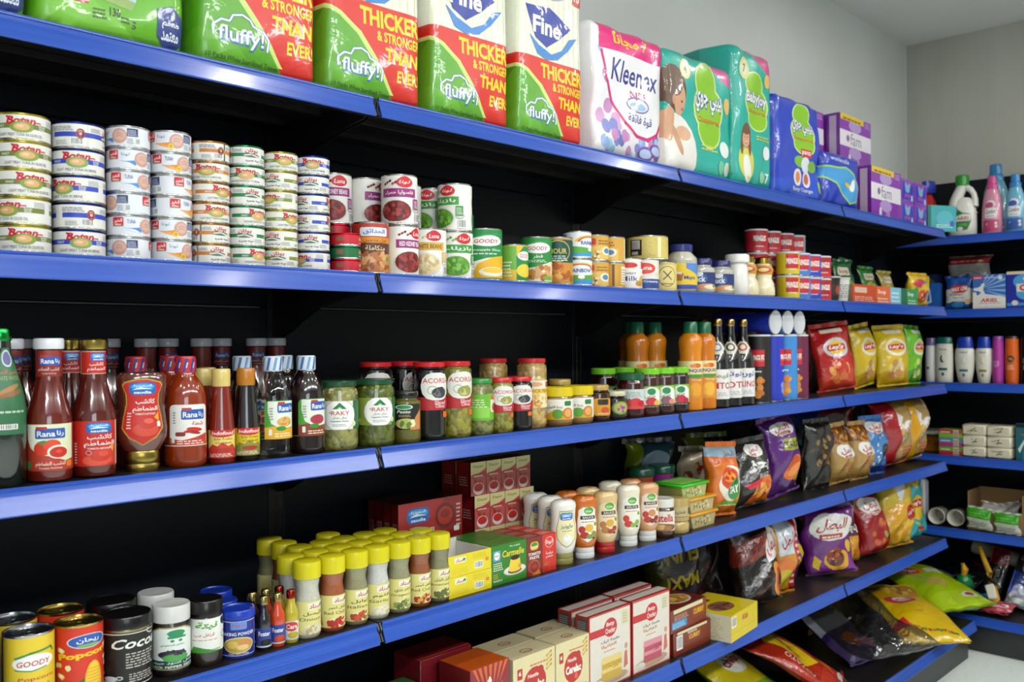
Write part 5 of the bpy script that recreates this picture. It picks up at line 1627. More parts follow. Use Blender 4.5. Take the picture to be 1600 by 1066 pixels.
pb = jar('peanut_butter_jar', .037, .089, 'b88c54', 'dcc41c', pbart(), .014, lidr=1.0, lidh=.022, neck=.70, mat=SAUCE)
put(pb, .569, .050, Z, 'peanut butter jar with a yellow lid, nearer of two', rz=face(.56, .05, 0))
put(pb, .6445, .050, Z, 'peanut butter jar with a yellow lid, farther of two', rz=face(.64, .05, 0))
a = Art(.05, .042).rr(0, 0, 1, 1, 'd8961e', q=.15).rr(.2, .62, .8, .95, '2a2420').e(.6, .3, .25, .2, 'c8502a').m(.2, .1, .8, .2, 1, 'f0e0b0')
hj = jar('honey_jar', .033, .1005, '2a0f06', 'c4a452', None, lidr=.86, lidh=.014, neck=.8, mat=LIQ, shell=False)
put(hj, .582, .14, Z, 'dark honey jar with a gold lid behind the near peanut butter jar', group='rear gold-lidded jars')
put(hj, .68, .14, Z, 'dark honey jar with a gold lid behind the far peanut butter jar', group='rear gold-lidded jars')
t = jar('honey_jar', .032, .088, '32120a', 'b8964a', a, .014, lidr=.86, lidh=.013, neck=.8, mat=LIQ, shell=False)
put(t, .7145, .046, Z, 'dark honey jar with a small orange label and gold lid', rz=face(.7, .046, .45))
a = Art(.05, .034).e(.5, .5, .5, .5, '6a8a3a').e(.5, .5, .4, .4, 'b0b060').d(.5, .5, .3, .3, 9, .1, ['c86a8a', 'd8a03a', '8a4a9a'], 4)
t = jar('honey_jar', .034, .070, '20100a', 'cfc6a4', a, .012, lidr=.84, lidh=.012, neck=.78, mat=LIQ, shell=False)
put(t, .7815, .046, Z, 'low dark honey jar with a silver lid', rz=face(.77, .046, .5))


def jam(fr, fr2):
    a = Art(.15, .055)
    a.r(0, 0, 1, 1, '7ab82c').p([(.25, .12), (.75, .12), (.75, .75), (.65, .92), (.52, .97), (.4, .85), (.32, .5)], 'e8eae2').e(.55, .74, .08, .16, '2f8a54').t('مربى', .52, .5, .2, .16, '6a7a6a').e(.55, .26, .11, .22, fr).e(.66, .2, .07, .15, fr2).r(0, 0, 1, .1, '2a2a22').m(.3, .02, .7, .08, 1, 'b8b8a0').m(.05, .2, .22, .9, 6, 'dfe8c8')
    return a


for i, (c, f1, f2, x, nm) in enumerate((('401410', 'c8323a', 'e8b04a', .9235, 'peach-picture'), ('3c1a10', '8a5a6a', 'e08a7a', .9925, 'fig-picture'), ('240a10', 'c8304a', 'b02038', 1.0615, 'pomegranate-picture'))):
    p = jar('jam_jar', .034, .123, c, '78c828', jam(f1, f2), .022, lidr=.98, lidh=.016, neck=.82, mat=LIQ, shell=False)
    put(p, x, .047, Z, f'{nm} jam jar with a lime green lid, front row', rz=face(x, .047, .15))
put(p, .862, .145, Z, 'jam jar with a lime green lid at the back, behind the strawberry jar', group='rear lime-lidded jam jars')
put(p, .955, .145, Z, 'jam jar with a lime green lid at the back, between the front jars', group='rear lime-lidded jam jars')
a = Art(.17, .05)
a.r(0, 0, 1, 1, 'c8d0cc').r(0, 0, 1, .2, 'd84a4a').e(.42, .3, .09, .2, 'c8242c').e(.56, .34, .1, .22, 'd0343a').e(.66, .28, .07, .16, 'b81c28').p([(.4, .48), (.46, .55), (.5, .46)], '4a8a3a').m(.3, .6, .7, .9, 4, '8aa0a0')
t = jar('jam_jar', .036, .113, '3a0c0c', '1f5a3a', a, .022, lidr=1.0, lidh=.018, neck=.8, mat=LIQ, shell=False)
put(t, .8525, .048, Z, 'strawberry jam jar with a dark green lid', rz=face(.845, .048, .1))
# squash bottles
SQP = [(0, 0), (.030, 0), (.034, .004), (.034, .112), (.0325, .125), (.0300, .150), (.0315, .172), (.0335, .190), (.031, .203), (.022, .212), (.018, .217)]


def squash(c1, c2, fr):
    a = Art(.2, .105)
    a.r(0, 0, 1, 1, c1).r(0, .60, 1, 1, 'e8d8a0').e(.52, .88, .07, .06, 'd8602a').e(.46, .87, .05, .05, 'e08a3a').t('SUNQUICK', .5, .74, .34, .11, '2a2a7a', b=.035).r(.28, .62, .72, .65, '5a9a3a').e(.5, .60, .14, .05, '4a8a3a').t('Orange', .52, .5, .16, .05, 'f0e0c0').e(.5, .25, .1, .2, fr).e(.5, .25, .085, .17, c2).e(.4, .2, .06, .12, fr).rr(.05, .3, .16, .8, '2a3a6a').bar(.82, .2, .95, .45)
    return a


sq1 = lathed('squash_bottle', 'bottle', [('bottle', SAUCE, SQP, 'dd8418'), ('front_label', PAPER, [(.0341, .036), (.0342, .037)], 'd8842a', [(squash('d8842a', 'e8a02a', 'e0902a'), .033, .15)]), ('cap', PLAST, [(.0190, .214), (.0205, .216), (.0195, .244), (.018, .247), (0, .247)], '1f6a48')])
sq2 = lathed('squash_bottle', 'bottle', [('bottle', SAUCE, SQP, 'cc7412'), ('front_label', PAPER, [(.0341, .036), (.0342, .037)], 'd88a2a', [(squash('d8902a', 'ecb43a', 'e8a83a'), .033, .15)]), ('cap', PLAST, [(.0190, .214), (.0205, .216), (.0195, .244), (.018, .247), (0, .247)], '1f6a48')])
put(sq1, 1.1305, .047, Z, 'orange squash bottle with a green cap and orange picture, front row', rz=face(1.13, .047, .3))
put(sq2, 1.2005, .047, Z, 'orange squash bottle with a green cap and mango picture, front row', rz=face(1.2, .047, .3))
for i, (x, y) in enumerate(((1.027, .155), (1.107, .15), (1.09, .225), (1.18, .225))):
    put(sq1 if i % 2 else sq2, x, y, Z, ['orange squash bottle at the back, nearest the jam jars', 'orange squash bottle at the back, just left of the front pair', 'squash bottle deepest on the shelf, its cap between two nearer caps', 'squash bottle deepest on the shelf, behind the front pair'][i], group='rear squash bottles', rz=face(x, y, .3))


def cordial(name, col, ar, neck):
    a = Art(.14, .085)
    a.rr(0, 0, 1, 1, 'e4e2de', q=.06).t(name, .5, .45, .62, .22, 'b82a34', b=.02).t(ar, .52, .78, .5, .22, col, b=.03).m(.25, .1, .75, .25, 3, '9a9aa0')
    nk = Art(.07, .04)
    nk.p([(.1, .5), (.3, .95), (.7, .95), (.9, .5), (.6, .05), (.4, .05)], 'd8d2bc').e(.5, .56, .22, .3, neck).e(.5, .56, .13, .18, 'e8dcc8')
    return lathed('cordial_bottle', 'bottle', [('bottle', LIQ, [(0, 0), (.031, 0), (.035, .004), (.035, .125), (.033, .140), (.025, .165), (.017, .190), (.0142, .215), (.0135, .238)], '0c0808', [(nk, .152, .1)], {'rref': .024}), ('front_label', PAPER, [(.0351, .026), (.0352, .027)], 'e4e2de', [(a, .026, .15)]), ('cap', METAL, [(.0140, .236), (.0145, .237), (.0145, .255), (.013, .2575), (0, .2575)], 'b89a5a')])


c1, c2, c3 = cordial('VIMTO', '8a8a90', 'فيمتو', '5a7ab0'), cordial('TOTI', '5a3a9a', 'توتي', '3a3a3a'), cordial('TORINO', '2a3a9a', 'تورينو', 'b83a34')
put(c1, 1.271, .047, Z, 'dark cordial bottle with gold cap, first of three, beside the squash', rz=face(1.27, .047, -.1))
put(c2, 1.342, .047, Z, 'dark cordial bottle with gold cap, middle of three', rz=face(1.34, .047, 0))
put(c3, 1.416, .047, Z, 'dark cordial bottle with gold cap and big blue lettering, last of three', rz=face(1.42, .047, -.1))
put(c1, 1.33, .13, Z, 'dark cordial bottle standing behind the front three')
tb = [chiptube(c, .211, food=f) for c, f in (('1a1614', 'c86a20'), ('2438b8', '8890d0'), ('3a8ad0', 'e8a040'), ('6a1a44', 'e08a2a'))]
for p, x, nm, rz in zip(tb, (1.515, 1.6, 1.69, 1.768), ('black', 'deep blue', 'sky blue', 'maroon'), (-.1, 1.6, -.1, -.15)):
    put(p, x, .05, Z, f'tall {nm} crisp tube standing in the front row', rz=face(x, .05, rz) if rz is not None else face(x, .05) + 2.4)
lt = tb[2]
for i, x in enumerate((1.575, 1.655, 1.735)):
    put(lt if i == 1 else tb[1], x, .232, Z + .2116, f'crisp tube lying on the standing tubes, pale round lid showing, {ORD[i]} of three', tilt=(radians(90), 0), group='crisp tubes lying on top')


def chipart(w, h, base, mid, logo, food, txt="Lay's"):
    a = Art(w, h)
    a.r(0, 0, 1, 1, base).p([(0, 0), (1, 0), (1, .25), (.5, .35), (0, .2)], mid)
    a.e(.5, .66, .34, .16, logo).e(.5, .66, .25, .11, 'e8bc2a').rr(.24, .61, .76, .71, 'c02a2a', q=.4).t(txt, .5, .66, .42, .08, 'f4ece4', b=.03, sh=.15)
    a.d(.52, .26, .28, .15, 16, .11, food, 7, .7).rr(.2, .9, .8, .96, 'e8dfc8', q=.3)
    return a


bg = [('dark_blue', '101c4a', '1c3a7a', '2a4a8a', ['4a3ab0', '2a8ad0', 'd86a3a', '6a4ac8']), ('red', 'b81c1c', 'c83a24', 'c8c8d0', ['e09a3a', 'd86a2a', 'c82a1c']), ('yellow', 'd8b81a', 'd0a418', 'e8e4d0', ['e8c87a', 'c88a4a', 'f0dca0']), ('green', '6ab81c', '4a9a1c', 'dfe8c8', ['8ad03a', 'd8e07a', '4a8a1c'])]
ck = {}
for i, (nm, b0, b1, lg, fd) in enumerate(bg):
    ck[nm] = pillow('crisp_bag', 'crisp bag', .185, .225, .07, b0, chipart(.185, .225, b0, b1, lg, fd), seed=60 + i, wr=.006)
put(ck['dark_blue'], 1.945, .16, Z, 'dark blue crisp bag leaning between the tubes and the red bag', rz=-.1)
put(ck['red'], 2.15, .085, Z, 'red crisp bag with a yellow oval, standing at an angle on the third shelf', rz=-.38, tilt=(-.08, -.10))
ra = Art(.19, .22)
ra.r(0, 0, 1, 1, 'b01c2c').r(0, 0, .3, 1, '6a9a1c').r(.3, 0, .36, 1, 'd8b02a').t('POTATO CHIPS', .62, .5, .8, .16, 'ece4e0', b=.03, rot=-1.45)
put(pillow('crisp_bag', 'crisp bag', .18, .225, .06, '5a8a1c', ra, seed=66, wr=.006), 2.305, .165, Z, 'red and green crisp bag with white lettering running down it', rz=-.1, tilt=(-.08, -.12))
put(ck['yellow'], 2.475, .12, Z, 'yellow crisp bag turned edge on, nearer the red bag', rz=.0, tilt=(-.06, -.10), group='yellow crisp bags')
put(ck['yellow'], 2.668, .085, Z, 'yellow crisp bag facing out with a white flash and potato picture', rz=-.32, tilt=(-.08, -.04), group='yellow crisp bags')
put(ck['green'], 2.875, .085, Z, 'bright green crisp bag, last on the third shelf before the corner', rz=.05, tilt=(-.05, .03))
put(ck['yellow'], 2.56, .25, Z, 'yellow crisp bag at the back, between the two front yellow bags', rz=-.5, group='yellow crisp bags')
put(ck['red'], 2.16, .265, Z, 'red crisp bag in the shadow at the back behind the front red one', rz=-.4)

# ------------------------------------------------------------------ fourth shelf: tins, spices, squeezy sauces, tubs, snack bags
Z = ZS[4]
a = Art(2 * pi * .0335, .105)
a.r(0, 0, 1, 1, 'e0c22e').r(.26, 0, .29, 1, '8a2a1c').r(.0, 0, .26, 1, 'd8d6ce').m(.04, .1, .22, .9, 12, '8a8a86').e(.52, .68, .14, .11, 'f0f0ea').t('GOODY', .52, .67, .22, .075, 'b8242c', b=.02, sh=.12).pl([(.4, .75), (.5, .81), (.64, .84), (.66, .78)], .014, '2a8a4a').pl([(.4, .6), (.5, .57), (.6, .6)], .008, '2a8a4a').t('Popcorn', .54, .46, .24, .065, 'b8502c').t('فشار', .56, .355, .13, .07, 'b8502c').e(.36, .19, .055, .07, 'b8323a').arc(.36, .19, .035, .045, .008, 'e8c8c0').d(.62, .13, .14, .1, 34, .022, ['e8d8a0', 'd8c070', 'f0e6c0', 'c8a850'], 4).r(.8, 0, 1, 1, 'd8d6ce').m(.82, .1, .98, .9, 12, '8a8a86')
gc = can('popcorn_can', .034, .116, 'e0c22e', a, lid='b9bcc0')
put(gc, -.5915, .046, Z, 'yellow popcorn can with a silver lid, front row', rz=face(-.588, .046, .1))
put(gc, -.5885, .125, Z, 'popcorn can behind, only its silver lid showing')
a = Art(2 * pi * .0335, .103)
a.r(0, 0, 1, 1, 'd2341c').m(.05, .1, .26, .9, 14, 'e8a890').e(.55, .82, .145, .1, 'd8dce8').e(.55, .82, .135, .09, '2c5aa8').t('ريحان', .55, .83, .16, .08, 'eef0f6', b=.02).e(.55, .76, .08, .02, '7ab04a').t('Popcorn', .54, .63, .40, .11, 'e8c21e', b=.05, rot=.07)
for x_, y_ in ((.36, .7), (.34, .5), (.42, .46), (.36, .34), (.38, .2), (.34, .1), (.46, .1), (.72, .4), (.7, .7), (.74, .24), (.7, .52)):
    a.d(x_, y_, .02, .018, 5, .018, ['f0e2a8', 'e0c870', 'f4ecc8'], int(x_ * 100))
a.p([(.44, .0), (.44, .22), (.52, .3), (.56, .1), (.56, 0)], '2a6a20').p([(.6, 0), (.66, .12), (.7, .2), (.66, 0)], '2a6a20').e(.585, .25, .065, .28, 'e0a820').e(.585, .25, .055, .26, 'ecc034')
for i in range(9):
    a.pl([(.535, .06 + i * .045), (.635, .06 + i * .045)], .004, 'c8901c')
pc = can('popcorn_can', .034, .114, 'd2341c', a, lid='bfa65a')
put(pc, -.522, .046, Z, 'red popcorn can with a corn cob picture and gold lid, front row', rz=face(-.522, .046, .1))
put(pc, -.5185, .128, Z, 'red popcorn can with a gold lid, in the second row')
a = Art(2 * pi * .037, .088)
a.r(0, 0, 1, 1, '14100e').pl([(.26, .04), (.26, .86), (.29, .93), (.72, .93), (.72, .04), (.26, .04)], .006, 'd8d4cc').t('Cocoa', .52, .76, .34, .17, 'e8e6e0', b=.02, sh=.35).arc(.64, .92, .05, .06, .008, 'e8e6e0').m(.44, .34, .66, .62, 6, 'b8b4ac').m(.46, .1, .66, .26, 4, 'b8b4ac').e(.34, .17, .05, .045, 'c8d4d8').arc(.40, .18, .02, .025, .008, 'c8d4d8').e(.34, .12, .07, .012, 'c8d4d8').pl([(.02, .04), (.02, .9), (.18, .9), (.18, .04), (.02, .04)], .005, '8a4a5a').bar(.05, .08, .15, .2).m(.05, .3, .16, .8, 8, '8a5a5a')
cc = lathed('cocoa_tin', 'tin', [('tin', PAPER, [(0, 0), (.0360, 0), (.0370, .002), (.0370, .094)], '14100e', [(a, .003, .1)]), ('rim', METAL, [(.0371, .087), (.0375, .088), (.0375, .090), (.0371, .091)], 'a89a72'), ('lid', PLAST, [(.0362, .091), (.0375, .092), (.0375, .106), (.036, .109), (.033, .109), (.032, .1075), (0, .1075)], '0e0c0c')])
put(cc, -.4495, .05, Z, 'black cocoa tin with white script, front row', rz=face(-.45, .05, .25))
put(cc, -.436, .138, Z, 'black cocoa tin behind the front one, only its lid showing')


def spicejar(name, r, h, body, lidc, art, z0, mat=SPICE, lh=.02, lr=1.0, trans=False):
    return jar(name, r, h, body, lidc, art, z0, lidr=lr, lidh=lh, neck=.82, mat=mat)


a = Art(.105, .066)
a.p([(.05, 0), (.95, 0), (1, .1), (1, .7), (.9, .88), (.7, 1), (.3, 1), (.1, .88), (0, .7), (0, .1)], 'b0a06a').p([(.06, .02), (.94, .02), (.98, .1), (.98, .7), (.88, .86), (.68, .97), (.32, .97), (.12, .86), (.02, .7), (.02, .1)], 'dce2dc').r(.04, .02, .96, .22, '14403a').t('فلفل اسود حبوب', .5, .16, .74, .08, 'dfe8e0').t('BLACK PEPPER SEEDS', .5, .065, .76, .055, 'dfe8e0').e(.56, .84, .14, .1, '2a8a5a', a1=180).e(.56, .84, .12, .09, '2a8a5a', a0=180, a1=360).pl([(.44, .76), (.7, .76)], .03, '2a8a5a').e(.5, .68, .03, .03, '2a8a5a').e(.62, .68, .03, .03, '2a8a5a').t('متاجر السعودي', .5, .58, .36, .06, '3a5a4a').e(.5, .36, .22, .1, '2a2a3a').e(.55, .28, .2, .1, '4a9a4a').d(.5, .4, .18, .05, 16, .03, ['1a1a24', '3a2a4a'], 3)
p = spicejar('pepper_jar', .029, .110, '1c130c', 'cfcfcb', a, .012, lh=.026)
put(p, -.3805, .043, Z, 'black pepper seed jar with a white lid, front row', rz=face(-.39, .043, .05))
put(p, -.368, .125, Z, 'black pepper jar behind, only its pale lid showing')
a = Art(.098, .054)
a.r(0, 0, 1, 1, 'dfe0da').t('نبتة', .5, .8, .38, .24, '4a9a2a', b=.04, sh=.2).t('قرنفل حب', .46, .52, .34, .13, 'b8423a').m(.25, .36, .7, .42, 1, 'c8907a').p([(.2, .0), (.8, .0), (.6, .06), (.4, .16), (.28, .2)], '3a8a2a').e(.84, .86, .08, .12, '14301c').arc(.84, .46, .06, .1, .015, 'a89a6a').m(.1, .12, .2, .6, 5, '9aa09a').t('Cloves', .6, .08, .3, .06, '3a7a2a')
put(spicejar('clove_jar', .0275, .106, '2a130a', '100e0e', a, .024, lh=.026), -.3225, .042, Z, 'clove jar with a black lid and white label', rz=face(-.333, .042, .05))
a = Art(2 * pi * .0272, .062)
a.r(0, 0, 1, 1, '1c2c88').pl([(.3, .05), (.3, .95), (.7, .95), (.7, .05), (.3, .05)], .006, 'd8d8e0').rr(.42, .74, .58, .95, '5a8ad0', q=.15).t('PAKO', .5, .84, .13, .07, 'c83a3a', b=.02).t('BAKING POWDER', .5, .62, .34, .09, 'e4e6ee', b=.015).e(.5, .32, .16, .22, 'd8c890').e(.5, .32, .15, .19, 'b8a040').e(.44, .34, .06, .1, 'd8b860').e(.56, .36, .07, .12, 'c88a4a').e(.54, .26, .06, .07, 'e0c080').t('Net Wt 100g', .5, .09, .2, .05, 'd8d8e0').r(.8, 0, .98, 1, 'cfd2da').m(.82, .1, .96, .9, 8, '5a5a70').r(.02, 0, .2, 1, 'cfd2da')
bk = lathed('baking_powder_tin', 'tin', [('tin', PAPER, [(0, 0), (.0267, 0), (.0272, .001), (.0272, .066)], '1c2c88', [(a, .002, .05)]), ('lid', PLAST, [(.0272, .064), (.0286, .065), (.0286, .0765), (.0272, .0785), (.0248, .0785), (.0238, .0765), (0, .0765)], '1c3cb0')])
put(bk, -.265, .041, Z, 'blue baking powder tin with a royal blue lid, front row', rz=face(-.276, .041))
put(bk, -.262, .105, Z, 'blue baking powder tin second in its column', rz=.1)
put(bk, -.236, .170, Z, 'blue baking powder tin third in its column, farthest back', rz=.1)


def vial(c, lab, capc, txt):
    a = Art(.052, .032)
    a.r(0, 0, 1, 1, lab).e(.5, .72, .24, .26, '2a3a8a' if lab != 'e8e0d8' else 'c8342a').t(txt, .5, .72, .4, .24, 'eef0f4', b=.02).e(.56, .26, .2, .18, c).r(.0, 0, 1, .08, 'c8d0d8')
    return lathed('flavour_bottle', 'bottle', [('bottle', LIQ, [(0, 0), (.0115, 0), (.0128, .002), (.0128, .050), (.0115, .057), (.0075, .066), (.0068, .078)], c, [(a, .006, .1)]), ('cap', METAL, [(.0070, .076), (.0082, .077), (.0082, .088), (.007, .0905), (0, .0905)], capc)], n=18)


v1, v2, v3 = vial('14101a', '3a4a9a', 'b8a468', 'Foster'), vial('c8401a', '3a4a9a', 'b8a468', 'Foster'), vial('b8a82a', 'e8e0d8', 'a8342c', 'Cara')
for p, x, nm in ((v1, -.2225, 'dark vanilla'), (v2, -.1955, 'orange'), (v3, -.1685, 'yellow')):
    put(p, x, .030, Z, f'tiny {nm} flavouring bottle with a metal cap, front row', rz=face(x, .03))
    put(p, x - .001, .066, Z, f'tiny {nm} flavouring bottle directly behind its twin in the front row')
o = boxy('milk_powder_pack', 'pack', .07, .07, .145, '1c2c8a', {'front': Art(.07, .145).r(0, 0, 1, 1, '1c3a9a').r(0, 0, 1, .25, 'e8eaf0').e(.5, .3, .3, .1, '3a7ad0')}, mat=WRAP, bev=.006)
put(o, -.672, .055, Z, 'blue and white pack cut off by the left edge of the picture')

SPJ = [(0, 0), (.021, 0), (.0235, .003), (.024, .008), (.024, .066), (.0215, .078), (.0205, .088), (.0225, .098), (.0235, .108)]


def spice(fill, nm, ar, pic):
    t = thing('spice_jar', 'spice jar')
    MB().lathe([(r * .975, z + (.001 if i == 0 else 0)) for i, (r, z) in enumerate(SPJ)] + [(0, .108)], fill, 22).obj('spice', SPICE, t)
    MB().lathe(SPJ[1:], 'ffffff', 22).obj('glass', SHELL, t)
    a = Art(.090, .058)
    a.r(0, 0, 1, 1, 'dcd484').r(.0, .0, .3, 1, 'e0da9c').t('العربية', .62, .85, .0001, .0001, 'd6cf6a').rr(.5, .74, .86, .95, 'e8e4d0', q=.2).t('سناد', .66, .85, .26, .14, 'b8303a', b=.03).e(.82, .86, .04, .06, '4a8a3a').t(ar, .62, .62, .42, .12, '5a4a20').t(nm, .56, .46, .46, .10, '6a4a1a', b=.005).e(.62, .16, .26, .14, 'e8e0b0').d(.62, .16, .22, .11, 22, .05, pic, 3).m(.06, .5, .24, .95, 6, 'a8a05a').p([(.16, .05), (.2, .4), (.26, .38), (.3, .08)], 'c8823a')
    b = MB().wrap(a, .008, [(.0242, 0), (.0242, .066)], 22, .05)
    b.obj('label', PAPER, t)
    MB().lathe([(.0235, .104), (.0250, .105), (.0250, .130), (.0240, .134), (.0215, .1352), (0, .1352)], 'd4c81a', 22).obj('cap', PLAST, t)
    return t


SP = [('f0ead8', 'Onion', 'البصل', ['d8d0b0', 'b8a878', 'e8e0c8']), ('c0602f', 'Red Chili', 'فلفل أحمر', ['b8281a', 'a82014', 'd04a2a']), ('b0a87c', 'Italian', 'توابل', ['a8402a', 'c8502a', '8a8a3a']), ('f6f2ea', 'Garlic', 'الثوم', ['d8d0b8', 'e8e0c8', 'c8bc98']), ('b2ac82', 'Oregano', 'زعتر بري', ['8a9a4a', '5a6a2a', '9aa860']), ('b05c2c', 'Red Chili', 'فلفل أحمر', ['b8281a', 'c8a83a', '8a2014']), ('a09a70', 'Rosemary', 'إكليل الجبل', ['6a6a34', '5a6a2a', '8a8a4a'])]
sj = [spice(*q) for q in SP]
SX = [-.131, -.078, -.026, .0245, .077, .129, .181]
SN = ['pale onion powder', 'orange-red chilli powder', 'grey-green Italian herb', 'white garlic powder', 'green oregano', 'red chilli flake', 'dark rosemary']
for p, x, nm in zip(sj, SX, SN):
    put(p, x, .037, Z, f'yellow-capped spice jar of {nm}, front row', rz=face(x, .037))
BK = [(0, 1, 3), (1, 1, 0), (1, 2, 1), (1, 3, 1), (1, 4, 6), (2, 1, 2), (2, 2, 2), (3, 1, 4), (3, 2, 3), (3, 3, 3), (4, 1, 4), (4, 2, 4), (5, 1, 5), (5, 2, 5), (6, 1, 6)]
for c, r, k in BK:
    put(sj[k], SX[c], .037 + .053 * r, Z, f'yellow-capped spice jar, {ORD[r]} row, in the column behind the {SN[c]} jar', rz=face(SX[c], .037 + .053 * r), group='spice jars of the rear rows')

a = Art(.122, .042)
a.r(0, 0, 1, 1, 'e0cc1a').rr(.14, .62, .40, .9, 'e8e4d4', q=.15).t('سناد', .25, .76, .17, .18, 'b8303a', b=.03).e(.36, .76, .03, .08, '4a8a3a').bar(.60, .16, .80, .5).m(.56, .66, .92, .92, 4, 'c8b41a').m(.08, .1, .5, .4, 4, 'd4be18').rr(.86, .42, .94, .6, 'd8862a')
yb = boxy('spice_carton', 'carton', .122, .11, .0425, 'd8c018', {'front': a}, fc={'left': 'c8502a', 'top': 'd8c418'})
put(yb, .253, .072, Z, 'yellow spice carton, lower of the two stacked beside the jars')
t = thing('spice_carton', 'carton')
b = MB().box(-.061, .061, -.055, -.053, 0, .0425, 'd8c018', .0006)
b.flat(a, (-.061, -.055, 0), (1, 0, 0), (0, 0, 1))
b.obj('front_panel', CARTON, t)
MB().box(-.061, .061, .053, .055, 0, .05, 'd8d4cc', .0006).obj('back_panel', CARTON, t)
MB().box(-.061, -.059, -.053, .053, 0, .0425, 'd8d4cc', .0006, fc={'left': 'c8502a'}).obj('side_panel', CARTON, t)
MB().box(.059, .061, -.053, .053, 0, .0425, 'd8d4cc', .0006, fc={'right': 'd8c018'}).obj('side_panel', CARTON, t)
MB().box(-.059, .059, -.053, .053, 0, .002, 'd8d4cc', .0006).obj('carton_floor', CARTON, t)
put(t, .252, .072, Z + .0427, 'open yellow spice carton showing its white inside, upper of two')
a = Art(.110, .085)
a.r(0, 0, 1, 1, '2c7a1e').rr(.06, .60, .26, .86, '5aa0d0', q=.12).e(.16, .73, .08, .1, 'e8ecf0').t('PAKO', .16, .73, .14, .06, 'c83a3a', b=.02).t('Carmelle', .62, .74, .62, .17, 'ead02a', b=.015, sh=.1).t('The original', .66, .9, .3, .05, 'dfe8d0').m(.06, .36, .34, .58, 4, 'dfe8d0').t('MAKES 5', .18, .1, .24, .05, 'dfe8d0').m(.06, .16, .2, .3, 3, 'c8a83a')
a.e(.66, .28, .32, .13, 'c8c8c0').e(.66, .29, .29, .11, 'e0ddd0').e(.66, .26, .2, .07, '6a3a14').p([(.48, .3), (.84, .3), (.80, .58), (.54, .58)], 'e8c83a').e(.66, .3, .18, .07, 'e8c83a').e(.67, .59, .13, .06, '3a1c0c').e(.67, .6, .11, .045, '2a120a').e(.8, .36, .05, .06, 'c8a02a')
tpa = Art(.110, .034).r(0, 0, 1, 1, '2c7a1e').t('Carmelle', .5, .5, .5, .4, '1c5a14', b=.01).r(0, .94, 1, 1, '1c5a14')
cb = boxy('dessert_mix_box', 'box', .110, .034, .085, '2c7a1e', {'front': a, 'top': tpa})
for k in range(4):
    put(cb, .372, .038 + .0345 * k, Z, ('green caramel dessert box with a flan picture, frontmost' if k == 0 else f'green caramel dessert box, {ORD[k]} from the front of its row'), group='green dessert boxes')
a = Art(.050, .084)
a.r(0, 0, 1, 1, '7a2418').rr(.22, .66, .78, .88, 'e0b42a', q=.45).e(.5, .8, .2, .06, '3a8a3a').t('LUNA', .5, .74, .4, .06, 'f0e8e0', b=.02).t('TOMATO', .5, .56, .8, .08, 'f0e6e0', b=.03).t('PASTE', .5, .46, .62, .08, 'f0e6e0', b=.03).e(.48, .22, .36, .18, 'b86a3a').e(.48, .22, .32, .15, '8a1810').e(.5, .22, .18, .06, 'a8281a').p([(.3, .0), (.9, .0), (.8, .12), (.5, .05)], 'd87a2a')
tbx = boxy('tomato_paste_box', 'box', .050, .04, .084, '7a2418', {'front': a, 'top': Art(.05, .04).r(0, 0, 1, 1, '8a2a1c').m(.1, .2, .9, .8, 3, 'c88a7a')})
a = Art(.047, .084)
a.r(0, 0, 1, 1, 'c8281e').p([(.2, .98), (.8, .98), (.7, .6), (.5, .55), (.3, .6)], 'd8302a').t('لونا', .5, .78, .5, .14, 'f0e0dc', b=.03).arc(.5, .78, .3, .14, .03, 'e8c8c0').t('صلصة', .5, .5, .5, .1, 'f0e6e0', b=.01).t('طماطم', .5, .39, .5, .08, 'f0e6e0').e(.4, .14, .24, .12, 'd83a22').e(.66, .16, .22, .11, 'c82a1a').e(.25, .08, .2, .08, 'b8241a').p([(.1, .2), (.3, .26), (.25, .16)], '5a8a3a')
tb2 = boxy('tomato_paste_box', 'box', .047, .04, .084, 'c8281e', {'front': a, 'top': Art(.047, .04).r(0, 0, 1, 1, 'c8281e').m(.1, .2, .9, .8, 3, 'e8b0a0')})
for k in range(3):
    put(tbx, .4535, .041 + .0405 * k, Z, ('brown-red tomato paste box with a bowl picture, frontmost' if k == 0 else f'brown-red tomato paste box, {ORD[k]} from the front of its row'), group='brown-red paste boxes')
    put(tb2, .5035, .041 + .0405 * k, Z, ('bright red tomato paste box with white lettering, frontmost' if k == 0 else f'bright red tomato paste box, {ORD[k]} from the front of its row'), group='bright red paste boxes')
# multipack of tomato paste at the back
a = Art(.188, .085)
a.r(0, 0, 1, 1, 'a81e1c').p([(.6, 0), (1, 0), (1, 1), (.7, 1)], '8a1814')
saudia(a, .3, .64, .34, .4)
a.t('TOMATO PASTE', .34, .2, .42, .12, 'f0e0dc', b=.015, rot=.04).e(.72, .52, .16, .34, '6a100c').e(.72, .52, .12, .24, 'b02a1e').e(.72, .58, .08, .12, '8a1810').m(.9, .2, .97, .85, 6, 'e0c0b8').rr(.86, .06, .95, .2, 'd8e4d8')
sa = Art(.106, .085)
sa.r(0, 0, 1, 1, '6a1210').r(.22, 0, .25, 1, '2a0808').r(.48, 0, .51, 1, '2a0808').r(.74, 0, .77, 1, '2a0808')
for q in range(4):
    sa.r(.04 + .26 * q, .12, .2 + .26 * q, .5, '8a5a50').m(.05 + .26 * q, .15, .19 + .26 * q, .46, 5, '3a1412')
mp = boxy('tomato_paste_carton', 'carton', .188, .106, .085, '8a1a18', {'front': a, 'left': sa, 'top': Art(.188, .106).r(0, 0, 1, 1, '4a1212').r(.05, .1, .5, .9, '6a1816')}, mat=WRAP)
put(mp, .292, .238, Z + .0854, 'dark red shrink-wrapped tomato paste carton with a blue badge, upper of two')
put(mp, .292, .238, Z, 'dark red tomato paste carton underneath the one with the blue badge')
a = Art(.050, .079)
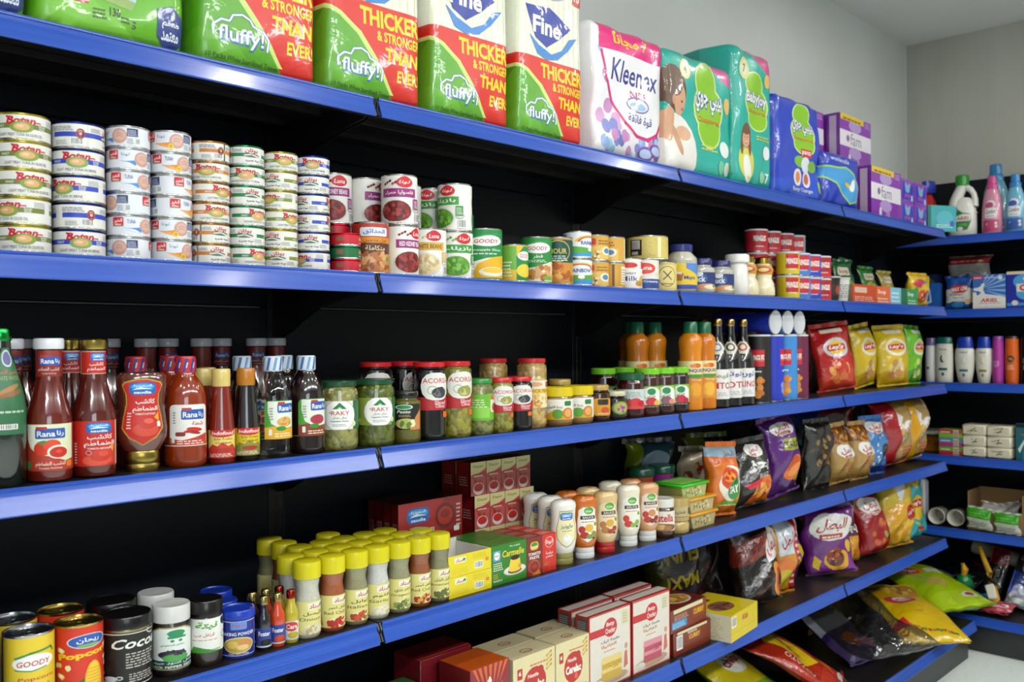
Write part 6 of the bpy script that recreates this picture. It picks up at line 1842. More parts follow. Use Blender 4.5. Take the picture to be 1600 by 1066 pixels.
a.r(0, 0, 1, 1, 'c05a54').p([(0, 1), (1, 1), (1, .8), (.6, .68), (0, .62)], 'd8cf92').t('Dayer', .5, .86, .66, .1, '8a7a30').p([(.1, .64), (.95, .7), (.95, .58), (.1, .5)], 'b83a3a').m(.2, .56, .8, .64, 1, 'f0dcd4').e(.5, .2, .36, .18, 'e8dcd4').e(.5, .24, .30, .12, 'c8302a').e(.3, .44, .12, .06, 'b8242a').e(.6, .42, .12, .06, 'c03a34').p([(.3, .5), (.5, .54), (.46, .46)], '6a8a3a')
lb = boxy('tomato_sauce_box', 'box', .050, .05, .079, 'a83430', {'front': a, 'left': Art(.05, .079).r(0, 0, 1, 1, '8a1c1a').m(.2, .3, .8, .6, 4, 'c8a090').r(.9, 0, 1, 1, '4a0c0c')})
for r in range(3):
    for c in range(4):
        for dd in range(2 if (c == 0 and r == 2) else 1):
            put(lb, .447 + .0515 * c + (.012 if r < 2 else 0), .218 + .052 * dd, Z + .0795 * r, f'pink-red tomato sauce box, {["bottom", "middle", "top"][r]} layer, {ORD[c]} along from the dark carton' + (', second deep' if dd else ''), group='small tomato sauce boxes')


# squeezy sauces
SQZ = [(0, .026), (.021, .026), (.0225, .028), (.0275, .042), (.0305, .060), (.0300, .085), (.0275, .105), (.0285, .125), (.0300, .136), (.028, .144), (.020, .1495), (0, .1505)]


def squeezy(col, capc, art, h=1.0):
    return lathed('squeeze_sauce_bottle', 'bottle', [('bottle', SAUCE, [(r, z * h) for r, z in SQZ], col, [(art, .040 * h, 0)], {'rref': .029}), ('cap', PLAST, [(0, 0), (.0215, 0), (.0225, .0015), (.0225, .012), (.0218, .013), (.0225, .0142), (.022, .026), (0, .0275)], capc)], sq=(1.08, .74))


a = Art(.058, .088)
ov = [(.5, .0), (.72, .08), (.9, .25), (.94, .5), (.86, .75), (.8, .98), (.2, .98), (.14, .75), (.06, .5), (.1, .25), (.28, .08)]
a.p(ov, '9a8a4a').p([(.5 + (x - .5) * .92, .5 + (y - .5) * .95) for x, y in ov], 'e8dfa8')
saudia(a, .5, .83, .56, .2)
a.t('مايونيز', .5, .57, .5, .14, '2a4a8a', b=.02).m(.3, .44, .7, .48, 1, '8a8a6a').e(.52, .2, .2, .14, 'e8e4da').e(.5, .27, .13, .09, 'f2f0ea').e(.48, .33, .07, .05, 'e8e4da')
ms = squeezy('e9e5dc', '8f8a4a', a)
put(ms, .578, .043, Z, 'white squeezy mayonnaise with a yellow shield label, frontmost of its column', rz=-.42)
put(ms, .596, .100, Z, 'white squeezy mayonnaise, second in its column', rz=-.42)
put(ms, .606, .156, Z, 'white squeezy mayonnaise, third in its column', rz=-.42)


def goodsauce(bg, d1, d2, bowl):
    a = Art(.056, .086)
    a.p([(.5, .0), (.75, .1), (.92, .3), (.95, .6), (.9, .9), (.7, .98), (.3, .98), (.1, .9), (.05, .6), (.08, .3), (.25, .1)], bg)
    a.e(.56, .88, .22, .1, '4a9a34').e(.5, .86, .12, .08, '6ab84a').t('Goody', .55, .86, .3, .06, 'f2f2ea', b=.02).rr(.18, .64, .88, .74, '2a2a20', q=.2).t('SAUCE', .53, .69, .5, .06, 'e8e4d8', b=.02).m(.24, .56, .8, .61, 1, d1)
    a.e(.56, .4, .22, .14, 'e6e2d6').e(.56, .4, .18, .11, bowl).e(.26, .36, .14, .1, d1).e(.76, .24, .12, .08, d2).e(.36, .2, .18, .1, d1).e(.58, .16, .14, .07, d2).e(.84, .5, .07, .06, '6a9a3a').rr(.7, .08, .84, .15, '3a3020', q=.4)
    return a


s2 = squeezy('c86818', 'dcdcda', goodsauce('eeeae2', 'b02a1c', '7a9a3a', 'e0b03a'))
s3 = squeezy('dcb982', 'b0201c', goodsauce('e4d2b0', 'b8783a', 'a83a24', 'd8a43a'))
s4 = squeezy('e4ddc6', 'dcdcda', goodsauce('ece9de', 'c8382a', '8ab04a', 'e8e4d8'), 1.03)
s5 = squeezy('d8a070', 'dcdcda', goodsauce('e6d3c6', 'b83a2a', '8a2a1c', 'c88a5a'), 1.0)
for p, x, nm, cp in ((s2, .657, 'orange', 'white'), (s3, .738, 'light tan', 'red'), (s4, .832, 'cream white', 'white'), (s5, .915, 'peach', 'white')):
    put(p, x, .043, Z, f'upside-down {nm} squeezy sauce bottle on a {cp} cap, front row', rz=-.5)
for p, x, nm, of in ((s2, .676, 'orange', 'orange'), (s3, .758, 'tan', 'light tan'), (s4, .85, 'white', 'cream white'), (s5, .937, 'peach', 'peach')):
    put(p, x, .115, Z, f'{nm} squeezy sauce bottle standing behind the front {of} one', rz=-.5)
a = Art(.15, .052)
a.r(0, 0, 1, 1, 'ded8ce').t('nutella', .58, .66, .4, .4, 'b8201c', b=.03).e(.56, .18, .3, .2, '8a5a34').e(.5, .2, .14, .14, 'd8b070').e(.66, .16, .08, .12, 'a8743a').r(0, 0, .2, 1, 'c8c0b4')
nt = jar('hazelnut_spread_jar', .034, .101, '3a1a0c', 'dcd8d2', a, .018, lidr=.96, lidh=.022, neck=.84, mat=SAUCE, shell=False, th=-.2)
put(nt, .985, .046, Z, 'hazelnut spread jar with red lettering and a white lid', rz=face(.985, .046))
a = Art(.10, .03).r(0, 0, 1, 1, 'b8a878').t('طحينة', .5, .55, .4, .5, '5a4a2a').m(.2, .05, .8, .25, 1, '6a5a34').rr(.8, .3, .95, .9, '4a3a20')
o = lathed('tahini_jar', 'jar', [('jar', SAUCE, [(0, 0), (.031, 0), (.034, .004), (.034, .024), (.030, .030), (.028, .034)], 'bfa468'), ('cap', PLAST, [(.029, .032), (.034, .034), (.034, .088), (.032, .094), (0, .094)], 'b39a5c', [(a, .042, -.1)])])
put(o, 1.056, .046, Z, 'khaki tahini jar with a tall cap', rz=face(1.06, .046, .3))


def tub(lidc, body):
    t = thing('margarine_tub', 'tub')
    a = Art(.125, .028)
    a.d(.5, .5, .4, .4, 24, .04, ['6a8a3a', 'd8cfae', 'a87a3a', 'c8b88a', '8a6a3a'], 9)
    b = MB().prism([(-.054, 0), (.054, 0), (.064, .034), (-.064, .034)], 'y', -.045, .045, body)
    b.flat(a, (-.0625, -.045, .003), (1, 0, 0), (0, 0, 1))
    b.obj('tub_body', PLAST, t)
    MB().box(-.070, .070, -.052, .052, .033, .0415, lidc, .003).obj('lid', PLAST, t)
    return t


ty, tg = tub('d89a1e', 'b8a878'), tub('3ab81e', 'a8b06a')
MB().box(-.05, .05, -.035, .035, .0414, .0424, '8ac85a', .0004).obj('lid_print', PAPER, tg)
put(ty, 1.165, .075, Z, 'margarine tub with an orange-yellow lid, lowest of three')
put(ty, 1.162, .078, Z + .0420, 'margarine tub with an orange-yellow lid, middle of three')
put(tg, 1.130, .082, Z + .0840, 'margarine tub with a bright green lid, top of three')


def ghee(c):
    a = Art(.16, .10).r(0, 0, 1, 1, c).t('زبدة', .5, .6, .4, .25, 'e0c8d8', sh=.2).e(.6, .3, .16, .2, 'd8c070')
    return lathed('dip_tub', 'tub', [('tub', PAPER, [(0, 0), (.030, 0), (.036, .130)], c, [(a, .015, -.3)]), ('lid', PLAST, [(.036, .128), (.040, .130), (.040, .148), (.037, .152), (0, .152)], '0f5038')])


put(ghee('a84a1c'), 1.125, .215, Z, 'orange-brown tub with a dark green lid behind the squeezy sauces')
put(ghee('8a2a80'), 1.215, .205, Z, 'purple tub with a dark green lid behind the green-lidded tub')


def batal(a, cx, cy, w, h, c='e2dfda'):
    """white cloud-like badge with red script"""
    a.e(cx, cy, w * .5, h * .5, c).e(cx - w * .2, cy + h * .1, w * .34, h * .44, c).e(cx + w * .2, cy - h * .02, w * .36, h * .46, c)
    a.t('البطل', cx, cy + h * .06, w * .74, h * .5, 'a8202c', b=.03, sh=.15).rr(cx - w * .3, cy - h * .42, cx + w * .3, cy - h * .24, 'b02a2a', q=.3).m(cx - w * .24, cy - h * .38, cx + w * .24, cy - h * .24, 1, 'ead8c8')
    return a


def snack(name, w, h, t, col, art, seed, **k):
    k.setdefault('wr', .0095)
    return pillow(name, 'snack bag', w, h, t * 1.2, col, art, seed=seed, **k)


a = Art(.14, .20)
a.r(0, 0, 1, 1, 'd8701e').r(0, .80, 1, 1, '9ab8c8').p([(0, .74), (.5, .78), (1, .72), (1, .84), (0, .86)], 'd8661c').t('البطل', .6, .89, .4, .09, '8a4a5a', sh=.2).p([(.7, .1), (1, .2), (1, .75), (.8, .6)], 'e0962a').e(.52, .46, .36, .27, 'e8e2d2').e(.44, .54, .24, .17, 'd04a24').e(.62, .38, .22, .17, '2a8a3a').t('TAY', .62, .37, .36, .12, 'f0f0e4', b=.04, rot=.15).e(.4, .56, .15, .08, 'e8903a').d(.4, .56, .12, .08, 6, .05, ['c82a1c', 'e0b04a'], 3).p([(.1, .14), (.4, .2), (.9, .16), (.9, .11), (.4, .14), (.1, .09)], '6ab02a').m(.2, .12, .8, .17, 1, 'f0e8c0')
put(snack('snack_bag', .14, .195, .06, 'd0681c', a, 71), 1.308, .062, Z, 'orange snack bag with a round white emblem and pale blue top', rz=-.15, tilt=(-.05, .06))
a = Art(.17, .2).r(0, 0, 1, 1, '2a4a5a').p([(0, 1), (.3, 1), (.12, .3), (0, .3)], '8a9a1c').e(.55, .7, .3, .18, '9ab8c8').d(.5, .3, .3, .2, 20, .08, ['8a9a2a', '1c2a4a', 'c8c8c8', '3a6a2a'], 4)
put(snack('snack_bag', .17, .2, .07, '1c2c34', a, 72), 1.25, .27, Z, 'dark snack bag with pale blue and yellow-green patches, behind the tubs', rz=-.5, tilt=(-.1, 0))
put(snack('snack_bag', .16, .2, .06, '5a6a1c', Art(.16, .2).r(0, 0, 1, 1, '6a7a1c').p([(.3, 0), (1, 0), (1, 1), (.5, 1)], '1c2420').e(.3, .4, .2, .3, '8a9a2a'), 73), 1.52, .24, Z, 'olive and black snack bag behind the orange bag', rz=-.4)
a = Art(.15, .18).r(0, 0, 1, 1, 'c8b89a').d(.5, .4, .45, .4, 60, .07, ['c8602a', '3a6ab0', 'e0c070', '4a8a3a', 'a82a2a', 'e8e0d0'], 6)
put(snack('snack_bag', .13, .17, .05, 'b0a080', a, 74), 1.40, .195, Z, 'multicoloured snack bag squeezed between the orange and black bags', rz=-.6)
a = Art(.16, .185)
a.r(0, 0, 1, 1, '2a2826').p([(.3, .0), (1, 0), (1, .42), (.6, .46), (.35, .36)], 'd86a1c').d(.68, .2, .28, .17, 22, .1, ['e08a1c', 'c8501c', 'e8a83a', 'b83a14'], 4, .6).p([(.1, .35), (.6, .46), (.55, .38), (.2, .28)], 'c8283a')
a.t('بجز', .55, .62, .62, .2, 'd8d6d2', b=.06).t('BUGZ', .64, .47, .34, .07, 'b8b0a8', b=.03)
batal(a, .5, .86, .46, .2)
put(snack('snack_bag', .165, .19, .065, '262422', a, 75), 1.512, .072, Z, 'black and orange snack bag with big white lettering', rz=-.22, tilt=(-.05, -.08))
a = Art(.165, .25)
a.r(0, 0, 1, 1, '5c2478').p([(0, 0), (1, 0), (.8, .2), (.3, .3)], '4a1a66')
batal(a, .46, .86, .62, .17)
a.p([(.3, .60), (.42, .74), (.95, .70), (.88, .54)], '9a9a24').t('TARGY', .62, .645, .5, .09, '2a2410', b=.03, rot=-.1).e(.62, .33, .28, .16, 'd8642a', rot=.3).e(.6, .38, .2, .08, 'c04a1a', rot=.4).e(.66, .3, .2, .06, 'e08a4a', rot=.4).rr(.66, .14, .96, .24, 'b8a81c', q=.4)
put(snack('snack_bag', .165, .245, .065, '562070', a, 76), 1.732, .078, Z, 'tall purple snack bag with an olive flash, leaning', rz=-.18, tilt=(-.05, -.17))
a = Art(.15, .21)
a.r(0, 0, 1, 1, 'a8884a').r(0, .7, 1, 1, '3a2414').d(.5, .82, .45, .14, 30, .06, ['5a3a1c', '2a180c', '7a5a30'], 3)
batal(a, .5, .56, .7, .24)
a.r(0, 0, 1, .2, 'c8a868')
pt = snack('snack_bag', .15, .215, .06, '8a6c38', a, 77)
put(pt, 1.845, .18, Z, 'tan snack bag with dark brown top, tucked behind the purple one', rz=-.15, group='tan snack bags')
a = Art(.16, .22)
a.r(0, 0, 1, 1, '14100e').d(.5, .5, .4, .4, 40, .06, ['8a6428', '1c1610', '4a3618', '2a1e10', '1a1412'], 4)
dk = snack('snack_bag', .16, .225, .06, '120e0c', a, 78)
put(dk, 1.93, .255, Z, 'black snack bag with golden puffs, nearer the tan bag', rz=-.15, group='black and gold snack bags')
put(dk, 1.958, .075, Z, 'black snack bag with golden puffs, next to the tan popcorn bags', rz=-.1, group='black and gold snack bags')
a = Art(.14, .2)
a.r(0, 0, 1, 1, 'b08a4c').r(0, .72, 1, 1, '6a3c14').d(.5, .84, .48, .15, 50, .05, ['c8862a', 'a8641c', 'e0a84a', '8a4c14'], 3)
batal(a, .5, .55, .7, .26)
a.m(.24, .22, .76, .36, 3, 'b8602a').r(0, 0, 1, .1, 'a07838')
wb = snack('snack_bag', .14, .195, .06, 'a47e40', a, 79)
put(wb, 2.126, .07, Z, 'tan popcorn snack bag with a white badge, nearer of two', rz=-.1, tilt=(-.06, -.05), group='tan popcorn bags')
put(wb, 2.272, .06, Z, 'tan popcorn snack bag with a white badge, farther of two', rz=-.08, tilt=(-.05, 0), group='tan popcorn bags')
a = Art(.15, .21)
a.r(0, 0, 1, 1, '3a78b8').r(0, 0, 1, .14, '1c2c8a').d(.5, .4, .45, .35, 26, .04, ['d8b84a', 'e8e0d0', '1c2a5a', 'c8d8e8'], 5).e(.66, .42, .14, .13, '1a1c24').e(.66, .42, .09, .08, '3a3c44')
batal(a, .45, .84, .62, .22)
put(snack('snack_bag', .15, .205, .06, '2a60a0', a, 80), 2.425, .07, Z, 'light blue snack bag with a white badge and dark biscuit', rz=-.2, tilt=(-.05, 0))
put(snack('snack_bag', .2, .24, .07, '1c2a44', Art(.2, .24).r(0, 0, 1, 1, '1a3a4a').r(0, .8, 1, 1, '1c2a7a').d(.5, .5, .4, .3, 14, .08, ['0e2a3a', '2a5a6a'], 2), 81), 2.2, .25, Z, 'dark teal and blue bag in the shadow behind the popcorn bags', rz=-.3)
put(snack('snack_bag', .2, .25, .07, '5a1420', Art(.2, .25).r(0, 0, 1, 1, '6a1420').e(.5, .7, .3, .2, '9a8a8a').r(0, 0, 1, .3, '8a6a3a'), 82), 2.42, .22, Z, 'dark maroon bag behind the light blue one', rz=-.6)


def loaf(c, seed):
    a = Art(.22, .26)
    a.r(0, 0, 1, 1, 'a88a50').r(0, 0, .34, 1, c).p([(.34, .6), (.5, .75), (.34, .85)], 'e0d8d0').d(.42, .5, .08, .3, 12, .06, ['d8d0c0', 'e8e4dc', 'c8a868'], 4)
    batal(a, .68, .58, .44, .2)
    a.r(.34, 0, 1, .1, '8a6a30').m(.5, .14, .9, .3, 3, 'c83a2a')
    return snack('snack_bag', .21, .255, .135, c, a, seed, sidecol=c)


put(loaf('a81420', 83), 2.675, .10, Z, 'red-sided tan snack bag, standing edge on at the far end', rz=-.2, tilt=(-.05, -.1))
put(loaf('d89c14', 84), 2.888, .11, Z, 'golden-sided snack bag, the last one on the fourth shelf', rz=-.15, tilt=(-.05, -.08))

# ------------------------------------------------------------------ fifth shelf: boxes and snack bags
Z = ZS[5]
a = Art(.165, .185)
a.r(0, 0, 1, 1, 'dcd4c8').pl([(.01, .01), (.01, .99), (.99, .99), (.99, .01), (.01, .01)], .02, 'c02a24')
a.r(0, .70, .42, .80, 'c0242a').e(.50, .78, .16, .125, 'c0242a').t('Betty', .5, .82, .2, .07, 'f0e6e0', b=.02, sh=.15).t('Crocker', .5, .74, .24, .07, 'f0e6e0', b=.02, sh=.15).rr(.78, .76, .94, .95, 'd4cda6', q=.1).m(.8, .78, .92, .93, 4, 'b0a888').t('خلطة كيك', .5, .61, .46, .045, '5a3a5a').t('الفانيلا', .46, .545, .36, .05, 'c86a3a').m(.34, .47, .62, .50, 1, 'd88a5a')


def cake(a, c1, c2, ic):
    a.e(.5, .10, .42, .07, 'b89a7a').p([(.28, .1), (.76, .1), (.78, .36), (.3, .36)], c1).p([(.28, .2), (.77, .2), (.77, .25), (.28, .25)], ic).p([(.27, .32), (.79, .32), (.77, .40), (.3, .40)], ic).d(.52, .27, .22, .06, 18, .02, [c1, c2], 3).e(.2, .08, .12, .05, 'd8d0c4').p([(.82, .16), (.92, .2), (.9, .4), (.84, .38)], 'c86a4a').e(.88, .46, .04, .04, 'c89a7a')


v = Art(.165, .185)
v.el, v.k = list(a.el), a.k
cake(v, 'c8a23a', 'b8903a', 'e0c878')
tpa = Art(.165, .042).r(0, 0, 1, 1, 'dcd4c8').r(0, 0, 1, .2, 'c02a24').r(0, .86, 1, 1, 'c02a24')
sda = Art(.042, .185).r(0, 0, 1, 1, 'b02a26').r(.12, .1, .88, .55, '6a6468').m(.15, .12, .85, .53, 14, 'b0acb0').r(.12, .6, .88, .96, '4a484c').m(.15, .62, .85, .94, 12, 'a8a4a8')
bc = boxy('cake_mix_box', 'box', .165, .042, .185, 'b8322c', {'front': v, 'top': tpa, 'left': sda})
s = Art(.165, .185)
s.el, s.k = list(a.el), a.k
cake(s, 'b84a5a', '9a3040', 'd88a9a')
sc = boxy('cake_mix_box', 'box', .165, .042, .187, 'b8322c', {'front': s, 'top': tpa, 'left': sda})
put(bc, .727, .042, Z, 'cake mix box with a yellow layer cake, front row')
put(sc, .900, .042, Z, 'cake mix box with a pink layer cake, front row')
put(bc, .735, .105, Z, 'cake mix box behind the yellow cake one')
put(sc, .906, .105, Z, 'cake mix box behind the pink cake one')
a = Art(.135, .150)
a.r(0, 0, 1, 1, 'ddd0a0').e(.52, .56, .28, .24, 'b8281e').e(.66, .72, .08, .07, 'b8281e').t('Cerelac', .52, .53, .46, .13, 'f4ece4', b=.045).t('Nestle', .48, .68, .26, .06, 'f0e6e0', b=.02).e(.6, .41, .05, .05, 'e0604a').rr(.1, .68, .22, .84, 'b82a26', q=.1).t('6', .16, .77, .06, .07, 'f4ece4', b=.03).m(.4, .82, .8, .87, 1, 'c86a4a')
for i in range(12):
    a.e(.82 + .05 * (i % 3), .70 + .022 * i, .03, .018, ['c89a34', 'd8b04a', 'b8862a'][i % 3], 9, .6)
a.e(.4, .2, .2, .14, 'e8e0c8').e(.4, .23, .14, .08, 'd8c080')
ta = Art(.135, .062).r(0, 0, 1, 1, 'd8caa0').arc(.5, .4, .12, .16, .02, 'b04a3a').m(.42, .34, .58, .48, 1, 'b8281e')
c1 = boxy('baby_cereal_box', 'box', .140, .062, .150, 'd4c698', {'front': a, 'top': ta, 'left': Art(.062, .15).r(0, 0, 1, 1, 'c8b890').e(.5, .8, .3, .12, 'b04a3a')})
a2 = Art(.12, .150)
a2.el, a2.k = list(a.el), a.k
a2.p([(.3, 0), (.45, .24), (.6, .1), (.7, .3), (.8, 0)], '3a7ac8').e(.85, .1, .2, .15, '6a5aa8')
c2 = boxy('baby_cereal_box', 'box', .115, .062, .150, 'd4c698', {'front': a2, 'top': ta, 'left': Art(.062, .15).r(0, 0, 1, 1, 'c8b890').e(.5, .8, .3, .12, 'b04a3a')})
put(c1, .452, .052, Z, 'cream baby cereal box with a red oval and wheat ears, nearer of two')
put(c2, .581, .052, Z, 'cream baby cereal box with a blue patch, next to the cake mix')
put(c1, .452, .120, Z, 'cream baby cereal box behind the nearer one, its top showing')
put(c1, .600, .122, Z, 'cream baby cereal box behind the one with the blue patch')
a = Art(.115, .160)
a.r(0, 0, 1, 1, '8a1c2a')
for i in range(7):
    a.p([(.05 + .14 * i, 1), (.13 + .14 * i, 1), (.3 + .07 * i, .7)], 'd8601c')
a.arc(.5, .62, .3, .12, .02, 'd8b0a0').t('Hajel', .5, .62, .4, .11, 'e8d8cc', sh=.2).e(.5, .8, .03, .05, 'e8d8cc', rot=.4).e(.45, .78, .03, .04, 'e8d8cc', rot=-.4).d(.8, .5, .15, .3, 8, .02, ['c86a4a', 'd88a5a'], 3)
hb = boxy('pudding_box', 'box', .115, .10, .160, '8a1c2a', {'front': a}, fc={'top': 'cf5a18', 'left': '7a1620'})
put(hb, .313, .072, Z, 'orange-topped maroon box with a fancy oval name')
o = boxy('pudding_box', 'box', .15, .09, .165, '7a1420', {'top': Art(.15, .09).r(0, 0, 1, 1, '84141f').r(0, .08, 1, .11, 'c85a3a').r(0, .5, 1, .53, '5a0c14')})
put(o, .29, .18, Z, 'dark red box standing behind the orange-topped one')
o = boxy('jelly_box', 'box', .13, .075, .122, '2a6a2a', {'top': Art(.13, .075).r(0, 0, 1, 1, '2a6a34').p([(0, 0), (.6, 0), (.3, 1), (0, 1)], '3a8a3a').m(.3, .2, .95, .8, 4, 'b8d0b0'), 'front': Art(.13, .122).r(0, 0, 1, 1, '7ab03a')})
put(o, .17, .062, Z, 'low green box at the picture bottom beside the orange-topped one', group='low green boxes')
put(o, .142, .145, Z, 'low green box behind the front green one', group='low green boxes')
# brown noodle boxes and the yellow carton
a = Art(.19, .062)
a.r(0, 0, 1, 1, '7a2c18').bar(.08, .2, .24, .82).rr(.38, .42, .72, .86, '8a3a1c', q=.2).t('CURRY', .56, .58, .3, .2, 'e0b01e', b=.04).t('Indomie', .5, .8, .24, .12, 'e0d8c8', b=.02).rr(.1, .86, .9, .97, 'd8cfa8', q=.3)
a3 = Art(.19, .062)
a3.r(0, 0, 1, 1, '7a2c18').r(.04, .14, .44, .46, '3a8ac0').m(.06, .18, .42, .42, 3, 'a8d0e8').rr(.6, .3, .96, .8, '8a3a1c', q=.2).t('CURRY', .78, .55, .3, .24, 'e0b01e', b=.04).rr(.08, .8, .9, .97, 'd8cfa8', q=.3).m(.1, .5, .5, .74, 3, 'c8a090')
ta = Art(.19, .13)
ta.r(0, 0, 1, 1, '6a2414').e(.60, .42, .30, .30, 'd8d0c0').e(.60, .42, .26, .25, 'c8903a').d(.6, .42, .2, .19, 40, .05, ['d8a83a', 'b8742a', 'e0c060', '8a9a3a', 'b84a2a'], 4).e(.1, .6, .16, .24, 'b8a89a').r(0, .9, 1, 1, '4a140c')
n1 = boxy('noodle_carton', 'carton', .19, .13, .062, '6f2816', {'front': a, 'top': ta})
n2 = boxy('noodle_carton', 'carton', .19, .13, .062, '6f2816', {'front': a3, 'top': ta})
put(n1, 1.093, .088, Z, 'brown noodle carton with a barcode, lower of two', rz=.02)
put(n2, 1.080, .092, Z + .0624, 'brown noodle carton with a noodle bowl on top, upper of two', rz=.05)
a = Art(.19, .075)
a.r(0, 0, 1, 1, 'd8c01a').bar(.03, .52, .2, .92).t('Kids', .52, .72, .22, .22, 'b02a26', b=.03, sh=.25).r(0, .3, 1, .32, 'b8a214')
ta = Art(.19, .16)
ta.r(0, 0, 1, 1, 'd8c01a').r(0, .72, .62, 1, '7a1420').e(.4, .4, .28, .22, '8a5a4a').d(.4, .4, .22, .16, 30, .04, ['6a3a24', '8a5a34', '5a2c1a'], 4).t('Granola', .34, .86, .5, .12, 'd8c0b0')
kb = boxy('cereal_carton', 'carton', .19, .16, .075, 'd8c01a', {'front': a, 'top': ta, 'left': Art(.16, .075).r(0, 0, 1, 1, 'd8d0b0').m(.1, .1, .9, .9, 10, 'b8b090')})
put(kb, 1.287, .058, Z, 'yellow cereal carton with a cream side, poking out over the shelf edge', rz=.12)
a = Art(.2, .27).r(0, 0, 1, 1, '2a1a24').r(0, 0, .3, 1, '4a4a18').t('MAXI', .58, .36, .62, .16, '9a8a1e', b=.03, rot=3.26).t('FUN', .56, .66, .6, .17, '9a8a1e', b=.03, rot=3.26)
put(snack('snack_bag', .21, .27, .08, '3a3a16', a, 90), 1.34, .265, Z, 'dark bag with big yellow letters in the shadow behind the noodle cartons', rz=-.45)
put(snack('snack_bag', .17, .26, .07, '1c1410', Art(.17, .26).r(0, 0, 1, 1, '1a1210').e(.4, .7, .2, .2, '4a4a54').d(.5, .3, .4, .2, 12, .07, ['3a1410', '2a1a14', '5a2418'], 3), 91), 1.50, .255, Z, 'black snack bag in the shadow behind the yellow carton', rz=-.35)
a = Art(.19, .25)
a.r(0, 0, 1, 1, '1a1210').p([(0, .5), (.8, .62), (.8, .9), (0, .8)], '6a2014').d(.4, .7, .3, .12, 26, .05, ['8a2a18', '5a180e', 'a83c20'], 3).p([(.66, .5), (.98, .56), (1, .86), (.8, .95), (.62, .74)], 'dcd6d0').t('البطل', .8, .7, .3, .26, 'a8202c', b=.03, rot=.3).d(.6, .25, .3, .2, 10, .08, ['241410', '3a1c14'], 4).e(.86, .26, .16, .24, 'd8861e', rot=.3).e(.86, .26, .11, .17, 'b84a1c', rot=.3).e(.87, .28, .07, .1, '5a1c10')
put(snack('snack_bag', .19, .245, .08, '18100e', a, 92), 1.575, .085, Z, 'big black snack bag with a white badge, leaning over next to the yellow carton', rz=-.38, tilt=(-.1, -.1))
a = Art(.15, .24)
a.r(0, 0, 1, 1, 'c88a1c').r(.72, 0, 1, 1, 'b82a24').m(.78, .1, .92, .9, 9, 'e8d0c8').r(.15, .55, .72, 1, 'c8d0d8').t('البطل', .44, .75, .44, .2, 'a8202c', b=.03, rot=.1).p([(.05, 0), (.72, 0), (.68, .4), (.4, .56), (.1, .45)], 'd8701c').e(.4, .18, .3, .16, 'c8b01c')
put(snack('snack_bag', .15, .24, .065, 'b47a18', a, 93), 1.745, .105, Z, 'orange-yellow snack bag with a pale blue top and red side stripe', rz=-.2)


def purp(seed, w=.2, h=.225):
    a = Art(w, h)
    a.r(0, 0, 1, 1, '6a2478').p([(0, 0), (1, 0), (1, .3), (.3, .2)], '7c2c8a')
    batal(a, .52, .72, .84, .42)
    a.e(.58, .2, .26, .17, 'd89a1c').e(.55, .22, .18, .12, '5a2414').d(.55, .28, .16, .08, 14, .05, ['8a3a1c', 'b0602a', '4a1a10'], 3).p([(.12, .3), (.28, .2), (.2, .05), (.1, .12)], 'd8b01e').e(.85, .4, .08, .1, 'd8b01e')
    return snack('snack_bag', w, h, .08, '5a1e68', a, seed)


put(purp(94), 2.095, .085, Z, 'big purple snack bag with a white badge, standing in front', rz=-.62, tilt=(-.1, -.05))
put(purp(95, .17, .24), 1.92, .2, Z, 'dim purple snack bag tucked behind the front purple one', rz=-.3)
a = Art(.15, .24)
a.r(0, 0, 1, 1, '4a1418').r(0, 0, 1, .42, 'd0881c').d(.5, .2, .4, .18, 18, .08, ['d8a02a', 'c8701c', 'e0b84a'], 3)
batal(a, .5, .8, .66, .24)
a.t('بجز', .55, .54, .62, .17, 'd8d6d2', b=.05)
put(snack('snack_bag', .15, .235, .06, '4a1418', a, 96), 2.285, .13, Z, 'maroon snack bag with an orange lower half, beside the purple one', rz=-.25)
a = Art(.17, .24)
a.r(0, 0, 1, 1, '9a141c').d(.6, .3, .3, .2, 12, .08, ['c8601c', '8a9a2a', 'b02a1c'], 3)
batal(a, .5, .76, .62, .28)
put(snack('snack_bag', .17, .24, .08, '8c1018', a, 97), 2.475, .10, Z, 'red snack bag with a white oval badge, tapering at its foot', rz=-.3, tilt=(-.08, -.1))
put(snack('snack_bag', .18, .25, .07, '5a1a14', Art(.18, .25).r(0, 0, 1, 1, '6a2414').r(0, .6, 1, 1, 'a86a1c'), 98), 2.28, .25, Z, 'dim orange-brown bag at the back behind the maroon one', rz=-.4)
a = Art(.2, .26)
a.r(0, 0, 1, 1, 'd8a01c').p([(0, .6), (.5, .7), (1, .62), (1, 1), (0, 1)], 'c8ac3a').p([(.3, .98), (.5, .7), (.75, .98)], 'd8dce0').e(.68, .52, .16, .12, 'b02424').t("Lay's", .68, .52, .24, .08, 'f0e4dc', b=.02, rot=.3).d(.5, .2, .42, .18, 26, .09, ['e0b82a', 'd8901c', 'e8cc5a'], 3)
put(snack('crisp_bag', .2, .255, .08, 'c8961a', a, 99), 2.685, .085, Z, 'golden crisp bag with a red badge, near the far end of the fifth shelf', rz=-.35, tilt=(-.05, -.05))
a = Art(.18, .26)
a.r(0, 0, 1, 1, '2a9aa8').e(.5, .5, .34, .2, 'd8b01e').rr(.25, .5, .75, .62, 'b02430', q=.3).t("Lay's", .5, .56, .4, .08, 'f0e4dc', b=.02).p([(.2, .3), (.5, .24), (.7, .1), (.5, .1)], 'a8b82a').p([(.4, .2), (.8, .14), (.6, .05)], 'b8302a').p([(.2, 1), (.7, 1), (.5, .75)], 'c8a82a')
put(snack('crisp_bag', .18, .25, .07, '1f8a98', a, 100), 2.887, .09, Z, 'turquoise crisp bag with a yellow oval, last on the fifth shelf', rz=-.1, tilt=(-.05, -.08))

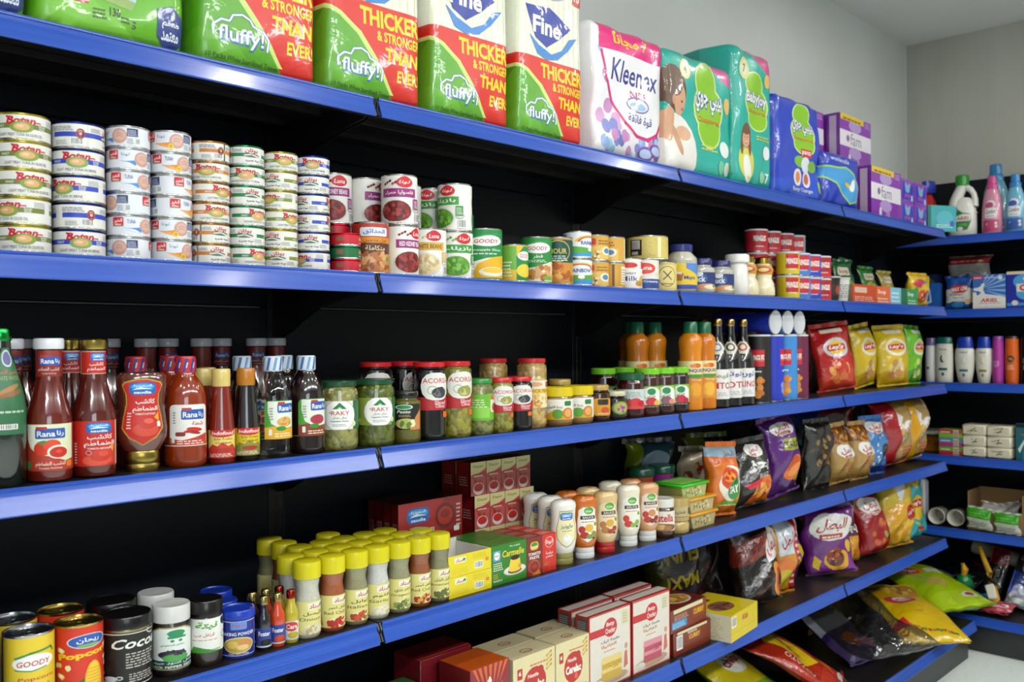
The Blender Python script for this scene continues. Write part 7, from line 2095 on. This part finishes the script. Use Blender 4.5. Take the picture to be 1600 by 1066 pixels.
# ------------------------------------------------------------------ bottom shelf: big bags lying in a heap
Z = ZS[6]
a = Art(.27, .46)
a.r(0, 0, 1, 1, 'd8b40e').p([(0, .62), (1, .7), (1, 1), (0, 1)], 'c89a14').d(.5, .86, .45, .12, 30, .07, ['e0b82a', 'c8801c', 'e8cc5a', 'a86a1c'], 3).e(.46, .62, .26, .07, 'c83a4a').e(.5, .64, .15, .045, 'e0c8c8').t('تسالي', .48, .63, .32, .06, 'b01c2a', b=.03)
for i in range(16):
    a.e(.1 + .8 * ((i * 7) % 16) / 16, .06 + .12 * ((i * 5) % 9) / 9, .035, .012, ['c83a2a', '3a8a3a', 'b02a2a', '5a9a3a'][i % 4], 9, i)
a.p([(.0, .2), (.2, .26), (.25, .14), (0, .12)], 'c82a34').p([(.4, .34), (.6, .38), (.56, .33)], 'c8962a')
big = lambda name, w, h, t, col, art, seed, **k: pillow(name, 'chip bag', w, h, t, col, art, seed=seed, wr=.008, **k)
put(big('chip_bag', .27, .44, .07, 'd0ac10', a, 110), 2.47, -.14, Z + .03, 'big shiny yellow chip bag lying on the bottom shelf', rz=-.78, tilt=(-1.36, 0))
a = Art(.30, .44)
a.r(0, 0, 1, 1, '9ab80e').p([(0, 0), (1, 0), (1, .3), (0, .24)], 'a8c41c').e(.36, .72, .26, .1, 'd8861c').rr(.2, .66, .5, .78, 'a8281c', q=.2).t('Pishi', .35, .72, .26, .07, 'eae0d0', b=.03, rot=.1).p([(.58, .62), (.82, .56), (.86, .68), (.64, .74)], 'd8dcc8').m(.62, .6, .8, .7, 3, '8a9a7a').e(.46, .42, .2, .08, 'b8a444').e(.72, .16, .14, .06, 'd8d4b8').e(.72, .16, .08, .035, 'a83a3a').p([(.2, .1), (.4, .2), (.3, .04)], 'b4d02a')
put(big('chip_bag', .30, .40, .075, '8aa80e', a, 111), 2.97, -.11, Z + .03, 'big lime green chip bag lying at the end of the bottom shelf', rz=-.42, tilt=(-1.40, 0))
a = Art(.27, .34)
a.r(0, 0, 1, 1, 'a82a14').p([(0, 0), (1, 0), (1, .2), (0, .3)], 'b8341c').p([(.2, .45), (.5, .3), (.72, .55), (.62, .9), (.3, .85)], 'd8b81a').t('chips', .46, .62, .36, .2, 'a8242c', b=.04, rot=.9, sh=.2).p([(.7, .8), (.9, .86), (.84, .66)], 'd8c81e').p([(.6, .1), (.95, .2), (.9, .3), (.6, .3)], 'd8601c').t('POTATO', .14, .5, .4, .07, 'd8b8a8', rot=1.4).r(0, 0, 1, .07, 'd0c8b8')
put(big('chip_bag', .29, .36, .06, 'a0281a', a, 112), 1.88, -.07, Z + .01, 'red chip bag with a yellow logo patch, lying on the bottom shelf', rz=.55, tilt=(-1.15, 0))
a = Art(.22, .3)
a.r(0, 0, 1, 1, '4a3a6a').r(0, .5, 1, 1, 'c0c4d0').m(.1, .8, .9, .92, 3, '6a6a80').e(.5, .3, .2, .12, 'c8641c').p([(0, .4), (1, .5), (1, .56), (0, .5)], '3a2a6a').e(.8, .2, .16, .1, 'd88aa0')
put(big('chip_bag', .22, .29, .06, '5a4a78', a, 113), 2.22, .0, Z + .003, 'purple and silver snack bag under crumpled clear film', rz=-.2, tilt=(-1.1, 0))
put(pillow('clear_bag', 'plastic bag', .34, .46, .13, 'ffffff', None, seed=114, wr=.014, mat=CELLO), 2.14, -.17, Z + .05, 'crumpled clear plastic bag trailing over the blue edge of the bottom shelf', rz=-.35, tilt=(-1.33, 0))
a = Art(.26, .3)
a.r(0, 0, 1, 1, '6a9a14').p([(0, .4), (1, .3), (1, 1), (0, 1)], 'c8b41a').rr(.3, .5, .8, .8, 'd8d8c8', q=.4).t('chips', .55, .65, .42, .16, 'b0242c', b=.03)
put(big('chip_bag', .26, .32, .07, '6a9a14', a, 115), 1.60, .0, Z + .003, 'green and yellow chip bag lying at the picture bottom, next to the red one', rz=.2, tilt=(-1.2, 0))
a = Art(.26, .34)
a.r(0, 0, 1, 1, 'b8960e').d(.5, .5, .46, .44, 60, .07, ['d8b41e', 'a8801c', 'c8a83a', '6a5a14', '8a7a2a'], 4)
put(big('chip_bag', .24, .25, .06, 'a8860c', a, 116), 2.46, .285, Z + .003, 'dull yellow chip bag behind the shiny yellow one', rz=-.1, tilt=(-.08, 0))

# ------------------------------------------------------------------ the short run on the right wall
RZ = -pi / 2
ZR = {s: ZS[s] - (.004 if s > 1 else .003) for s in ZS}
Z = ZR[1]
t = thing('detergent_bottle', 'bottle')
BP = [(0, 0), (.054, 0), (.060, .006), (.061, .04), (.060, .09), (.056, .13), (.047, .158), (.03, .172), (0, .176)]
b = MB().lathe(BP, 'e2e0d8', 26, sq=(1, .55))
a = Art(.10, .105)
a.p([(.04, .1), (.2, .0), (.8, .04), (.98, .4), (.96, .7), (.6, .78), (.3, .98), (.08, .8)], '2a7a2c').e(.2, .9, .2, .14, '8a80a8').p([(.3, .62), (.62, .72), (.96, .68), (.94, .42), (.3, .4)], 'd8dcd8').t('ARIEL', .62, .53, .56, .14, 'c83a2a', b=.03, sh=.2).d(.2, .45, .15, .25, 12, .05, ['8ab83a', 'c8d04a', '3a8a3a'], 3).e(.5, .1, .12, .08, 'd8e4d8').m(.4, .22, .8, .34, 2, '8ac08a')
b.wrap(a, .022, BP, 26, 0, 1, (1, .55), rref=.060)
b.obj('bottle_body', [PLAST, PAPER], t)
b = MB().tube([(-.030, 0, .13), (-.026, 0, .16), (-.016, 0, .19), (-.004, 0, .215), (0, 0, .232)], [.030, .028, .024, .0225, .022], 'e2e0d8', 14)
b.tube([(.0, 0, .222), (.018, 0, .218), (.036, 0, .205), (.048, 0, .185), (.053, 0, .16), (.053, 0, .13), (.050, 0, .10)], [.016, .0145, .013, .0125, .013, .015, .016], 'e2e0d8', 12)
b.obj('handle_neck', PLAST, t)
MB().lathe([(.0225, .226), (.029, .228), (.0285, .262), (.027, .270), (.024, .273), (0, .273)], '1c8a1c', 24).obj('cap', PLAST, t)
put(t, 3.300, .020, Z, 'white detergent jug with a green cap, a handle and a green label', rz=RZ)


def softener(name, col, capc, c1, h, r, q=1):
    BP = [(0, 0), (r * .9, 0), (r, .006), (r * 1.02, h * .2), (r * .98, h * .42), (r * .84, h * .62), (r * .58, h * .76), (r * .45, h * .80)]
    a = Art(r * 1.7, h * .55)
    a.e(.5, .86, .3, .12, 'e4e0e6').e(.42, .82, .26, .1, c1).rr(.14, .42, .86, .74, 'e8e6e4', q=.2).t('Comfort', .5, .62, .62, .14, '2a3a5a', b=.01, sh=.3).m(.25, .46, .75, .53, 1, '9a9aa8').r(.0, .0, 1, .36, c1).d(.5, .18, .36, .14, 14, .11, [c1, 'e0dce4', 'd84a6a' if q else '2a5ab0'], 4)
    return lathed(name, 'bottle', [('bottle_body', SAUCE, BP, col, [(a, h * .04, 0)], {'rref': r}), ('collar', PLAST, [(r * .46, h * .77), (r * .56, h * .78), (r * .56, h * .84), (r * .46, h * .86)], capc), ('cap', PLAST, [(r * .44, h * .85), (r * .45, h * .86), (r * .42, h * .985), (r * .36, h), (0, h)], capc)], sq=(1, .62))


put(softener('fabric_softener_bottle', 'd88aa4', 'd0488c', 'b84a78', .253, .0415), 3.295, -.104, Z, 'pink fabric softener bottle with a magenta cap', rz=RZ)
put(softener('fabric_softener_bottle', '6ab0cc', '2a80c0', '3a60a8', .250, .0425, 0), 3.295, -.197, Z, 'sky blue fabric softener bottle, front row', rz=RZ)
put(softener('fabric_softener_bottle', '5a9ab0', '2a80b8', '3a60a8', .330, .060, 0), 3.45, -.075, Z, 'large blue softener bottle standing behind the pink one', rz=RZ)

Z = ZR[2]
a = Art(.126, .14)
a.r(0, 0, 1, 1, '1c4a98').p([(0, .2), (1, .2), (1, .62), (.6, .7), (0, .6)], 'dcd8cc').p([(0, 0), (1, 0), (1, .12), (.7, .22), (.3, .24), (0, .14)], '1c5a9a').rr(.2, .5, .84, .74, 'c8281e', q=.5).t('MAX ON', .52, .62, .56, .14, 'f0e6e0', b=.04, rot=.12).t('DETERGENT', .45, .45, .5, .06, '2a3a88', b=.02).m(.3, .34, .7, .4, 1, '8a8aa8').e(.5, .12, .24, .1, '3a8ad0').e(.84, .22, .1, .08, 'd8b06a')
put(pillow('washing_powder_bag', 'powder bag', .126, .142, .055, '1c4080', a, p=4, q=2.5, seed=120, wr=.004, seal=.006), 3.30, .033, Z, 'white and blue washing powder bag with a red lozenge', rz=RZ)
a = Art(.132, .148)
a.r(0, 0, 1, 1, '3a68b8').p([(0, 0), (1, 0), (1, .34), (.5, .42), (0, .5)], 'e2ddd6')
for i in range(7):
    an = radians(-22 + 14 * i)
    a.p([(.24, .58), (.24 + cos(an) * .9, .58 + sin(an) * .8), (.24 + cos(an + .09) * .9, .58 + sin(an + .09) * .8)], '8ab4de')
for i in range(6):
    an = i * 1.05
    a.e(.24 + .12 * cos(an), .58 + .11 * sin(an), .1, .05, 'd8dee6' if i % 2 else '3a6ab0', rot=an)
a.e(.24, .58, .09, .08, 'e8e4dc').r(0, .88, .32, .98, 'c8323a').m(.04, .9, .28, .97, 1, 'f0e0e0').t('ARIEL', .5, .25, .54, .11, 'c83a34', b=.03, sh=.2).m(.2, .15, .86, .19, 1, '8a8aa8').e(.84, .9, .07, .06, 'dcdce0').m(.36, .9, .74, .96, 1, 'c8d0e4')
put(boxy('washing_powder_box', 'box', .132, .06, .148, '3a5aa8', {'front': a}), 3.285, -.101, Z, 'white and blue washing powder box with a starburst flower', rz=RZ)
a = Art(.16, .156)
a.r(0, 0, 1, 1, '1c2c98').r(0, .92, 1, 1, 'd8c8a8').r(0, .06, 1, .14, '3a8ad0').e(.42, .72, .26, .2, '4a9ad0').e(.6, .62, .3, .3, '4a9ad0').e(.55, .4, .32, .2, '4a9ad0').r(.24, .44, 1, .66, 'd8d4d0').t('OMO', .6, .55, .58, .18, 'c8201c', b=.05).e(.48, .8, .08, .06, 'e0e4ea').e(.2, .14, .08, .07, 'd8d8c8')
put(boxy('washing_powder_box', 'box', .16, .06, .157, '1c2c98', {'front': a}), 3.285, -.251, Z, 'royal blue washing powder box with big red letters, at the right edge', rz=RZ)
a = Art(.19, .245)
a.r(0, 0, 1, 1, '9a9a96').r(0, .86, 1, 1, '9a2420').m(.1, .9, .9, .96, 1, 'c88a80').e(.5, .64, .05, .04, '1c5a3a').arc(.5, .58, .3, .14, .012, '5a6a68', 20, 160).t('ENJOY', .52, .46, .62, .12, '7a2a3a', b=.03)
put(pillow('detergent_bag', 'powder bag', .19, .24, .07, '8a8a86', a, p=5, q=2.5, seed=121, seal=.006), 3.43, .026, Z, 'grey and red bag standing behind the powder bag and the starburst box', rz=RZ)
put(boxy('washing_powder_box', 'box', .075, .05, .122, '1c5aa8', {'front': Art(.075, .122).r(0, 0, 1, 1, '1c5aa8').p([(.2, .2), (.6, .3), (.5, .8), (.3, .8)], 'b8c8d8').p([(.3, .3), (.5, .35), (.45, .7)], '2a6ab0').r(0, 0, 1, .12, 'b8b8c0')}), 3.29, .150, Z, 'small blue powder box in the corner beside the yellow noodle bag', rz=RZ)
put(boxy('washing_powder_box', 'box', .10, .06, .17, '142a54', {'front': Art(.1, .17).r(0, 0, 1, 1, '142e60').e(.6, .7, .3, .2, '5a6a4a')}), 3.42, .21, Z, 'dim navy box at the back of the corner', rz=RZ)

Z = ZR[3]


def shampoo(w, d, h, col, capc, caph, art, shp=0):
    r = w / 2
    if shp:
        BP = [(0, 0), (r * .62, 0), (r * .70, .004), (r * .92, h * .3), (r, h * .52), (r * .95, h * .72), (r * .84, h - caph)]
        cp = [(r * .85, h - caph), (r * .80, h - caph * .4), (r * .66, h), (0, h)]
    else:
        BP = [(0, 0), (r * .9, 0), (r * .95, .004), (r, h * .3), (r, h * .6), (r * .93, h - caph)]
        cp = [(r * .93, h - caph), (r * .9, h - .006), (r * .8, h), (0, h)]
    return lathed('shampoo_bottle', 'bottle', [('bottle_body', PLAST, BP, col, [(art, .01, 0)], {'rref': r}), ('cap', PLAST, cp, capc)], sq=(1, d / w))


def sart(w, h, mark, c2, txt):
    return Art(w, h).t(txt, .5, .84, .5, .06, '5a5a68', sh=.2).e(.48, .58, .16, .1, mark).e(.56, .6, .12, .09, 'dedbd2').r(.2, .26, .8, .33, c2).e(.5, .16, .1, .05, c2)


put(shampoo(.05, .045, .20, 'dad9d6', '6a5a88', .035, Art(.04, .16).r(.2, .3, .5, .36, '2a3a40')), 3.30, .160, Z, 'white shampoo bottle with a mauve cap, half hidden by the green crisp bag', rz=RZ)
put(shampoo(.077, .045, .203, 'dcd8cc', '14605a', .03, sart(.065, .165, '1c3a3c', '1c5a5a', 'Dove')), 3.29, .098, Z, 'white shampoo bottle with a dark teal cap and a drop mark', rz=RZ)
put(shampoo(.084, .05, .203, 'dcd8cc', '1c3aa8', .05, sart(.07, .15, 'b8c8d0', '2a6a78', 'head'), 1), 3.29, .010, Z, 'white curved shampoo bottle with a blue cap, nearer the teal-capped one', rz=RZ)
put(shampoo(.070, .05, .203, 'dcd8cc', '1c3aa8', .05, sart(.06, .15, 'd8c060', '8a7a30', 'head'), 1), 3.29, -.069, Z, 'white curved shampoo bottle with a blue cap and yellow mark, beside the magenta one', rz=RZ)
put(shampoo(.048, .045, .206, 'b0389a', '8a3a94', .02, Art(.03, .15).t('WELLICE', .4, .5, .9, .16, 'd8a0d0', rot=1.57)), 3.29, -.126, Z, 'magenta shampoo bottle between the white curved one and the orange one', rz=RZ)
put(shampoo(.056, .045, .206, 'd8601c', '3a2a2a', .012, Art(.045, .15).e(.5, .65, .34, .1, '4a2a1c').t('PAL', .5, .65, .4, .08, 'd8a070', b=.02).m(.2, .35, .8, .5, 3, 'e8c8a8')), 3.29, -.181, Z, 'orange shampoo bottle beside the magenta one', rz=RZ)
put(shampoo(.056, .045, .206, '14100f', '0c0c0c', .012, Art(.045, .15).arc(.5, .6, .3, .1, .04, 'b8b0a8').m(.2, .35, .8, .5, 3, 'a8a098')), 3.29, -.242, Z, 'black shampoo bottle at the right edge of the picture', rz=RZ)

Z = ZR[4]
cols = [('b82a3a', '5aa02a'), ('a83a78', '4a8ab0'), ('7ab030', 'b83a44')]
for k, (ca, cb_) in enumerate(cols):
    a = Art(.098, .038).r(0, 0, 1, .5, ca).r(0, .5, 1, 1, cb_).r(.62, .04, .86, .96, 'c8b8a0').m(.64, .1, .84, .9, 3, '5a3a3a').m(.08, .6, .5, .9, 1, 'e8d8d8')
    put(boxy('soap_pack', 'soap', .098, .07, .0385, ca, {'front': a}, mat=WRAP, bev=.003), 3.295, .064, Z + .0388 * k, ['red and green soap pack, lowest of three', 'blue and magenta soap pack, middle of three', 'green and red soap pack, top of three'][k], rz=RZ)
a = Art(.098, .047)
a.r(.02, .02, .98, .98, 'd4ccb4')
for k in range(3):
    for c in range(2):
        v = Art(.085, .034)
        g = random.Random(k * 2 + c)
        v.pl([(g.uniform(.1, .4), g.uniform(.2, .8)), (g.uniform(.4, .8), g.uniform(.6, .95))], .03, '2c2a26').pl([(g.uniform(.3, .5), .2), (g.uniform(.5, .7), .8)], .03, '2c2a26').p([(g.uniform(.2, .4), .3), (.6, .5), (.7, .36)], '3a3834').m(.2, .1, .8, .16, 1, 'b8b09a')
        b = MB().box(-.0495, .0495, -.05, .05, 0, .0475, 'd4ccb4', .007)
        b.flat(v, (-.0425, -.05, .007), (1, 0, 0), (0, 0, 1))
        o = b.obj('tissue_bundle', WRAP)
        o['category'] = 'tissue pack'
        put(o, 3.305, -.035 - .1005 * c, Z + .048 * k, f'cream tissue bundle with black marks, {["lowest", "middle", "top"][k]} layer, {"beside the soap" if c == 0 else "beside the teal pack"}', rz=RZ, group='cream tissue bundles')
a = Art(.05, .155).r(0, 0, 1, 1, '14606a').p([(.5, 0), (1, 0), (1, 1), (.7, .7)], '1c78b8').p([(.15, .3), (.3, .2), (.8, .6), (.75, .64)], 'd0d8d8').r(0, .9, 1, 1, '101820').r(.4, .7, .8, .73, 'c84a4a')
put(boxy('toothbrush_pack', 'pack', .055, .03, .158, '12505c', {'front': a}), 3.29, -.226, Z, 'teal and blue upright pack with a white stroke, beside the tissue bundles', rz=RZ)
put(boxy('biscuit_box', 'box', .12, .08, .075, 'b8701c', {'front': Art(.12, .075).r(0, 0, 1, 1, 'c07a1e').m(.1, .4, .9, .7, 2, '8a4a10')}), 3.42, .16, Z, 'dim orange box in the corner behind the soap packs', rz=RZ)
put(boxy('paper_plate_pack', 'plates', .16, .16, .02, 'a8a49a', None, mat=PLAST, bev=.006), 3.43, .165, Z + .0755, 'pale paper plate pack resting on the dim orange box', rz=RZ + .2)

Z = ZR[5]
for i, (y, dx) in enumerate(((.132, 0), (.053, .01))):
    t = thing('paper_cup_sleeve', 'paper cups')
    b = MB()
    for k in range(6):
        b.lathe([(.0, .004), (.026, .004), (.026, 0), (.0355, .085), (.0368, .086), (.0355, .0875), (.0345, .085), (.0255, .006), (0, .006)] if k == 5 else [(.0352, .083), (.0368, .086), (.0355, .0875)], 'e0dccf', 24, off=(0, 0, -.012 * (5 - k)))
    o = b.obj('paper_cups', PAPER, t)
    MB().lathe([(.012, -.13), (.030, -.10), (.0385, -.08), (.039, .06), (.0395, .082)], 'ffffff', 16).obj('clear_sleeve', CELLO, t)
    put(t, 3.36 + dx, y, Z + .001, ['sleeve of white paper cups lying with its open end out, nearer the pale pack', 'sleeve of white paper cups lying with its open end out, beside the cardboard box'][i], tilt=(pi / 2, 0), rz=RZ)
put(boxy('paper_bag_pack', 'paper bags', .10, .06, .20, 'c0c0c4', {'front': Art(.10, .2).r(.05, .05, .95, .95, 'c4c2c4').p([(.1, .1), (.3, .06), (.25, .9), (.1, .9)], 'd4d4d8')}, mat=WRAP, bev=.01), 3.31, .235, Z, 'pale grey plastic-wrapped pack standing in the corner behind the turquoise bag', rz=RZ)
t = thing('cardboard_box', 'box')
w, d = .222, .17
ca = '8a6a42'
MB().box(-w / 2, w / 2, -d / 2, -d / 2 + .004, 0, .085, ca, .001).obj('front_panel', BOARD, t)
MB().box(-w / 2, w / 2, d / 2 - .004, d / 2, 0, .172, ca, .001).obj('back_panel', BOARD, t)
MB().box(-w / 2, -w / 2 + .004, -d / 2 + .004, d / 2 - .004, 0, .17, ca, .001).obj('side_panel', BOARD, t)
MB().box(w / 2 - .004, w / 2, -d / 2 + .004, d / 2 - .004, 0, .17, ca, .001).obj('side_panel', BOARD, t)
MB().box(-w / 2 + .004, w / 2 - .004, -d / 2 + .004, d / 2 - .004, 0, .004, ca, .001).obj('box_floor', BOARD, t)
put(t, 3.36, -.112, Z, 'open brown cardboard box full of green and white packets', rz=RZ)
a = Art(.105, .08).r(0, 0, 1, 1, 'c8ccc0').r(0, .5, 1, 1, '3a9a1c').m(.1, .6, .9, .85, 2, '6ab84a').m(.1, .1, .9, .35, 2, '9a9a92')
pk_ = pillow('glove_packet', 'packet', .105, .085, .02, 'b8bcb0', a, seed=130, nx=9, ny=9, seal=.006)
put(pk_, 3.256, -.055, Z + .008, 'green and white packet hanging over the front of the cardboard box, nearer the cups', rz=RZ, tilt=(0, .08), group='green and white packets')
put(pk_, 3.256, -.168, Z + .002, 'green and white packet hanging over the front of the cardboard box, farther from the cups', rz=RZ, tilt=(0, .03), group='green and white packets')
a = Art(.12, .05).r(0, 0, 1, 1, 'c4c0b8').m(.1, .3, .9, .7, 2, '8a8a88')
wp = pillow('cutlery_packet', 'packet', .10, .10, .013, 'bcb8b0', a, seed=131, nx=9, ny=9, seal=.006)
for i, (x, y, z, rz, tx, ty) in enumerate(((3.325, -.07, .006, .1, -.35, .15), (3.36, -.15, .006, -.1, -.4, -.25)  )):
    put(wp, x, y, Z + z, f'white packet standing inside the cardboard box, {["nearest the cups", "farthest from the cups", "against its back wall"][i]}', rz=RZ + rz, tilt=(tx, ty), group='white packets in the box')
put(pillow('plastic_roll_bag', 'plastic bag', .11, .20, .05, 'b0b4b8', Art(.1, .16).r(0, 0, 1, 1, 'b8bcc0').p([(.2, 0), (.5, 0), (.8, 1), (.6, 1)], 'd0d4d8'), seed=132, mat=WRAP), 3.47, -.235, Z + .004, 'crumpled grey plastic bag on top behind the cardboard box', rz=RZ + .3, tilt=(-.1, .15))

Z = ZR[6]


def blister(w, h, back, art, seed):
    """a hanging card pack: printed card with a clear film over it"""
    t = thing('brush_pack', 'brush pack')
    b = MB().box(-w / 2, w / 2, -.001, .001, 0, h, back, .0004)
    b.flat(art, (-w / 2, -.001, 0), (1, 0, 0), (0, 0, 1))
    b.obj('card', CARTON, t)
    pillow('clear_film', 'x', w * 1.03, h * 1.02, .03, 'ffffff', None, seed=seed, seal=0, mat=CELLO, nx=9, ny=9).parent = t
    f = [c for c in t.children if c.name.startswith('clear_film')][0]
    del f['category']
    return t


a = Art(.11, .26).r(0, 0, 1, 1, '10141c').r(0, .4, 1, .62, '2a4ab0').e(.55, .72, .3, .1, 'c8d0d8').t('RTC', .55, .72, .36, .07, '2a5ab0', b=.03, rot=-.4).r(0, .2, 1, .4, '1c3aa0').e(.6, .3, .28, .07, 'a8b8d0').e(.5, .1, .3, .06, '8a9098').m(.1, .86, .5, .96, 2, 'b8b8c0')
put(blister(.11, .26, '10141c', a, 140), 3.25, -.21, Z + .004, 'black and blue scouring pad pack leaning on the bottom right shelf', rz=RZ + .3, tilt=(-.7, .35))
a = Art(.08, .24).r(0, 0, 1, 1, '14181a').r(0, .7, 1, 1, '8a1a28').t('Brush', .5, .5, .7, .1, 'b0b0b0', rot=1.5).m(.2, .1, .8, .4, 4, '6a6a6a').r(0, 0, 1, .08, '7a2a30')
put(blister(.08, .24, '14181a', a, 142), 3.31, -.075, Z + .004, 'black and red card pack standing behind the yellow brush', rz=RZ - .15, tilt=(-.35, .12))
t = thing('scrubbing_brush', 'brush')
MB().tube([(0, 0, 0), (.01, -.004, .06), (.005, 0, .12), (0, .004, .19)], [.016, .013, .011, .009], 'b8902a', 12).obj('handle', PLAST, t)
MB().box(-.022, .022, -.02, .012, -.07, .01, 'c89a2c', .012).obj('brush_head', PLAST, t)
MB().box(-.018, .018, -.036, -.021, -.062, .002, 'd8d4c8', .004).obj('bristle', PAPER, t)
put(t, 3.195, -.12, Z + .045, 'yellow plastic scrubbing brush lying across the packs', rz=RZ + .2, tilt=(-.6, -.35))
t = thing('dish_scrubber', 'scrubber')
b = MB().lathe([(0, -.036), (.022, -.03), (.036, -.012), (.038, .006), (.028, .026), (.012, .038), (0, .04)], '0f7a3c', 18)
g = random.Random(7)
b.v = [(x + g.uniform(-.003, .003), y + g.uniform(-.003, .003), z + g.uniform(-.003, .003)) for x, y, z in b.v]
b.obj('mesh_ball', PLAST, t)
MB().tube([(0, 0, .03), (.004, .01, .06), (-.004, .012, .085)], [.012, .016, .008], 'c8961c', 10).obj('knob', PLAST, t)
put(t, 3.272, .012, Z + .05, 'crinkled green dish scrubber with a yellow knob', rz=RZ, tilt=(.3, 0))
put(blister(.10, .22, '2a2c30', Art(.1, .22).r(0, 0, 1, 1, '24262a').r(.1, .1, .9, .3, '6a6c70').r(0, .75, 1, .8, '8a2a34'), 143), 3.36, .07, Z + .003, 'dark card pack in clear film at the corner end, behind the green scrubber', rz=RZ - .3, tilt=(-.9, .3))
put(blister(.10, .22, '2a2c30', Art(.1, .22).r(0, 0, 1, 1, '1c1e24').r(.1, .5, .9, .62, 'a8acb0').r(0, .2, 1, .26, '8a2a34'), 144), 3.34, .21, Z + .003, 'dark card pack in clear film deepest in the corner of the bottom shelf', rz=RZ - .5, tilt=(-1.1, .2))
t = thing('plastic_roll', 'roll')
MB().lathe([(0, 0), (.03, 0), (.033, .006), (.033, .42), (.03, .426), (0, .426)], 'b8b4a8', 18).obj('roll_body', WRAP, t)
put(t, 3.46, -.38, Z + .10, 'grey-white plastic roll lying on top of the brush packs', rz=RZ, tilt=(-.05, -1.38))
put(pillow('sponge_pack', 'pack', .12, .10, .035, 'c8485a', Art(.12, .1).r(0, 0, 1, 1, 'b84a5a').r(0, .3, 1, .5, 'd8b0b4').m(.1, .6, .9, .8, 1, 'e8d8d8'), seed=145, seal=.01), 3.105, -.15, Z + .003, 'flat pink pack lying on the blue edge of the bottom right shelf', rz=RZ, tilt=(-1.4, 0))
put(pillow('wipes_pouch', 'pack', .10, .11, .03, '2a8ac0', Art(.1, .11).r(0, 0, 1, 1, '3a9ad0').p([(0, 0), (.6, 0), (.2, 1), (0, 1)], 'c8d4dc'), seed=146, seal=.008), 3.13, -.03, Z + .003, 'bright blue and white pouch next to the lime bag', rz=RZ - .2, tilt=(-1.2, 0))
